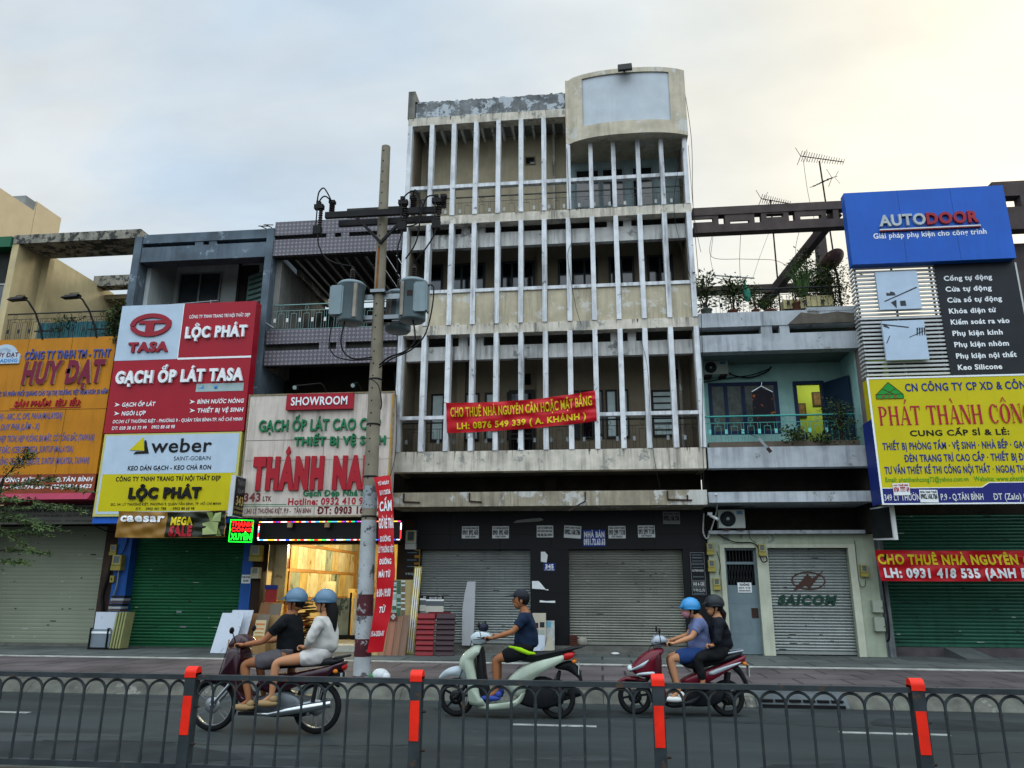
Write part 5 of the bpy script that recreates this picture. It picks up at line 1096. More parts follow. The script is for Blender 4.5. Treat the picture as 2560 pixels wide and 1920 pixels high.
def cutout(x, label):
    t = thing('fuse_cutout', label, 'fuse', (x, 12.75, 8.2), 'fuse cutouts on the crossarm')
    b = MB()
    for i in range(7): b.cyl((x+.03, 12.75, 8.4+i*.05), (x+.03, 12.75, 8.425+i*.05), .045, .032, 10)
    b.build('insulator', m_por, t)
    b = MB(); b.cyl((x-.03, 12.7, 8.3), (x-.03, 12.7, 8.75), .014, n=8); b.build('fuse_tube', m_rubber, t)
    b = MB(); b.box(x-.08, x+.07, 12.68, 12.8, 8.19, 8.36); b.box(x-.1, x+.08, 12.7, 12.8, 8.74, 8.83); b.box(x-.06, x+.02, 12.7, 12.78, 8.83, 8.9); b.build('clamp', m_rubber, t)
cutout(-5.26, 'black porcelain fuse cutout at the left end of the crossarm'); cutout(-3.58, 'black porcelain fuse cutout on the crossarm just right of the pole'); cutout(-2.92, 'black porcelain fuse cutout at the right end of the crossarm')
for x, l in ((-5.05, 'dark ribbed surge arrester beside the left cutout'), (-3.42, 'dark ribbed surge arrester beside the middle cutout'), (-2.82, 'dark ribbed surge arrester beside the right end cutout')):
    t = thing('surge_arrester', l, 'insulator', (x, 12.85, 8.68), 'surge arresters on the crossarm'); b = MB()
    for i in range(5): b.cyl((x, 12.85, 8.7+i*.04), (x, 12.85, 8.722+i*.04), .06, .045, 10)
    b.build('ribbed_body', m_por, t); MB().box(x-.06, x+.06, 12.8, 12.9, 8.9, 8.96).build('cap', m_rubber, t)
def cable(label, pts, r=.014, name='power_cable', m=None, group=None, sub=6):
    P = [Vector(p) for p in pts]; out = []
    for i in range(len(P)-1):
        a = P[max(i-1, 0)]; b_ = P[i]; c = P[i+1]; d = P[min(i+2, len(P)-1)]
        for k in range(sub):
            s = k/sub; out.append(.5*((2*b_)+(c-a)*s+(2*a-5*b_+4*c-d)*s*s+(3*b_-a-3*c+d)*s**3))
    out.append(P[-1]); b = MB(); b.tube(out, r, 6); return b.build(name, m or m_rubber, None, label, 'cable', group)
yc = 12.7
cable('black cable from left cutout curving to left transformer top', [(-5.24, yc, 8.2), (-5.2, yc, 7.95), (-5.08, yc, 7.72), (-4.85, yc, 7.56), (-4.58, 12.85, 7.55)])
cable('black looped jumper above the left cutout', [(-5.3, yc, 8.9), (-5.28, yc, 9.08), (-5.2, yc, 9.17), (-5.12, yc, 9.08), (-5.06, 12.8, 8.95)])
cable('lower black jumper loop at the left cutout', [(-5.26, yc, 8.88), (-5.2, yc, 8.97), (-5.13, yc, 8.98), (-5.07, 12.8, 8.95)])
cable('black cable dropping from the middle cutout past white fins', [(-3.57, yc, 8.2), (-3.6, yc, 8.0), (-3.64, yc, 7.8), (-3.68, 12.9, 7.3)])
cable('black cable bending from jumper loops to the right transformer top', [(-3.42, 12.8, 8.95), (-3.35, yc, 9.02), (-3.25, yc, 8.8), (-3.24, yc, 8.3), (-3.3, yc, 7.9), (-3.48, yc, 7.58)])
cable('black cable from right end cutout to right transformer bushing', [(-2.91, yc, 8.2), (-2.98, yc, 7.98), (-3.14, yc, 7.72), (-3.36, 12.85, 7.55)])
cable('black jumper loop over the right half of the crossarm', [(-3.6, yc, 8.82), (-3.5, yc, 8.95), (-3.36, yc, 8.98), (-3.22, yc, 8.75), (-3.2, yc, 8.55), (-3.3, yc, 8.3), (-3.5, yc, 8.24)])
cable('black jumper above the right end cutout', [(-3.2, yc, 8.62), (-3.12, yc, 8.84), (-3.0, yc, 8.88), (-2.92, yc, 8.86)])
cable('thick black cable drooping under the left transformer', [(-4.62, 12.8, 6.4), (-4.63, yc, 6.0), (-4.55, yc, 5.76), (-4.35, yc, 5.64), (-4.06, 12.82, 5.7)], .016)
cable('black cable drooping farthest left below left transformer', [(-4.86, 12.8, 6.42), (-4.85, yc, 5.95), (-4.74, yc, 5.72), (-4.5, yc, 5.63), (-4.3, yc, 5.61), (-4.06, 12.82, 5.66)], .012)
cable('thick black cable under the right transformer running to the pole', [(-3.33, 12.85, 6.4), (-3.25, yc, 6.15), (-3.25, yc, 5.92), (-3.42, yc, 5.75), (-3.7, yc, 5.65), (-3.92, 12.84, 5.55)], .016)
cable('long black cable looping beside the right transformer down to pole', [(-3.1, 12.85, 6.8), (-3.06, yc, 6.98), (-2.97, yc, 7.03), (-2.92, yc, 6.92), (-2.95, yc, 6.5), (-3.06, yc, 6.05), (-3.3, yc, 5.78), (-3.65, yc, 5.62), (-3.92, 12.84, 5.5)], .014)
cable('loose black strap wire angled on pole beside showroom sign', [(-4.1, 12.82, 5.3), (-3.9, 12.75, 5.15), (-3.82, 12.75, 4.85), (-3.84, 12.8, 4.7)], .01)
cable('thin dark wire running down the pole side and fins', [(-3.72, 13.1, 5.5), (-3.66, 13.2, 4.8), (-3.64, 13.2, 4.0), (-3.7, 13.1, 3.5)], .006)
# vertical banner on the pole
S = thing('vertical_pole_banner', 'narrow red vertical banner with white lettering tied along the utility pole', 'banner', (-3.65, 12.8, .6))
bz = [(3.5, -3.89, -3.62), (3.1, -3.8, -3.55), (2.6, -3.76, -3.51), (2.2, -3.75, -3.48), (1.8, -3.75, -3.45), (1.3, -3.76, -3.48), (.95, -3.8, -3.54), (.58, -3.86, -3.6)]
def vb(u, v, d=0):
    k = (1-v)*(len(bz)-1); i = min(int(k), len(bz)-2); s = k-i
    a, b_ = bz[i], bz[i+1]; z = a[0]+(b_[0]-a[0])*s; x0 = a[1]+(b_[1]-a[1])*s; x1 = a[2]+(b_[2]-a[2])*s
    return (x0+(x1-x0)*u, 12.78-d+.05*u+.012*math.sin(8*v*3+2*u), z+.05*(u-.5)*(1 if v > .8 else .3))
MB().sheet(lambda u, v: vb(u, v), 8, 40).build('cloth', m_tar, S)
for s, v, h, a, c in (('TỪ NGÀY', .945, .02, .2, .9), ('5/1/2026', .885, .026, .2, .9), ('CẤM', .8, .046, .1, .92), ('GIỜ RẺ TRÁI', .715, .046, .04, .99), ('ĐƯỜNG', .635, .03, .12, .8), ('LÝ THƯỜNG KIỆT', .57, .034, .03, .97), ('ĐƯỜNG', .5, .03, .12, .8), ('MÃI TỪ', .425, .032, .12, .76), ('6:00-19:00', .335, .034, .06, .85), ('TỪ', .25, .036, .28, .64), ('15-6-2026-01', .1, .03, .06, .85)):
    text(S, s, a, c, v, h, 0, m_wht, .002, .03, fn=lambda u, w, d: vb(u, w, d+.012))
b = MB(); b.ell((-3.6, 12.75, .24), (.14, .12, .1), 14, 8); b.ell((-3.5, 12.72, .22), (.08, .08, .07), 10, 6)
S = thing('rubbish_bag', 'small white and green plastic rubbish bag lying at the foot of the utility pole', 'bag', (-3.6, 12.75, .15)); b.build('bag', mat('white plastic', '#b9bfc0', .4, var=.12, scale=9), S); b = MB(); b.ell((-3.74, 12.72, .21), (.05, .06, .06), 10, 6); b.build('green_end', mat('green plastic', '#2a6a3a', .5), S)

# ------------------------------------------------------------------ median fence
m_fence = mat('dark green grey paint', '#2f3639', .6, .1, var=.22, scale=6, streak=.4, scol='#1c1d1d', peel=.07, pcol='#4a3a30', pscale=9)
m_refl = mat('orange red reflector', '#dd2209', .5, var=.12, scale=9, streak=.35, scol='#5e1a10', spec=.25)
F = thing('median_fence', 'dark steel median railing of hooped balusters with orange-capped posts along the road', 'fence', (-.5, 5.6, .3))
xs_p = [-1.31+1.683*i for i in range(-2, 4)]
for xx in xs_p:
    b = MB(); b.box(xx-.04, xx+.04, 5.56, 5.64, .3, .97); p_ = b.build('post', m_fence, F)
    c_ = MB(); c_.tube([(xx-.043, 5.6, .985), (xx+.043, 5.6, .985)], .045, 12); c_.box(xx-.043, xx+.043, 5.555, 5.645, .955, .985); c_.build('cap', m_refl, p_)
    MB().box(xx-.035, xx+.031, 5.556, 5.562, .57, .83).build('reflective_band', m_refl, p_)
    b = MB(); b.cyl((xx+.03, 5.6, .75), (xx+.07, 5.6, .755), .008, n=6); b.cyl((xx+.03, 5.6, .5), (xx+.07, 5.6, .505), .008, n=6); b.build('bolt', m_rust, p_)
for i in range(len(xs_p)-1):
    a, c = xs_p[i]+.04, xs_p[i+1]-.04
    b = MB(); b.box(a, c, 5.575, 5.625, .938, .972); b.build('top_rail', m_fence, F)
    b = MB(); b.box(a, c, 5.575, 5.625, .335, .375); b.build('bottom_rail', m_fence, F)
    st = 1.683/10
    for k in range(10):
        x0 = xs_p[i]+k*st; x1 = x0+st; b = MB()
        if k == 0: x0 += .045
        if k == 9: x1 -= .045
        cx, rx = (x0+x1)/2, (x1-x0)/2
        pts = [(cx+rx*math.cos(R(t)), 5.6, .845+.082*math.sin(R(t))) for t in range(180, -1, -15)]
        if k < 9: pts += [(x1, 5.6, .80), (x1, 5.6, .375)]
        b.tube(pts, .0095, 8)
        if k < 9: b.cyl((x1, 5.6, .375), (x1, 5.6, .42), .013, n=8); b.cyl((x1, 5.6, .78), (x1, 5.6, .82), .012, n=8)
        b.build('hooped_baluster', m_fence, F)

# ------------------------------------------------------------------ meters, units, lamps
m_mb = mat('mustard meter box', '#8f8440', .55, var=.1); m_mbg = mat('meter window', '#4d5754', .2, var=.2, spec=.6)
def meter(label, x, z, w=.16, h=.27, y=18.82, m=None, d=.12, back=18.9):
    t = thing('electric_meter_box', label, 'meter', (x, back, z), 'electric meter boxes on the shopfronts'); m = m or m_mb
    b = MB(); b.box(x-w/2, x+w/2, y, back, z+h*.32, z+h); b.box(x-w/2-.006, x+w/2+.006, y-.01, back, z, z+h*.3); b.build('case', m, t)
    b = MB(); b.box(x-w*.33, x+w*.33, y-.006, y, z+h*.45, z+h*.93); b.build('window', m_mbg, t); b = MB(); frame_ = (x-w*.38, x+w*.38, z+h*.41, z+h*.97)
    for a in ((x-w*.4, x-w*.32, z+h*.41, z+h*.97), (x+w*.32, x+w*.4, z+h*.41, z+h*.97), (x-w*.32, x+w*.32, z+h*.41, z+h*.46), (x-w*.32, x+w*.32, z+h*.92, z+h*.97)): b.box(a[0], a[1], y-.012, y-.001, a[2], a[3])
    b.build('window_frame', mat('pale meter frame', '#a89f6a', .5), t); return t
meter('mustard meter box, topmost of three beside the grey steel door', 2.64, 2.42); meter('mustard meter box, middle of three beside the grey steel door', 2.645, 2.03); meter('mustard meter box, lowest of three, touching the door surround', 2.735, 1.61)
meter('mustard meter box above the post between steel door and shutter', 3.83, 2.39, y=18.76, back=18.86); meter('mustard meter box on the wall right of the ribbed grey shutter', 6.11, 1.92)
meter('small meter box high on the brown jamb left of blue pillar', -12.66, 2.42, .18, .27, 18.84, None, .1, 18.95); meter('larger mustard meter box on the left blue pillar', -12.44, 2.03, .26, .39, 18.72, None, .1, 18.9)
meter('large mustard meter box at upper left of the lit tile shop', -8.7, 2.26, .28, .4, 18.7, None, .1, 18.9); meter('cream meter box below the mustard one at the lit tile shop', -8.68, 1.84, .22, .27, 18.75, mat('cream box', '#a09c84', .6), .1, 18.9)
meter('tall white meter box at the left end of the black fascia', -4.72, 2.56, .26, .47, 18.9, mat('white box', '#a7aaa6', .5, var=.06), .1, 19.0)
for z, h, l in ((1.13, .26, 'grey-white junction box above another on the stained jamb'), (.72, .3, 'grey-white junction box below another on the stained jamb')):
    t = thing('junction_box', l, 'junction box', (6.29, 18.8, z), 'junction boxes on the stained jamb'); MB().box(6.18, 6.4, 18.75, 18.9, z, z+h).build('case', mat('pale box', '#8c9486', .6, var=.1), t); MB().cyl((6.38, 18.74, z+.1), (6.38, 18.76, z+.1), .012, n=8).build('lock', m_rubber, t)
t = thing('junction_box', 'small mustard switch box on the conduit below left meter', 'junction box', (-12.57, 18.85, 1.7)); MB().box(-12.63, -12.52, 18.83, 18.93, 1.73, 1.9).build('case', m_mb, t); MB().box(-12.6, -12.57, 18.826, 18.832, 1.78, 1.85).build('switch', m_rubber, t)
cable('bundle of dark cables down the brown jamb', [(-12.66, 18.9, 2.4), (-12.7, 18.85, 1.9), (-12.78, 18.85, 1.4), (-12.72, 18.85, 1.0), (-12.76, 18.88, .2)], .045, 'cable_bundle'); cable('grey conduit pipe slanting down the blue pillar', [(-12.42, 18.84, 2.02), (-12.42, 18.84, 1.6), (-12.5, 18.84, 1.2), (-12.52, 18.84, .2)], .022, 'conduit', m_steel)
cable('black cable sagging under the blue trim to left pillar', [(-12.6, 17.8, 3.12), (-12.45, 18.2, 2.98), (-12.35, 18.6, 3.0), (-12.3, 18.85, 2.9), (-12.36, 18.84, 2.5), (-12.42, 18.8, 2.42)], .015)
cable('black cable drooping along the wall above the grey door', [(2.66, 18.8, 3.0), (2.8, 18.82, 2.92), (3.2, 18.84, 2.72), (3.6, 18.84, 2.7), (3.74, 18.8, 2.6), (3.76, 18.76, 2.4), (3.82, 18.76, 2.25), (3.92, 18.76, 2.28), (3.9, 18.78, 2.4)], .014)
cable('black cable from ledge beside the steel door meters', [(3.55, 18.7, 3.1), (3.56, 18.7, 2.8), (3.7, 18.8, 2.7)], .008); cable('black cable looping beside the lower meter box', [(2.78, 18.8, 2.5), (2.84, 18.8, 2.2), (2.8, 18.8, 1.95)], .01)
cable('thin black cable hanging loose right of the ribbed shutter', [(5.98, 18.86, 2.75), (5.97, 18.86, 2.2), (5.98, 18.86, 1.75), (6.08, 18.84, 1.7), (6.12, 18.84, 1.85)], .007); cable('dark cable bundle down the stained grey jamb', [(6.44, 18.3, 2.4), (6.42, 18.6, 1.9), (6.45, 18.7, 1.5), (6.46, 18.7, 1.0), (6.44, 18.7, .6), (6.4, 18.75, .5)], .025, 'cable_bundle')
cable('white downpipe beside the black fascia end', [(2.55, 18.9, 3.4), (2.52, 18.85, 3.2), (2.5, 18.85, 2.95), (2.58, 18.86, 2.8), (2.68, 18.8, 3.0), (2.8, 18.5, 3.45), (2.72, 17.9, 3.75)], .018, 'conduit', m_white)
def ac_unit(label, x0, x1, z0, z1, y, yb):
    t = thing('air_conditioner', label, 'air conditioner', ((x0+x1)/2, y, z0), 'outdoor air conditioner units'); w, h = x1-x0, z1-z0
    MB().box(x0, x1, y, yb, z0, z1).build('casing', mat('ac casing', '#a5aca6', .5, var=.05, streak=.2), t)
    cx, cz = x0+w*.36, (z0+z1)/2; b = MB(); b.lathe([(0, 0), (h*.42, 0), (h*.42, .006), (0, .012)], (cx, y-.014, cz), 'y', 28); g = b.build('fan_grille', mat('grille dark', '#20262a', .5, var=0), t)
    b = MB(); b.lathe([(0, 0), (h*.09, .0), (h*.09, .006)], (cx, y-.024, cz), 'y', 14); b.build('hub', mat('ac casing'), g)
    b = MB()
    for k in (.18, .27, .36): b.tube([(cx+h*k*math.cos(R(a)), y-.018, cz+h*k*math.sin(R(a))) for a in range(0, 360, 20)], .003, 4, closed=True)
    b.build('ring', mat('grille ring', '#454d52', .5, var=0), g)
    MB().box(x1-w*.3, x1-w*.08, y-.004, y, z1-h*.26, z1-h*.06).build('sticker', mat('blue sticker', '#4f7490', .5), t)
    b = MB(); b.box(x0+w*.15, x0+w*.4, y+.02, yb, z0-.05, z0); b.box(x0+w*.7, x0+w*.95, y+.02, yb, z0-.05, z0); b.build('foot', m_rust, t)
ac_unit('white air conditioner unit with round fan on the ledge above the grey door', 2.84, 3.46, 3.03, 3.46, 18.62, 18.9); ac_unit('grimy air conditioner hanging high in the corner of the teal balcony', 2.72, 3.4, 6.95, 7.3, 19.0, 19.35)
cable('black hose looping along the teal balcony wall', [(3.3, 19.34, 7.2), (3.6, 19.3, 6.98), (4.0, 19.3, 6.92), (4.4, 19.3, 7.05), (4.55, 19.34, 7.2)], .02); cable('straight dark hose across the teal balcony wall', [(2.7, 19.3, 6.8), (3.3, 19.3, 6.9), (4.0, 19.3, 6.98), (4.5, 19.34, 7.15)], .014)
t = thing('security_camera', 'small white security camera on the beam end left of the air conditioner', 'camera', (2.64, 18.35, 3.2)); MB().box(2.56, 2.66, 18.3, 18.42, 3.31, 3.37).build('bracket', m_wht, t); b = MB(); b.tube([(2.62, 18.34, 3.3), (2.76, 18.2, 3.2)], .035, 10); b.build('body', m_wht, t)
t = thing('floodlight', 'black floodlight leaning out over the curved drum top', 'lamp', (1.0, 17.6, 15.0)); b = MB(); b.hexa([(.83, 17.35, 15.0), (1.2, 17.35, 15.02), (1.2, 17.5, 15.06), (.83, 17.5, 15.04), (.82, 17.4, 15.2), (1.19, 17.4, 15.22), (1.19, 17.55, 15.22), (.82, 17.55, 15.2)]); b.build('housing', mat('matt black'), t); b = MB(); b.beam((1.0, 17.5, 15.1), (1.0, 17.9, 15.28), .05); b.build('arm', m_rust, t)
for x0, l in ((-15.1, 'black gooseneck sign lamp over the orange sign, farther left'), (-13.55, 'black gooseneck sign lamp over the orange sign, nearer the red sign')):
    t = thing('gooseneck_lamp', l, 'lamp', (x0+.45, 17.4, 8.0), 'sign lamps over the orange sign'); b = MB(); b.tube([(x0+.48, 17.5, 7.98), (x0+.4, 17.45, 8.3), (x0+.25, 17.35, 8.7), (x0+.08, 17.25, 8.98), (x0-.05, 17.2, 9.06)], .025, 8); b.build('arm', mat('matt black'), t)
    b = MB(); b.hexa([(x0-.45, 17.1, 9.0), (x0, 17.1, 9.02), (x0, 17.3, 9.02), (x0-.45, 17.3, 9.0), (x0-.36, 17.14, 9.08), (x0+.02, 17.14, 9.1), (x0+.02, 17.28, 9.1), (x0-.36, 17.28, 9.08)]); b.build('head', mat('matt black'), t); b = MB(); b.tube([(x0-.3, 17.2, 9.08), (x0-.25, 17.2, 9.14), (x0-.02, 17.2, 9.15), (x0, 17.2, 9.09)], .01, 6); b.build('heat_sink', mat('matt black'), t); MB().box(x0+.2, x0+.75, 17.48, 17.52, 8.2, 8.23).build('cross_bar', mat('matt black'), t)
for x0, l in ((-6.75, 'dark spot lamp on an arm over the showroom sign, left of the other'), (-5.85, 'dark spot lamp with pale round lens over the showroom sign')):
    t = thing('sign_spot_lamp', l, 'lamp', (x0, 17.4, 6.25), 'spot lamps over the showroom sign'); b = MB(); b.tube([(x0+.12, 17.5, 6.25), (x0+.05, 17.4, 6.45), (x0, 17.3, 6.5), (x0-.6, 17.2, 6.42)] if x0 < -6 else [(x0+.12, 17.5, 6.25), (x0+.04, 17.4, 6.48), (x0, 17.3, 6.5)], .018, 6); b.build('arm', mat('matt black'), t)
    e = (x0-.62, 17.2, 6.41) if x0 < -6 else (x0-.06, 17.25, 6.44); b = MB(); b.cyl((e[0], e[1]+.1, e[2]), (e[0], e[1], e[2]-.03), .07, n=14); b.build('head', mat('matt black'), t); b = MB(); b.cyl((e[0], e[1]-.002, e[2]-.03), (e[0], e[1]-.008, e[2]-.032), .05, n=14); b.build('lens', m_frost, t)

# ------------------------------------------------------------------ terrace clutter
def antenna(label, base, top, booms):
    t = thing('tv_antenna', label, 'antenna', base, 'rooftop television antennas'); b = MB(); b.tube([base, top], .022, 6); b.build('mast', m_rubber, t)
    for a, c, n, ln in booms:
        a, c = Vector(a), Vector(c); b = MB(); b.tube([a, c], .014, 5); d = (c-a).normalized(); s = d.cross(Vector((0, 1, .25))).normalized()
        s = (s*.5+Vector((.1, -.8, .2))).normalized()
        for i in range(n): q = a+(c-a)*i/(n-1); l_ = ln*(1-.5*i/n); b.tube([q-s*l_, q+s*l_], .009, 4)
        for e in (-1, 1): b.tube([a, a+Vector((-.12, 0, .28*e))], .008, 4); b.tube([a+Vector((.08, 0, 0)), a+Vector((.2, 0, .2*e))], .006, 4)
        b.build('boom', m_rubber, t)
antenna('tall television antenna mast with two booms above the terrace', (6.72, 20, 8.2), (6.56, 20, 13.5), (((6.06, 20, 13.7), (7.22, 20, 13.43), 18, .16), ((6.85, 20, 12.95), (6.3, 20, 12.7), 6, .22)))
antenna('small leaning television antenna behind the ladder-like roof beam', (5.08, 20, 8.2), (5.1, 20, 12.35), (((4.85, 20, 12.4), (5.62, 20, 12.2), 14, .14),))
t = thing('satellite_dish', 'rust-red satellite dish facing the sky above the terrace plants', 'dish', (6.25, 18.8, 9.2)); b = MB(); b.lathe([(0, -.05), (.15, -.03), (.33, .04), (.33, .05), (0, -.03)], (0, 0, 0), 'y', 24)
rot = Matrix.Rotation(R(-35), 4, 'Y') @ Matrix.Rotation(R(38), 4, 'X'); b.v = [tuple(rot @ Vector((p[0]*1.1, p[1], p[2]*.75)) + Vector((6.2, 18.7, 9.85))) for p in b.v]; b.build('reflector', mat('dull maroon', '#4f3432', .6, var=.15), t); b = MB(); b.tube([(6.3, 18.8, 8.2), (6.28, 18.8, 9.4), (6.2, 18.75, 9.8)], .03, 8); b.build('mast', m_rust, t)
t = thing('fluorescent_tube', 'fluorescent tube hanging by wires over the terrace', 'lamp', (3.6, 18.6, 9.4)); b = MB(); b.tube([(3.1, 18.6, 9.51), (4.16, 18.6, 9.38)], .018, 8); b.build('tube', m_steel, t); b = MB(); b.tube([(3.14, 18.6, 9.5), (3.05, 18.4, 9.9), (3.12, 18.1, 10.45)], .005, 4); b.tube([(4.12, 18.6, 9.39), (4.3, 18.4, 9.9), (4.52, 18.1, 10.45)], .005, 4); b.build('wire', m_rubber, t)
for i, (l, p) in enumerate((('thin wire dangling from roof beam beside the tall building', [(2.62, 18, 13.0), (2.64, 18, 11.2), (2.7, 18, 10.4), (2.76, 18, 9.9)]), ('thin wire sagging sideways across the open terrace', [(3.08, 18, 10.4), (3.02, 18, 9.76), (3.8, 18, 9.66), (4.6, 18.2, 9.68), (5.0, 18.4, 9.55)]), ('thin wire hanging straight down in the terrace middle', [(3.79, 18, 10.44), (3.74, 18.2, 9.7), (3.72, 18.2, 9.0)]), ('thin wire hanging near the slanting strut', [(5.25, 18, 10.45), (5.15, 18.2, 10.0), (5.18, 18.3, 9.6)]), ('thin cable from the upper antenna to roof beam', [(6.12, 20, 13.6), (6.15, 20, 12.5), (6.1, 19.5, 11.3)]))):
    cable(l, p, .006, 'loose_wire', None, 'loose wires above the terrace')
cable('thin grey cable hanging down the right corner of the fin building', [(2.56, 17.95, 15.2), (2.7, 17.93, 13.2), (2.63, 17.93, 11.1), (2.65, 17.93, 8.0), (2.5, 17.95, 5.0), (2.45, 17.9, 3.9)], .008)
cable('thin dark cable crossing the drum bay fins', [(2.5, 17.95, 12.9), (2.3, 17.95, 12.2), (2.15, 17.93, 11.3), (2.2, 17.93, 10.4), (2.45, 17.95, 9.2)], .007)
cable('thin dark cable down the middle fins', [(-.6, 17.96, 13.1), (-.55, 17.95, 11.2), (-.5, 17.95, 10.4), (-.62, 17.95, 9.9), (-.45, 17.95, 8.6), (-.3, 17.95, 8.0)], .007)
cable('thin dark cable drooping over the lowest band to canopy', [(1.12, 17.95, 7.7), (1.28, 17.93, 6.9), (1.3, 17.93, 5.6), (1.35, 17.95, 4.6), (1.45, 17.9, 3.9)], .006)
t = thing('broken_tube_lamp', 'broken silvery tube lamp dangling from the teal balcony edge', 'lamp', (4.0, 17.85, 4.7)); b = MB(); b.beam((3.78, 17.9, 5.05), (3.95, 17.85, 4.8), .06); b.build('tube', m_steel, t); b = MB(); b.beam((3.95, 17.85, 4.8), (4.02, 17.84, 4.7), .07); b.tube([(3.3, 18.1, 5.35), (3.78, 17.9, 5.05)], .006, 4); b.build('end_cap', m_rust, t)
t = thing('hanging_dress', 'dark dress with orange flowers on a hanger over the teal railing', 'clothing', (4.1, 18.6, 5.3)); b = MB(); b.sheet(lambda u, v: (3.86+.5*u+.05*(1-v)*(u-.3), 18.62+.02*math.sin(9*u), 5.42+1.0*v-.07*abs(u-.5)*2*(v > .95)), 14, 10); b.build('cloth', mat('floral cloth', '#15131a', .8, var=.1, peel=.12, pcol='#8a4a1e', pscale=5), t); b = MB(); b.tube([(3.86, 18.62, 6.36), (4.1, 18.62, 6.5), (4.36, 18.62, 6.34)], .012, 5); b.tube([(4.1, 18.62, 6.5), (4.12, 18.62, 6.6)], .008, 5); b.build('hanger', m_wht, t)
m_leaf = [mat('leaf dark', '#26371b', .6, var=.4, scale=5), mat('leaf mid', '#3d5626', .6, var=.3, scale=8), mat('leaf olive', '#5f6a34', .6, var=.3, scale=8)]
m_stem = mat('plant stem', '#3a3324', .8, var=.2); m_pot = mat('clay pot', '#6b4636', .8, var=.2); m_potg = mat('grey pot', '#6c6f6c', .8, var=.2)
def plant(name, label, x, y, z, w, h, n, ls, k=1, pot=None, pr=.12, ph=.2, cat='plant', group=None, stems=4, lo=.1):
    t = thing(name, label, cat, (x, y, z), group); zz = z
    if pot: b = MB(); b.lathe([(0, 0), (pr*.75, 0), (pr, ph), (pr*1.08, ph), (pr*1.08, ph*.9), (pr*.9, ph*.88), (0, ph*.85)], (x, y, z), 'z', 16); b.build('pot', pot, t); zz = z+ph*.85
    b = MB(); lf = MB(); H_ = h-(zz-z)
    for s in range(stems):
        a = rnd.uniform(0, 6.28); e = Vector((x+math.cos(a)*w*.3*rnd.random(), y+math.sin(a)*w*.25*rnd.random(), zz+H_*rnd.uniform(.7, 1))); p0 = Vector((x+rnd.uniform(-.03, .03), y, zz)); mid = (p0+e)/2+Vector((rnd.uniform(-.05, .05), 0, 0)); b.tube([p0, mid, e], [.012, .009, .004], 5)
        for q in range(n//stems):
            u = lo+(1-lo)*rnd.random()**.8; c = p0+(e-p0)*u; off = Vector((rnd.gauss(0, 1)*w*.2, rnd.gauss(0, 1)*w*.18, rnd.gauss(0, .06)*H_)); lf.slot(rnd.choice((0, 0, 1, 2)) if k else 0); d = off.normalized()+Vector((rnd.uniform(-.6, .6), rnd.uniform(-.6, .6), rnd.uniform(-.5, .6))); lf.leaf(c+off*.9, d, ls*rnd.uniform(.6, 1.3), ls*.45)
    b.build('stem', m_stem, t); lf.build('foliage', m_leaf, t); return t
gp = 'potted plants on the terrace edge'
plant('potted_plant', 'tall leggy potted plant with orange-tinged leaves beside the tall building corner', 2.85, 18.32, 8.24, .6, 1.3, 300, .13, 1, m_potg, .14, .22, group=gp)
plant('potted_plant', 'bushy potted shrub with round leaves under the hanging tube', 3.5, 18.3, 8.24, .75, 1.15, 560, .11, 1, m_pot, .12, .16, group=gp, stems=6)
plant('potted_plant', 'narrow potted plant beside a green bag on the terrace edge', 4.05, 18.3, 8.24, .45, .85, 260, .09, 1, m_pot, .1, .15, group=gp)
plant('potted_plant', 'low dense dark potted plant right of the green bag', 4.4, 18.3, 8.24, .6, .5, 260, .08, 1, m_pot, .15, .12, group=gp, stems=7)
plant('potted_plant', 'small potted plant leaning by the slanting strut foot', 5.05, 18.3, 8.3, .35, .65, 90, .09, 1, m_pot, .1, .25, group=gp)
t = thing('green_bag', 'sheer green bag tied on the terrace railing', 'bag', (3.86, 18.25, 8.6)); b = MB(); b.ell((3.86, 18.25, 8.8), (.1, .07, .2), 12, 8); b.tube([(3.86, 18.25, 8.95), (3.84, 18.25, 9.1), (3.8, 18.25, 9.16)], [.06, .02, .05], 8); b.build('bag', mat('green mesh', '#2f7a66', .6, var=.15), t)
plant('climbing_vine', 'big dark vine mass climbing under the satellite dish', 6.0, 18.6, 8.2, 1.1, 1.6, 1700, .09, 1, None, stems=14, lo=.0)
plant('climbing_vine', 'feathery vine hanging on the slanting strut', 5.55, 18.7, 8.5, .9, 1.6, 800, .1, 1, None, stems=7, lo=.2)
t = thing('spiky_plant', 'spiky long-leaved plant in the styrofoam planter', 'plant', (5.25, 18.4, 8.7)); lf = MB()
for i in range(110):
    a = rnd.uniform(0, 6.28); s = rnd.uniform(.15, .7); p0 = Vector((5.25+rnd.uniform(-.12, .12), 18.4, 8.72)); l_ = rnd.uniform(.6, 1.05); c = Vector((math.cos(a)*s*.5, math.sin(a)*s*.3, 1)).normalized(); mid = p0+c*l_*.6; e = mid+(c+Vector((math.cos(a)*s*1.4, math.sin(a)*s*.5, -.3*s))).normalized()*l_*.45; sd = Vector((.012, 0, 0)); lf.slot(rnd.choice((0, 1))); lf.add([p0-sd, p0+sd, mid+sd*.9, mid-sd*.9, e], [(0, 1, 2, 3), (3, 2, 4)], False)
lf.build('foliage', m_leaf, t)
t = thing('styrofoam_planter', 'long cream styrofoam planter box behind the terrace railing', 'planter', (5.3, 18.42, 8.3)); b = MB(); b.box(4.75, 5.3, 18.35, 18.6, 8.42, 8.66); b.box(5.32, 5.95, 18.35, 18.6, 8.46, 8.74); b.build('box', mat('dirty styrofoam', '#b5a97c', .8, var=.15, streak=.4, scol='#6b6450'), t); MB().box(4.75, 6, 18.38, 18.58, 8.3, 8.42).build('stand', m_darkc, t)
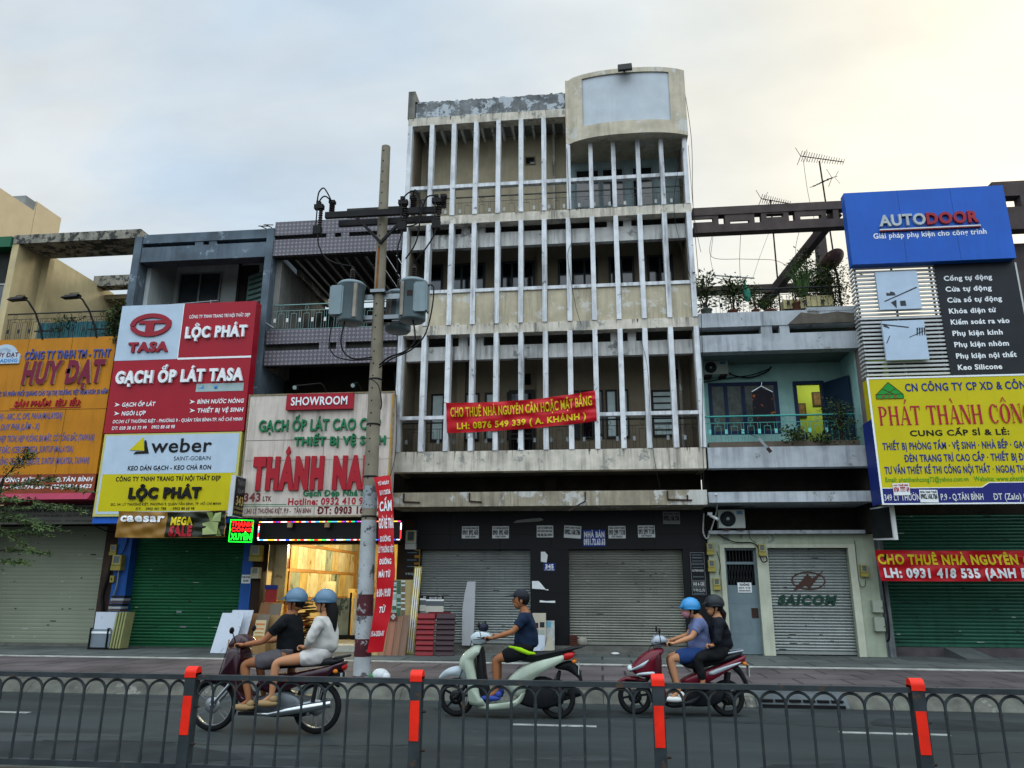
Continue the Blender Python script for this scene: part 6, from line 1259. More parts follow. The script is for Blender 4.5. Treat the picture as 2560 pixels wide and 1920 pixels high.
gp2 = 'plants on the teal balcony'
plant('balcony_plant', 'pale bushy plant spilling over the balcony kerb below the window corner', 4.62, 18.08, 4.9, .55, .5, 260, .1, 1, None, group=gp2, stems=7)
plant('balcony_plant', 'low spreading plant in the middle of the doorway balcony kerb', 5.25, 18.08, 4.9, .6, .3, 200, .1, 1, None, group=gp2, stems=7)
plant('balcony_plant', 'tall bushy plant in front of the open navy door', 5.75, 18.15, 4.9, .8, 1.15, 520, .09, 1, None, group=gp2, stems=9)
t = thing('folded_stool', 'round dark seat of a stool seen through the teal railing', 'stool', (5.0, 18.7, 4.87)); b = MB(); b.lathe([(0, 0), (.17, 0), (.17, .04), (0, .04)], (4.95, 18.7, 5.22), 'y', 16); b.build('seat', m_wood, t); b = MB(); b.beam((4.9, 18.7, 5.1), (5.12, 18.65, 4.87), .03); b.beam((5.0, 18.72, 5.1), (4.85, 18.7, 4.87), .03); b.build('leg', m_wood, t)
plant('climbing_vine', 'green creeper draped down the corner between orange sign and railing', -12.85, 17.8, 8.0, .55, 1.15, 620, .1, 1, None, stems=10, lo=0)
plant('balcony_plant', 'low leafy plant behind the cream balcony railing', -14.6, 18.35, 8.3, .9, .65, 260, .12, 1, None, stems=7)
plant('balcony_plant', 'small leafy sprig behind the top edge of the red sign', -12.1, 17.95, 8.55, .6, .4, 160, .1, 1, None, stems=6)
plant('wall_weed', 'small weed sprouting at the orange sign corner', -12.52, 17.45, 7.78, .2, .22, 60, .07, 1, None, stems=4)
# roadside tree at the left edge
t = thing('roadside_tree', 'fine-leaved young roadside tree at the left edge, partly out of frame', 'tree', (-9.35, 10.6, .15)); b = MB(); lf = MB()
b.tube([(-9.35, 10.6, .0), (-9.3, 10.6, 1.2), (-9.2, 10.6, 2.2), (-9.1, 10.6, 3.2)], [.07, .06, .045, .02], 8)
def frond(p, d, ln, n):
    d = Vector(d).normalized(); p = Vector(p); q = [p+d*ln*i/4+Vector((0, 0, -.16*ln*(i/4)**2)) for i in range(5)]; b.tube(q, [.012, .01, .008, .006, .003], 5)
    for i in range(n):
        u = rnd.random(); k = min(int(u*4), 3); c = q[k]+(q[k+1]-q[k])*(u*4-k); s = rnd.choice((-1, 1)); sd = d.cross(Vector((0, 0, 1))).normalized()*s
        dd = (sd*.7+d*.8+Vector((0, 0, rnd.uniform(-.35, .2)))).normalized(); L_ = rnd.uniform(.12, .3)*(1.1-u*.5)
        for j in range(10): lf.slot(rnd.choice((0, 1, 1, 2))); lf.leaf(c+dd*L_*j/10, dd+Vector((rnd.uniform(-1, 1), rnd.uniform(-1, 1), rnd.uniform(-.6, .4))), .065, .02)
for p, d, ln in (((-9.1, 10.6, 3.0), (1, -.1, .35), 1.0), ((-9.1, 10.6, 3.1), (1, .2, .1), 1.3), ((-9.15, 10.6, 2.9), (1, .1, .0), 1.4), ((-9.15, 10.6, 2.7), (1, -.3, -.1), 1.1), ((-9.15, 10.6, 2.6), (.9, .3, .0), 1.0), ((-9.1, 10.6, 3.2), (.6, 0, .8), .6), ((-9.2, 10.6, 2.5), (1, -.1, -.3), .9), ((-9.2, 10.6, 2.1), (1, .1, .15), .9), ((-9.2, 10.6, 1.9), (1, -.2, .2), .85), ((-9.1, 10.6, 3.1), (-1, 0, .3), 1.0), ((-9.15, 10.6, 2.8), (-1, .3, .1), 1.1), ((-9.2, 10.6, 2.4), (.8, .5, .1), .8), ((-9.15, 10.6, 2.85), (.8, -.6, .1), 1.0), ((-9.15, 10.6, 2.75), (.7, .7, .2), 1.0)):
    frond(p, d, ln, 30)
b.build('trunk', mat('bark', '#2c241c', .9, var=.3), t); lf.build('crown', [mat('young leaf dark', '#33482a', .6, var=.4, scale=5), mat('young leaf', '#4a6434', .6, var=.4, scale=5), mat('young leaf pale', '#6a7844', .6, var=.4, scale=5)], t)

# ------------------------------------------------------------------ tile samples on the pavement
def slab(name, label, x, y, w, h, m, lean=.12, th=.02, z=.157, cat='tile sample', group=None, slant=0.):
    t = thing(name, label, cat, (x, y, z), group); b = MB(); d = lean*h
    b.hexa([(x, y, z), (x+w, y, z), (x+w, y+th, z), (x, y+th, z), (x+slant, y+d, z+h), (x+w+slant, y+d, z+h), (x+w+slant, y+th+d, z+h), (x+slant, y+th+d, z+h)]); b.build('slab', m, t)
    return t, (lambda u, v, e=0: (x+w*u+slant*v, y+d*v-e-.001, z+h*v))
gl = 'tile samples leaning by the lit shop'; gr = 'plank tiles leaning right of the pole'
wt = mat('white glazed tile', '#b4bcc8', .2, var=.04, peel=.02, pcol='#8a8f9a', pscale=6, spec=.5)
t, f = slab('white_tile', 'front white marble-look tile leaning left of the lit shop', -8.98, 17.45, .54, .88, wt, .15, .02, group=gl, slant=.14); slab('white_tile', 'rear white tile peeping over the front one', -8.82, 17.65, .52, .94, wt, .15, .02, group=gl, slant=.12)
br1, gr1, tan = mat('brown tile face', '#7a5434', .4, var=.1), mat('grey tile face', '#6d6558', .4, var=.1), mat('tan tile face', '#8a704a', .4, var=.1)
for i, (x, y, w, h, m, l) in enumerate(((-8.45, 17.95, .42, .86, br1, 'large brown tile behind the white tile stack'), (-8.42, 18.4, .3, 1.1, br1, 'tallest brown tile leaning near the blue pillar'), (-8.14, 18.35, .28, 1.08, gr1, 'grey upright tile beside the tallest brown one'), (-8.22, 17.85, .32, .84, gr1, 'grey tile in front of the row of brown ones'), (-7.95, 18.0, .3, .82, tan, 'tan tile edge-on beside the grey tiles'))):
    slab('floor_tile', l, x, y, w, h, m, .15, .03, group=gl, slant=.06)
for x, y, h, l, m2 in ((-8.06, 17.6, .72, 'cream card with orange pots print leaning at the shop', '#b5673c'), (-7.98, 17.4, .52, 'cream card with brown wave pattern leaning at the shop', '#9a7440')):
    t, f = slab('sample_card', l, x, y, .26, h, mat('cream card', '#b0a27e', .5, var=.06), .15, .015, group=gl); b = MB(); b.poly([f(*p, .004) for p in ((.1, .45), (.9, .45), (.9, .75), (.1, .75))]); b.poly([f(*p, .004) for p in ((.1, .85), (.9, .85), (.9, .9), (.1, .9))]); b.build('print', mat('card print'+m2, m2, .5, var=.2, scale=20), t)
slab('cardboard_box', 'flat brown cardboard carton lying under the leaning tiles', -8.5, 17.3, .9, .3, mat('cardboard', '#7a5f3d', .8, var=.12), .05, .3, group=None, cat='box')
t, f = slab('red_ridge_rack', 'red and blue tile rack hanging by the shop jamb', -8.36, 18.75, .3, .34, mat('bright red tile', '#8c2320', .4), .05, .03, z=1.26); MB().box(-8.38, -8.04, 18.74, 18.79, 1.58, 1.68).build('blue_top', m_nvy, t)
cards = ('#7f6b4a', '#a08a5c', '#8a6a50', '#8a5f4c', '#7a5a48', '#6f584a')
for i in range(6): slab('plank_tile', 'wood-look plank tile, %s of the row right of the pole' % ('first', 'second', 'third', 'fourth', 'fifth', 'sixth')[i], -5.32+i*.155, 17.42+.012*i, .15, (.72, .74, .78, .8, .84, .86)[i], mat('plank %d face' % i, cards[i], .5, var=.12, scale=3, stretch=(6, 1, .6)), .16, .02, group=gr, slant=.05)
def rooftile(name, label, x0, x1, m, n, y=17.5):
    t = thing(name, label, 'roof tiles', ((x0+x1)/2, y, .157)); b = MB(); h = .9/n
    for i in range(n):
        z = .157+i*h; yy = y+i*h*.12; b.hexa([(x0, yy-.02, z), (x1, yy-.02, z), (x1, yy+.05, z), (x0, yy+.05, z), (x0+.01, yy+.02, z+h), (x1-.005, yy+.02, z+h), (x1-.005, yy+.06, z+h), (x0+.01, yy+.06, z+h)]); b.tube([(x0, yy-.015, z+.012), (x1, yy-.015, z+.012)], .02, 6)
    b.build('tile_course', m, t); return t
rooftile('roof_tile_display', 'stacked glossy red roof tiles leaning at the black shopfront', -4.17, -3.76, mat('red glazed tile', '#75101a', .4, var=.1, spec=.25), 8); rooftile('roof_tile_display', 'stacked dark plum roof tiles next to the red ones', -3.73, -3.3, mat('plum tile', '#3b2c30', .45, var=.12), 8, 17.55)
MB().box(-3.95, -3.45, 17.75, 17.9, .95, 1.09).build('ridge_tile', mat('dark red ridge', '#5c1a1f', .5), None, 'single dark red ridge tile lying across the roof tile stacks', 'roof tile')
for x, l, z in ((-4.2, 'striped grey tile brochure board with black header, rear of two', 1.1), (-4.05, 'striped grey tile brochure board with black header, front of two', 1.08)):
    t = thing('sample_board', l, 'sample board', (x+.2, 17.95, z), 'striped brochure boards'); o = 0 if x < -4.1 else -.03
    for a, c, m in ((0, .14, mat('pale card', '#a8a79c', .5)), (.14, .25, mat('slate card', '#4e5358', .5)), (.25, .29, m_white), (.29, .36, m_blk)): MB().box(x, x+.42, 17.93+o, 17.95+o, z+a, z+c-.001).build('card_strip', m, t)
    text(t, 'GẠCH VIỆT NHẬT', x+.08, x+.38, z+.305, .03, 17.93+o, m_wht, .002, .01)
t, f = slab('mosaic_board', 'cream board of stacked blue-green mosaic chips', -4.95, 17.85, .62, 1.65, mat('cream board', '#93855a', .6, var=.1), .05, .02); m_chip = [mat('chip '+a, c, .25, var=.1) for a, c in (('aqua', '#86a3a0'), ('deep green', '#2d5a4c'), ('brown', '#6a5848'), ('white', '#b0b8b8'))]
chips = [MB() for _ in m_chip]
for j in range(22):
    for k in range(3): q = (0, 3, 0, 1) if k == 0 else ((1, 1, 1, 0) if k == 1 else (2, 3, 2, 2)); u = .2+.17*k-.0035*j; v = .4+j*.027; chips[q[rnd.randrange(4)]].poly([f(u, v, .006), f(u+.15, v, .006), f(u+.15, v+.022, .006), f(u, v+.022, .006)])
for q, m in zip(chips, m_chip): q.build('mosaic_chip', m, t)
t, f = slab('gilt_strip_board', 'bundle of tall gold and white trim strips beside the mosaic board', -4.45, 17.8, .18, 1.95, mat('gilt strips', '#a3924e', .35, .2, var=.25, scale=14), .05, .02, slant=.1)
b = MB()
for u in (.15, .42, .7): b.poly([f(u, .02, .005), f(u+.1, .02, .005), f(u+.1, .98, .005), f(u, .98, .005)])
b.build('white_strip', m_wht, t)
for x, m2, l in ((-4.98, '#3d5f94', 'small blue patterned tile beside the vertical banner'), (-4.8, '#5a2a24', 'small maroon patterned tile beside the blue one')):
    t, f = slab('pattern_tile', l, x, 17.55, .16, .17, mat('pattern '+m2, m2, .3, var=.3, scale=14), .1, .015, z=.9, group='small patterned tiles'); b = MB(); b.poly([f(*p, .003) for p in ((.5, .1), (.9, .5), (.5, .9), (.1, .5))]); b.build('motif', mat('pale motif', '#a8a39a', .4, var=.4, scale=20), t)
t = thing('curved_white_slab', 'tall white worktop slab with one curved side leaning on the left shutter', 'slab', (-3.15, 18.5, .31)); b = MB(); b.prism([(-3.3, .31), (-3.03, .31), (-3.0, 1.78), (-3.2, 1.78), (-3.26, 1.5), (-3.31, 1.15)], 18.6, 18.63); b.build('slab', mat('pale worktop', '#a3a5a8', .35, var=.05), t)
t, f = slab('tile_swatch_board', 'white swatch board with dark and grey tile squares by the black pillar', -1.62, 18.55, .32, .85, mat('cream swatch board', '#a9a291', .6, var=.06), .06, .02, z=.21)
for u, v, c in ((.1, .6, '#3a2229'), (.55, .62, '#22262c'), (.1, .42, '#5f6a6a'), (.55, .42, '#8f968f'), (.1, .2, '#8a7763'), (.55, .2, '#9a8670')): b = MB(); b.poly([f(u, v, .004), f(u+.34, v, .004), f(u+.34, v+.14, .004), f(u, v+.14, .004)]); b.build('swatch', mat('swatch '+c, c, .3, var=.1), t)
t, f = slab('white_tile', 'blank white tile lying in front of the swatch board', -1.66, 18.45, .34, .36, wt, .08, .015, z=.21)
t, f = slab('picture_tile', 'narrow board of blue and brown bathroom tile pictures by the pillar', -1.3, 18.6, .2, .68, mat('pale picture board', '#a3a8a6', .5, var=.2, scale=10), .05, .02, z=.21); b = MB(); b.poly([f(.05, .78, .004), f(.6, .78, .004), f(.6, .98, .004), f(.05, .98, .004)]); b.build('blue_print', mat('blue print', '#5a93a8', .5), t)
b = MB(); b.prism([(-1.35, .21), (-1.1, .21), (-1.13, .45), (-1.2, .62)], 18.4, 18.42); b.build('triangle_tile', mat('cream offcut', '#aaa593', .5, var=.06), None, 'pointed cream tile offcut leaning at the pillar foot', 'tile')
t = thing('tile_rack', 'black rack of grey-striped and olive tiles by the left blue pillar', 'tile rack', (-11.95, 18, .157)); b = MB()
b.box(-12.36, -11.85, 18.0, 18.03, .2, .62); b.build('grey_tile', mat('grey striped tile', '#6e7880', .35, var=.06), t); b = MB(); b.box(-12.34, -11.8, 18.05, 18.07, .2, 1.02); b.build('white_tile', wt, t); b = MB(); b.box(-12.35, -11.86, 17.99, 18.0, .52, .57); b.build('stripe', m_wht, t)
for i in range(4): MB().hexa([(-11.84+i*.075, 18.0, .18), (-11.79+i*.075, 17.98, .18), (-11.77+i*.075, 18.3, .18), (-11.82+i*.075, 18.3, .18), (-11.77+i*.075, 18.0, 1.02), (-11.72+i*.075, 17.98, 1.02), (-11.7+i*.075, 18.3, 1.02), (-11.75+i*.075, 18.3, 1.02)]).build('side_tile', mat('olive tile', '#8c8f62', .4, var=.1), t)
b = MB(); b.box(-12.37, -12.35, 17.95, 18.2, .157, .65); b.box(-11.92, -11.9, 17.95, 18.2, .157, .65); b.box(-12.37, -11.6, 17.95, 18.3, .157, .185); b.build('frame', mat('matt black'), t)
t = thing('tile_sample_books', 'pile of black-edged tile sample boards stacked on the rack', 'sample boards', (-12.0, 18.4, 1.02))
for i in range(6): MB().box(-12.15+.01*i, -11.83+.015*i, 18.2, 18.5, 1.03+i*.065, 1.03+i*.065+.05).build('sample_board', (mat('brown sample', '#4d4038', .5), mat('pale sample', '#8f918c', .5), mat('black sample', '#17181a', .5))[i % 3], t)
for i, x in enumerate((-6.95, -6.35, -5.9)): t = thing('standing_slab_rack', 'pale tall marble slab standing inside the lit shop, %s' % ('left one with black stand', 'middle one by the black post', 'right one by the floral wall')[i], 'slab', (x, 20.5, .3), 'slabs standing in the shop'); MB().box(x-.28, x+.22, 20.5, 20.55, .4, 1.36).build('slab', TM[(1, 4, 2)[i]], t); b = MB(); b.box(x-.3, x+.25, 20.4, 20.6, .3, .41); b.box(x+.22, x+.26, 20.48, 20.54, .4, 1.5); b.build('stand', mat('matt black'), t)
t = thing('stone_sample_stack', 'jumble of rough stone and red sample pieces stacked in the shop left', 'samples', (-7.75, 19.8, .3))
for i in range(26): q = rnd.random(); b = MB(); x, z = -8.0+.5*rnd.random(), .32+.035*i; b.hexa([(x, 19.6+.1*q, z), (x+.28, 19.5+.1*q, z+.02*q), (x+.3, 19.9, z+.02), (x, 19.9, z), (x, 19.6, z+.035), (x+.27, 19.52, z+.05), (x+.29, 19.9, z+.05), (x, 19.9, z+.04)]); b.build('stone_piece', (mat('ochre stone', '#8a6a34', .7, var=.3), mat('dark stone', '#33261a', .8, var=.3), mat('red piece', '#8e2a1c', .6))[0 if i % 2 else (2 if 8 < i < 15 else 1)], t)
t = thing('brick_pile', 'small pile of hollow red bricks and a round stone at the shutter foot', 'bricks', (-.62, 18.9, .31)); b = MB()
for i in range(5): b.box(-.76, -.58+.01*(i % 2), 18.85, 18.98, .312+i*.05, .355+i*.05)
b.build('brick', mat('brick clay', '#4b2a22', .9, var=.3), t); b = MB(); b.lathe([(0, 0), (.11, 0), (.11, .06), (0, .07)], (-.45, 18.85, .42), 'y', 16); b.build('round_stone', m_grimy, t)
b = MB(); b.ell((.3, 18.4, .19), (.1, .06, .03), 10, 6); b.build('litter', m_white, None, 'crumpled pale litter on the pavement before the right shutter', 'litter')

# ------------------------------------------------------------------ motorbikes
def smooth(pts, k=4):
    n = len(pts); out = []
    for i in range(n):
        a, b, c, d = (pts[(i-1) % n], pts[i], pts[(i+1) % n], pts[(i+2) % n])
        for j in range(k):
            s = j/k; out.append(tuple(.5*((2*b[q])+(c[q]-a[q])*s+(2*a[q]-5*b[q]+4*c[q]-d[q])*s*s+(3*b[q]-a[q]-3*c[q]+d[q])*s**3) for q in (0, 1)))
    return out
def shell(mb, pts, y0, w, inset=.8, sm=True):
    if sm: pts = smooth(pts)
    s = sum(pts[i][0]*pts[(i+1) % len(pts)][1]-pts[(i+1) % len(pts)][0]*pts[i][1] for i in range(len(pts)))
    if s < 0: pts = pts[::-1]
    n = len(pts); cx = sum(p[0] for p in pts)/n; cz = sum(p[1] for p in pts)/n
    vs = []
    for yy, k in ((-w, inset), (-w*.86, (1+inset)/2+.04), (-w*.5, 1), (w*.5, 1), (w*.86, (1+inset)/2+.04), (w, inset)):
        vs += [(cx+(x-cx)*k, y0+yy, cz+(z-cz)*k) for x, z in pts]
    fs = [tuple(range(n)), tuple(range(6*n-1, 5*n-1, -1))]
    for L_ in range(5):
        for i in range(n): fs.append((L_*n+i, (L_+1)*n+i, (L_+1)*n+(i+1) % n, L_*n+(i+1) % n))
    mb.add(vs, fs, True); return mb
m_tyre = mat('tyre', '#101112', .8, var=.15); m_rim = mat('alloy rim', '#8f9498', .35, .7, var=0); m_brim = mat('black rim', '#1c1d1f', .4, .3, var=0)
m_chrome = mat('chrome', '#b5babd', .15, .95, var=0); m_bplast = mat('black plastic', '#15171a', .5, var=.1); m_seat = mat('seat vinyl', '#16181b', .45, var=.15)
def wheel(t, x, y, r, spokes, mr, tw=.045):
    b = MB(); b.lathe([(r-.07, -.02), (r-.055, -.024), (r-.055, .024), (r-.07, .02), (r-.07, -.02)], (x, y, r), 'y', 36); b.lathe([(0, -.05), (.035, -.05), (.035, .05), (0, .05)], (x, y, r), 'y', 14)
    for i in range(spokes):
        a = 2*math.pi*i/spokes
        if spokes > 8: b.beam((x+.03*math.cos(a), y+(.02 if i % 2 else -.02), r+.03*math.sin(a)), (x+(r-.06)*math.cos(a+.25*(1 if i % 4 < 2 else -1)), y, r+(r-.06)*math.sin(a+.25*(1 if i % 4 < 2 else -1))), .004)
        else: b.beam((x+.03*math.cos(a), y, r+.03*math.sin(a)), (x+(r-.06)*math.cos(a+.15), y, r+(r-.06)*math.sin(a+.15)), .02, .028)
    b.lathe([(.04, -.03), (.09, -.03), (.09, -.026), (.04, -.026)], (x, y-.01, r), 'y', 20)
    w = b.build('wheel', mr, t)
    q = MB(); q.lathe([(r-.062, -tw*.7), (r-.03, -tw), (r-.008, -tw*.72), (r, 0), (r-.008, tw*.72), (r-.03, tw), (r-.062, tw*.7)], (x, y, r), 'y', 40); q.build('tyre', m_tyre, w); return w
def bike_common(t, y, fx, rx, r, head, bar, m_fork):
    b = MB()
    for e in (-.07, .07): b.tube([(fx, y+e, r), (head[0]+.02, y+e, head[1]-.25)], .02, 8)
    b.build('front_fork', m_fork, t)
    b = MB(); b.tube([(bar[0]+.1, y-.33, bar[1]), (bar[0]+.03, y-.2, bar[1]+.01), (bar[0]-.02, y, bar[1]+.0), (bar[0]+.03, y+.2, bar[1]+.01), (bar[0]+.1, y+.33, bar[1])], .012, 8)
    h = b.build('handlebar', m_bplast, t)
    for e in (-1, 1):
        q = MB(); q.tube([(bar[0]+.04, y+e*.23, bar[1]+.01), (bar[0]+.1, y+e*.34, bar[1])], .019, 10); q.build('grip', m_rubber, h)
        q = MB(); q.tube([(bar[0]-.0, y+e*.2, bar[1]+.02), (bar[0]-.02, y+e*.26, bar[1]+.14)], .006, 6); q.ell((bar[0]-.02, y+e*.29, bar[1]+.17), (.015, .055, .038), 12, 8); q.build('mirror', m_bplast, h)
    b = MB(); b.beam((rx, y-.07, r), (rx-.35, y-.07, r+.08), .05, .06); b.beam((rx, y+.07, r), (rx-.35, y+.07, r+.08), .04); b.tube([(rx-.02, y-.12, r+.02), (rx+.03, y-.13, r+.33)], .022, 10); b.tube([(rx-.02, y+.12, r+.02), (rx+.03, y+.13, r+.33)], .022, 10)
    b.build('swing_arm', m_bplast, t)
def exhaust(t, pts, r, m, rr=None): b = MB(); b.tube(pts, rr or r, 14); return b.build('exhaust', m, t)
# maroon underbone with spoked wheels
Y1 = 8.95
T = thing('motorbike', 'dark maroon underbone motorbike with chrome exhaust carrying two riders in blue helmets', 'motorbike', (-3.87, Y1, 0), 'motorbikes riding past')
wheel(T, -4.49, Y1, .285, 24, m_rim, .035); wheel(T, -3.25, Y1, .285, 24, m_rim, .04)
bike_common(T, Y1, -4.49, -3.25, .285, (-4.24, .85), (-4.2, .95), m_chrome)
m_mar = mat('maroon paint', '#2b0f1a', .25, var=.05, coat=.5)
b = MB(); shell(b, [(-4.32, .92), (-4.2, .94), (-4.14, .84), (-4.16, .6), (-4.1, .4), (-4.0, .34), (-4.05, .3), (-4.18, .38), (-4.28, .6), (-4.4, .62), (-4.36, .74)], Y1, .17); b.build('leg_shield', m_mar, T)
b = MB(); shell(b, [(-4.34, .96), (-4.26, 1.06), (-4.14, 1.04), (-4.08, .97), (-4.16, .9), (-4.3, .9)], Y1, .12); hd = b.build('headlight_cowl', m_mar, T); b = MB(); b.ell((-4.33, Y1, .97), (.03, .09, .05), 14, 8); b.build('headlight', mat('lamp glass', '#b9c2c4', .1, var=0), hd)
b = MB(); shell(b, [(-4.72, .46), (-4.6, .58), (-4.42, .6), (-4.3, .5), (-4.4, .54), (-4.55, .53)], Y1, .055, .9); b.build('front_fender', m_mar, T)
b = MB(); shell(b, [(-3.98, .5), (-3.8, .62), (-3.5, .66), (-3.1, .74), (-2.94, .78), (-3.0, .68), (-3.2, .58), (-3.5, .5), (-3.75, .42)], Y1, .12); b.build('side_cover', m_mar, T)
b = MB(); shell(b, [(-3.95, .68), (-3.8, .76), (-3.5, .79), (-3.1, .82), (-2.98, .79), (-3.1, .74), (-3.6, .7)], Y1, .12); b.build('seat', m_seat, T)
b = MB(); shell(b, [(-3.9, .2), (-3.95, .34), (-3.7, .46), (-3.45, .4), (-3.4, .26), (-3.6, .18)], Y1, .12); b.tube([(-4.0, Y1, .34), (-3.8, Y1, .3)], .06, 10); b.build('engine', mat('engine grey', '#565c60', .4, .5, var=.2), T)
b = MB(); b.box(-4.12, -3.35, Y1-.15, Y1+.15, .2, .235); b.tube([(-3.95, Y1-.26, .27), (-3.95, Y1+.26, .27)], .014, 8); b.tube([(-3.68, Y1-.24, .33), (-3.68, Y1+.24, .33)], .014, 8); b.build('footrest', m_bplast, T)
exhaust(T, [(-3.9, Y1-.14, .22), (-3.75, Y1-.17, .22), (-3.6, Y1-.18, .25), (-3.3, Y1-.19, .3), (-3.02, Y1-.19, .35)], .04, m_chrome, [.02, .024, .045, .05, .04])
b = MB(); b.box(-3.5, -3.3, Y1-.1, Y1-.06, .2, .42); b.build('chain_case', m_chrome, T)
b = MB(); shell(b, [(-3.0, .5), (-2.96, .66), (-3.1, .68), (-3.3, .62), (-3.12, .6)], Y1, .07); b.build('rear_fender', m_bplast, T); b = MB(); b.ell((-2.96, Y1, .72), (.035, .08, .04), 12, 8); b.build('taillight', mat('tail red', '#a01a1c', .25, var=0), T)
b = MB(); b.tube([(-3.15, Y1-.1, .8), (-2.92, Y1-.1, .84), (-2.9, Y1, .84), (-2.92, Y1+.1, .84), (-3.15, Y1+.1, .8)], .012, 8); b.build('grab_rail', m_bplast, T)
def extras(t, y, rx, tail, bar, fx, r):
    MB().box(tail[0]-.01, tail[0], y-.09, y+.09, tail[1]-.16, tail[1]-.02).build('number_plate', mat('plate white', '#a9aca8', .6, var=.1), t)
    b = MB(); b.tube([(bar[0]+.05, y-.2, bar[1]), (bar[0]-.1, y-.1, bar[1]+.02), (bar[0]-.06, y-.05, bar[1]-.2)], .006, 5); b.tube([(bar[0]+.05, y-.22, bar[1]), (bar[0]-.13, y-.12, bar[1]-.02), (fx+.03, y-.08, r+.2)], .005, 5); b.build('brake_cable', m_rubber, t)
    for e in (-1, 1): q = MB(); q.ell((tail[0]-.06, y+e*.12, tail[1]), (.03, .025, .025), 10, 6); q.build('indicator', mat('amber lens', '#b8661a', .3, var=0), t)
extras(T, Y1, -3.25, (-2.96, .68), (-4.2, .95), -4.49, .285)
# pale green scooter
Y2 = 10.4
T = thing('motorbike', 'pale green-white scooter with large round front fender and red taillight, ridden by one man', 'motorbike', (-1.25, Y2, 0), 'motorbikes riding past')
wheel(T, -1.9, Y2, .235, 5, m_brim, .05); wheel(T, -.59, Y2, .235, 5, m_brim, .055)
bike_common(T, Y2, -1.9, -.59, .235, (-1.66, .8), (-1.56, .97), m_bplast)
m_pg = mat('pale green paint', '#99a595', .35, var=.1, scale=5, coat=.3, streak=.25, scol='#5c6158'); m_pw = mat('pearl white paint', '#a7b3b8', .35, var=.08, coat=.3)
b = MB(); shell(b, [(-1.86, .66), (-1.8, .78), (-1.66, .88), (-1.56, .87), (-1.66, .74), (-1.62, .5), (-1.56, .24), (-1.5, .18), (-1.5, .13), (-1.66, .14), (-1.72, .2), (-1.74, .42), (-1.78, .56)], Y2, .2); b.build('leg_shield', m_pg, T)
b = MB(); shell(b, [(-1.62, .84), (-1.56, .83), (-1.52, .5), (-1.46, .22), (-1.56, .22), (-1.62, .48)], Y2, .15); b.build('inner_shield', m_bplast, T)
b = MB(); shell(b, [(-1.72, .98), (-1.64, 1.05), (-1.5, 1.04), (-1.44, .98), (-1.54, .9), (-1.68, .9)], Y2, .13); hd = b.build('headlight_cowl', m_pw, T); b = MB(); b.ell((-1.7, Y2, .96), (.03, .09, .045), 14, 8); b.build('headlight', mat('lamp glass'), hd)
b = MB(); shell(b, [(-2.13, .46), (-2.06, .56), (-1.93, .61), (-1.8, .59), (-1.72, .5), (-1.76, .46), (-1.95, .5)], Y2, .075, .92); b.build('front_fender', m_pw, T)
b = MB(); shell(b, [(-1.6, .16), (-1.2, .2), (-1.06, .26), (-.98, .34), (-1.04, .2), (-1.2, .12), (-1.55, .1)], Y2, .17); b.build('floorboard', m_pg, T)
b = MB(); shell(b, [(-1.24, .42), (-1.1, .58), (-.9, .68), (-.6, .76), (-.48, .78), (-.5, .7), (-.7, .6), (-.9, .46), (-1.02, .3), (-1.12, .26)], Y2, .17); b.build('body_panel', m_pg, T)
b = MB(); shell(b, [(-1.1, .72), (-.95, .8), (-.6, .82), (-.35, .88), (-.2, .89), (-.4, .82), (-.55, .76), (-.9, .68)], Y2, .13); b.build('seat', m_seat, T)
b = MB(); shell(b, [(-1.1, .2), (-1.0, .42), (-.75, .5), (-.5, .36), (-.52, .2), (-.8, .12)], Y2, .12); b.build('engine', m_bplast, T)
exhaust(T, [(-.95, Y2+.1, .15), (-.8, Y2+.17, .16), (-.6, Y2+.18, .22), (-.3, Y2+.18, .3)], .05, m_bplast, [.02, .03, .055, .05])
b = MB(); shell(b, [(-.5, .79), (-.36, .81), (-.38, .74), (-.48, .71)], Y2, .14); b.build('taillight', mat('tail red'), T)
b = MB(); shell(b, [(-.62, .62), (-.42, .7), (-.3, .6), (-.26, .44), (-.32, .5), (-.45, .58)], Y2, .08); b.build('rear_fender', m_bplast, T)
b = MB(); b.ell((-1.56, Y2, 1.1), (.07, .1, .06), 12, 8); b.build('dash_bag', mat('navy pouch', '#171c2b', .6), T)
extras(T, Y2, -.59, (-.3, .7), (-1.56, .97), -1.9, .235)
# red scooter
Y3 = 10.9
T = thing('motorbike', 'red scooter with white and silver stripes carrying two riders, one in a dark helmet', 'motorbike', (1.0, Y3, 0), 'motorbikes riding past')
wheel(T, .42, Y3, .225, 6, m_brim, .045); wheel(T, 1.62, Y3, .225, 6, m_brim, .05)
bike_common(T, Y3, .42, 1.62, .225, (.66, .8), (.78, .9), m_bplast)
m_rp = mat('crimson paint', '#5e0e20', .35, var=.1, coat=.3); m_sil = mat('silver paint', '#8f98a0', .3, .4, var=.03)
b = MB(); shell(b, [(.38, .56), (.46, .68), (.62, .8), (.78, .84), (.82, .8), (.72, .68), (.72, .5), (.66, .46), (.5, .48)], Y3, .17); b.build('front_cowl', m_rp, T)
b = MB(); shell(b, [(.7, .8), (.78, .78), (.78, .5), (.84, .24), (.9, .16), (.76, .14), (.7, .24), (.66, .46)], Y3, .18); b.build('leg_shield', mat('dark crimson', '#3d0e18', .3, var=0), T)
b = MB()
for pts in ([(.36, .56), (.52, .6), (.62, .7), (.5, .64)], [(.46, .5), (.7, .52), (.66, .55), (.48, .53)]): shell(b, pts, Y3, .176, .95)
b.build('stripe', m_pw, T)
b = MB(); shell(b, [(.66, .92), (.72, 1.0), (.84, .99), (.88, .92), (.8, .86), (.7, .86)], Y3, .12); b.build('handlebar_cowl', m_sil, T)
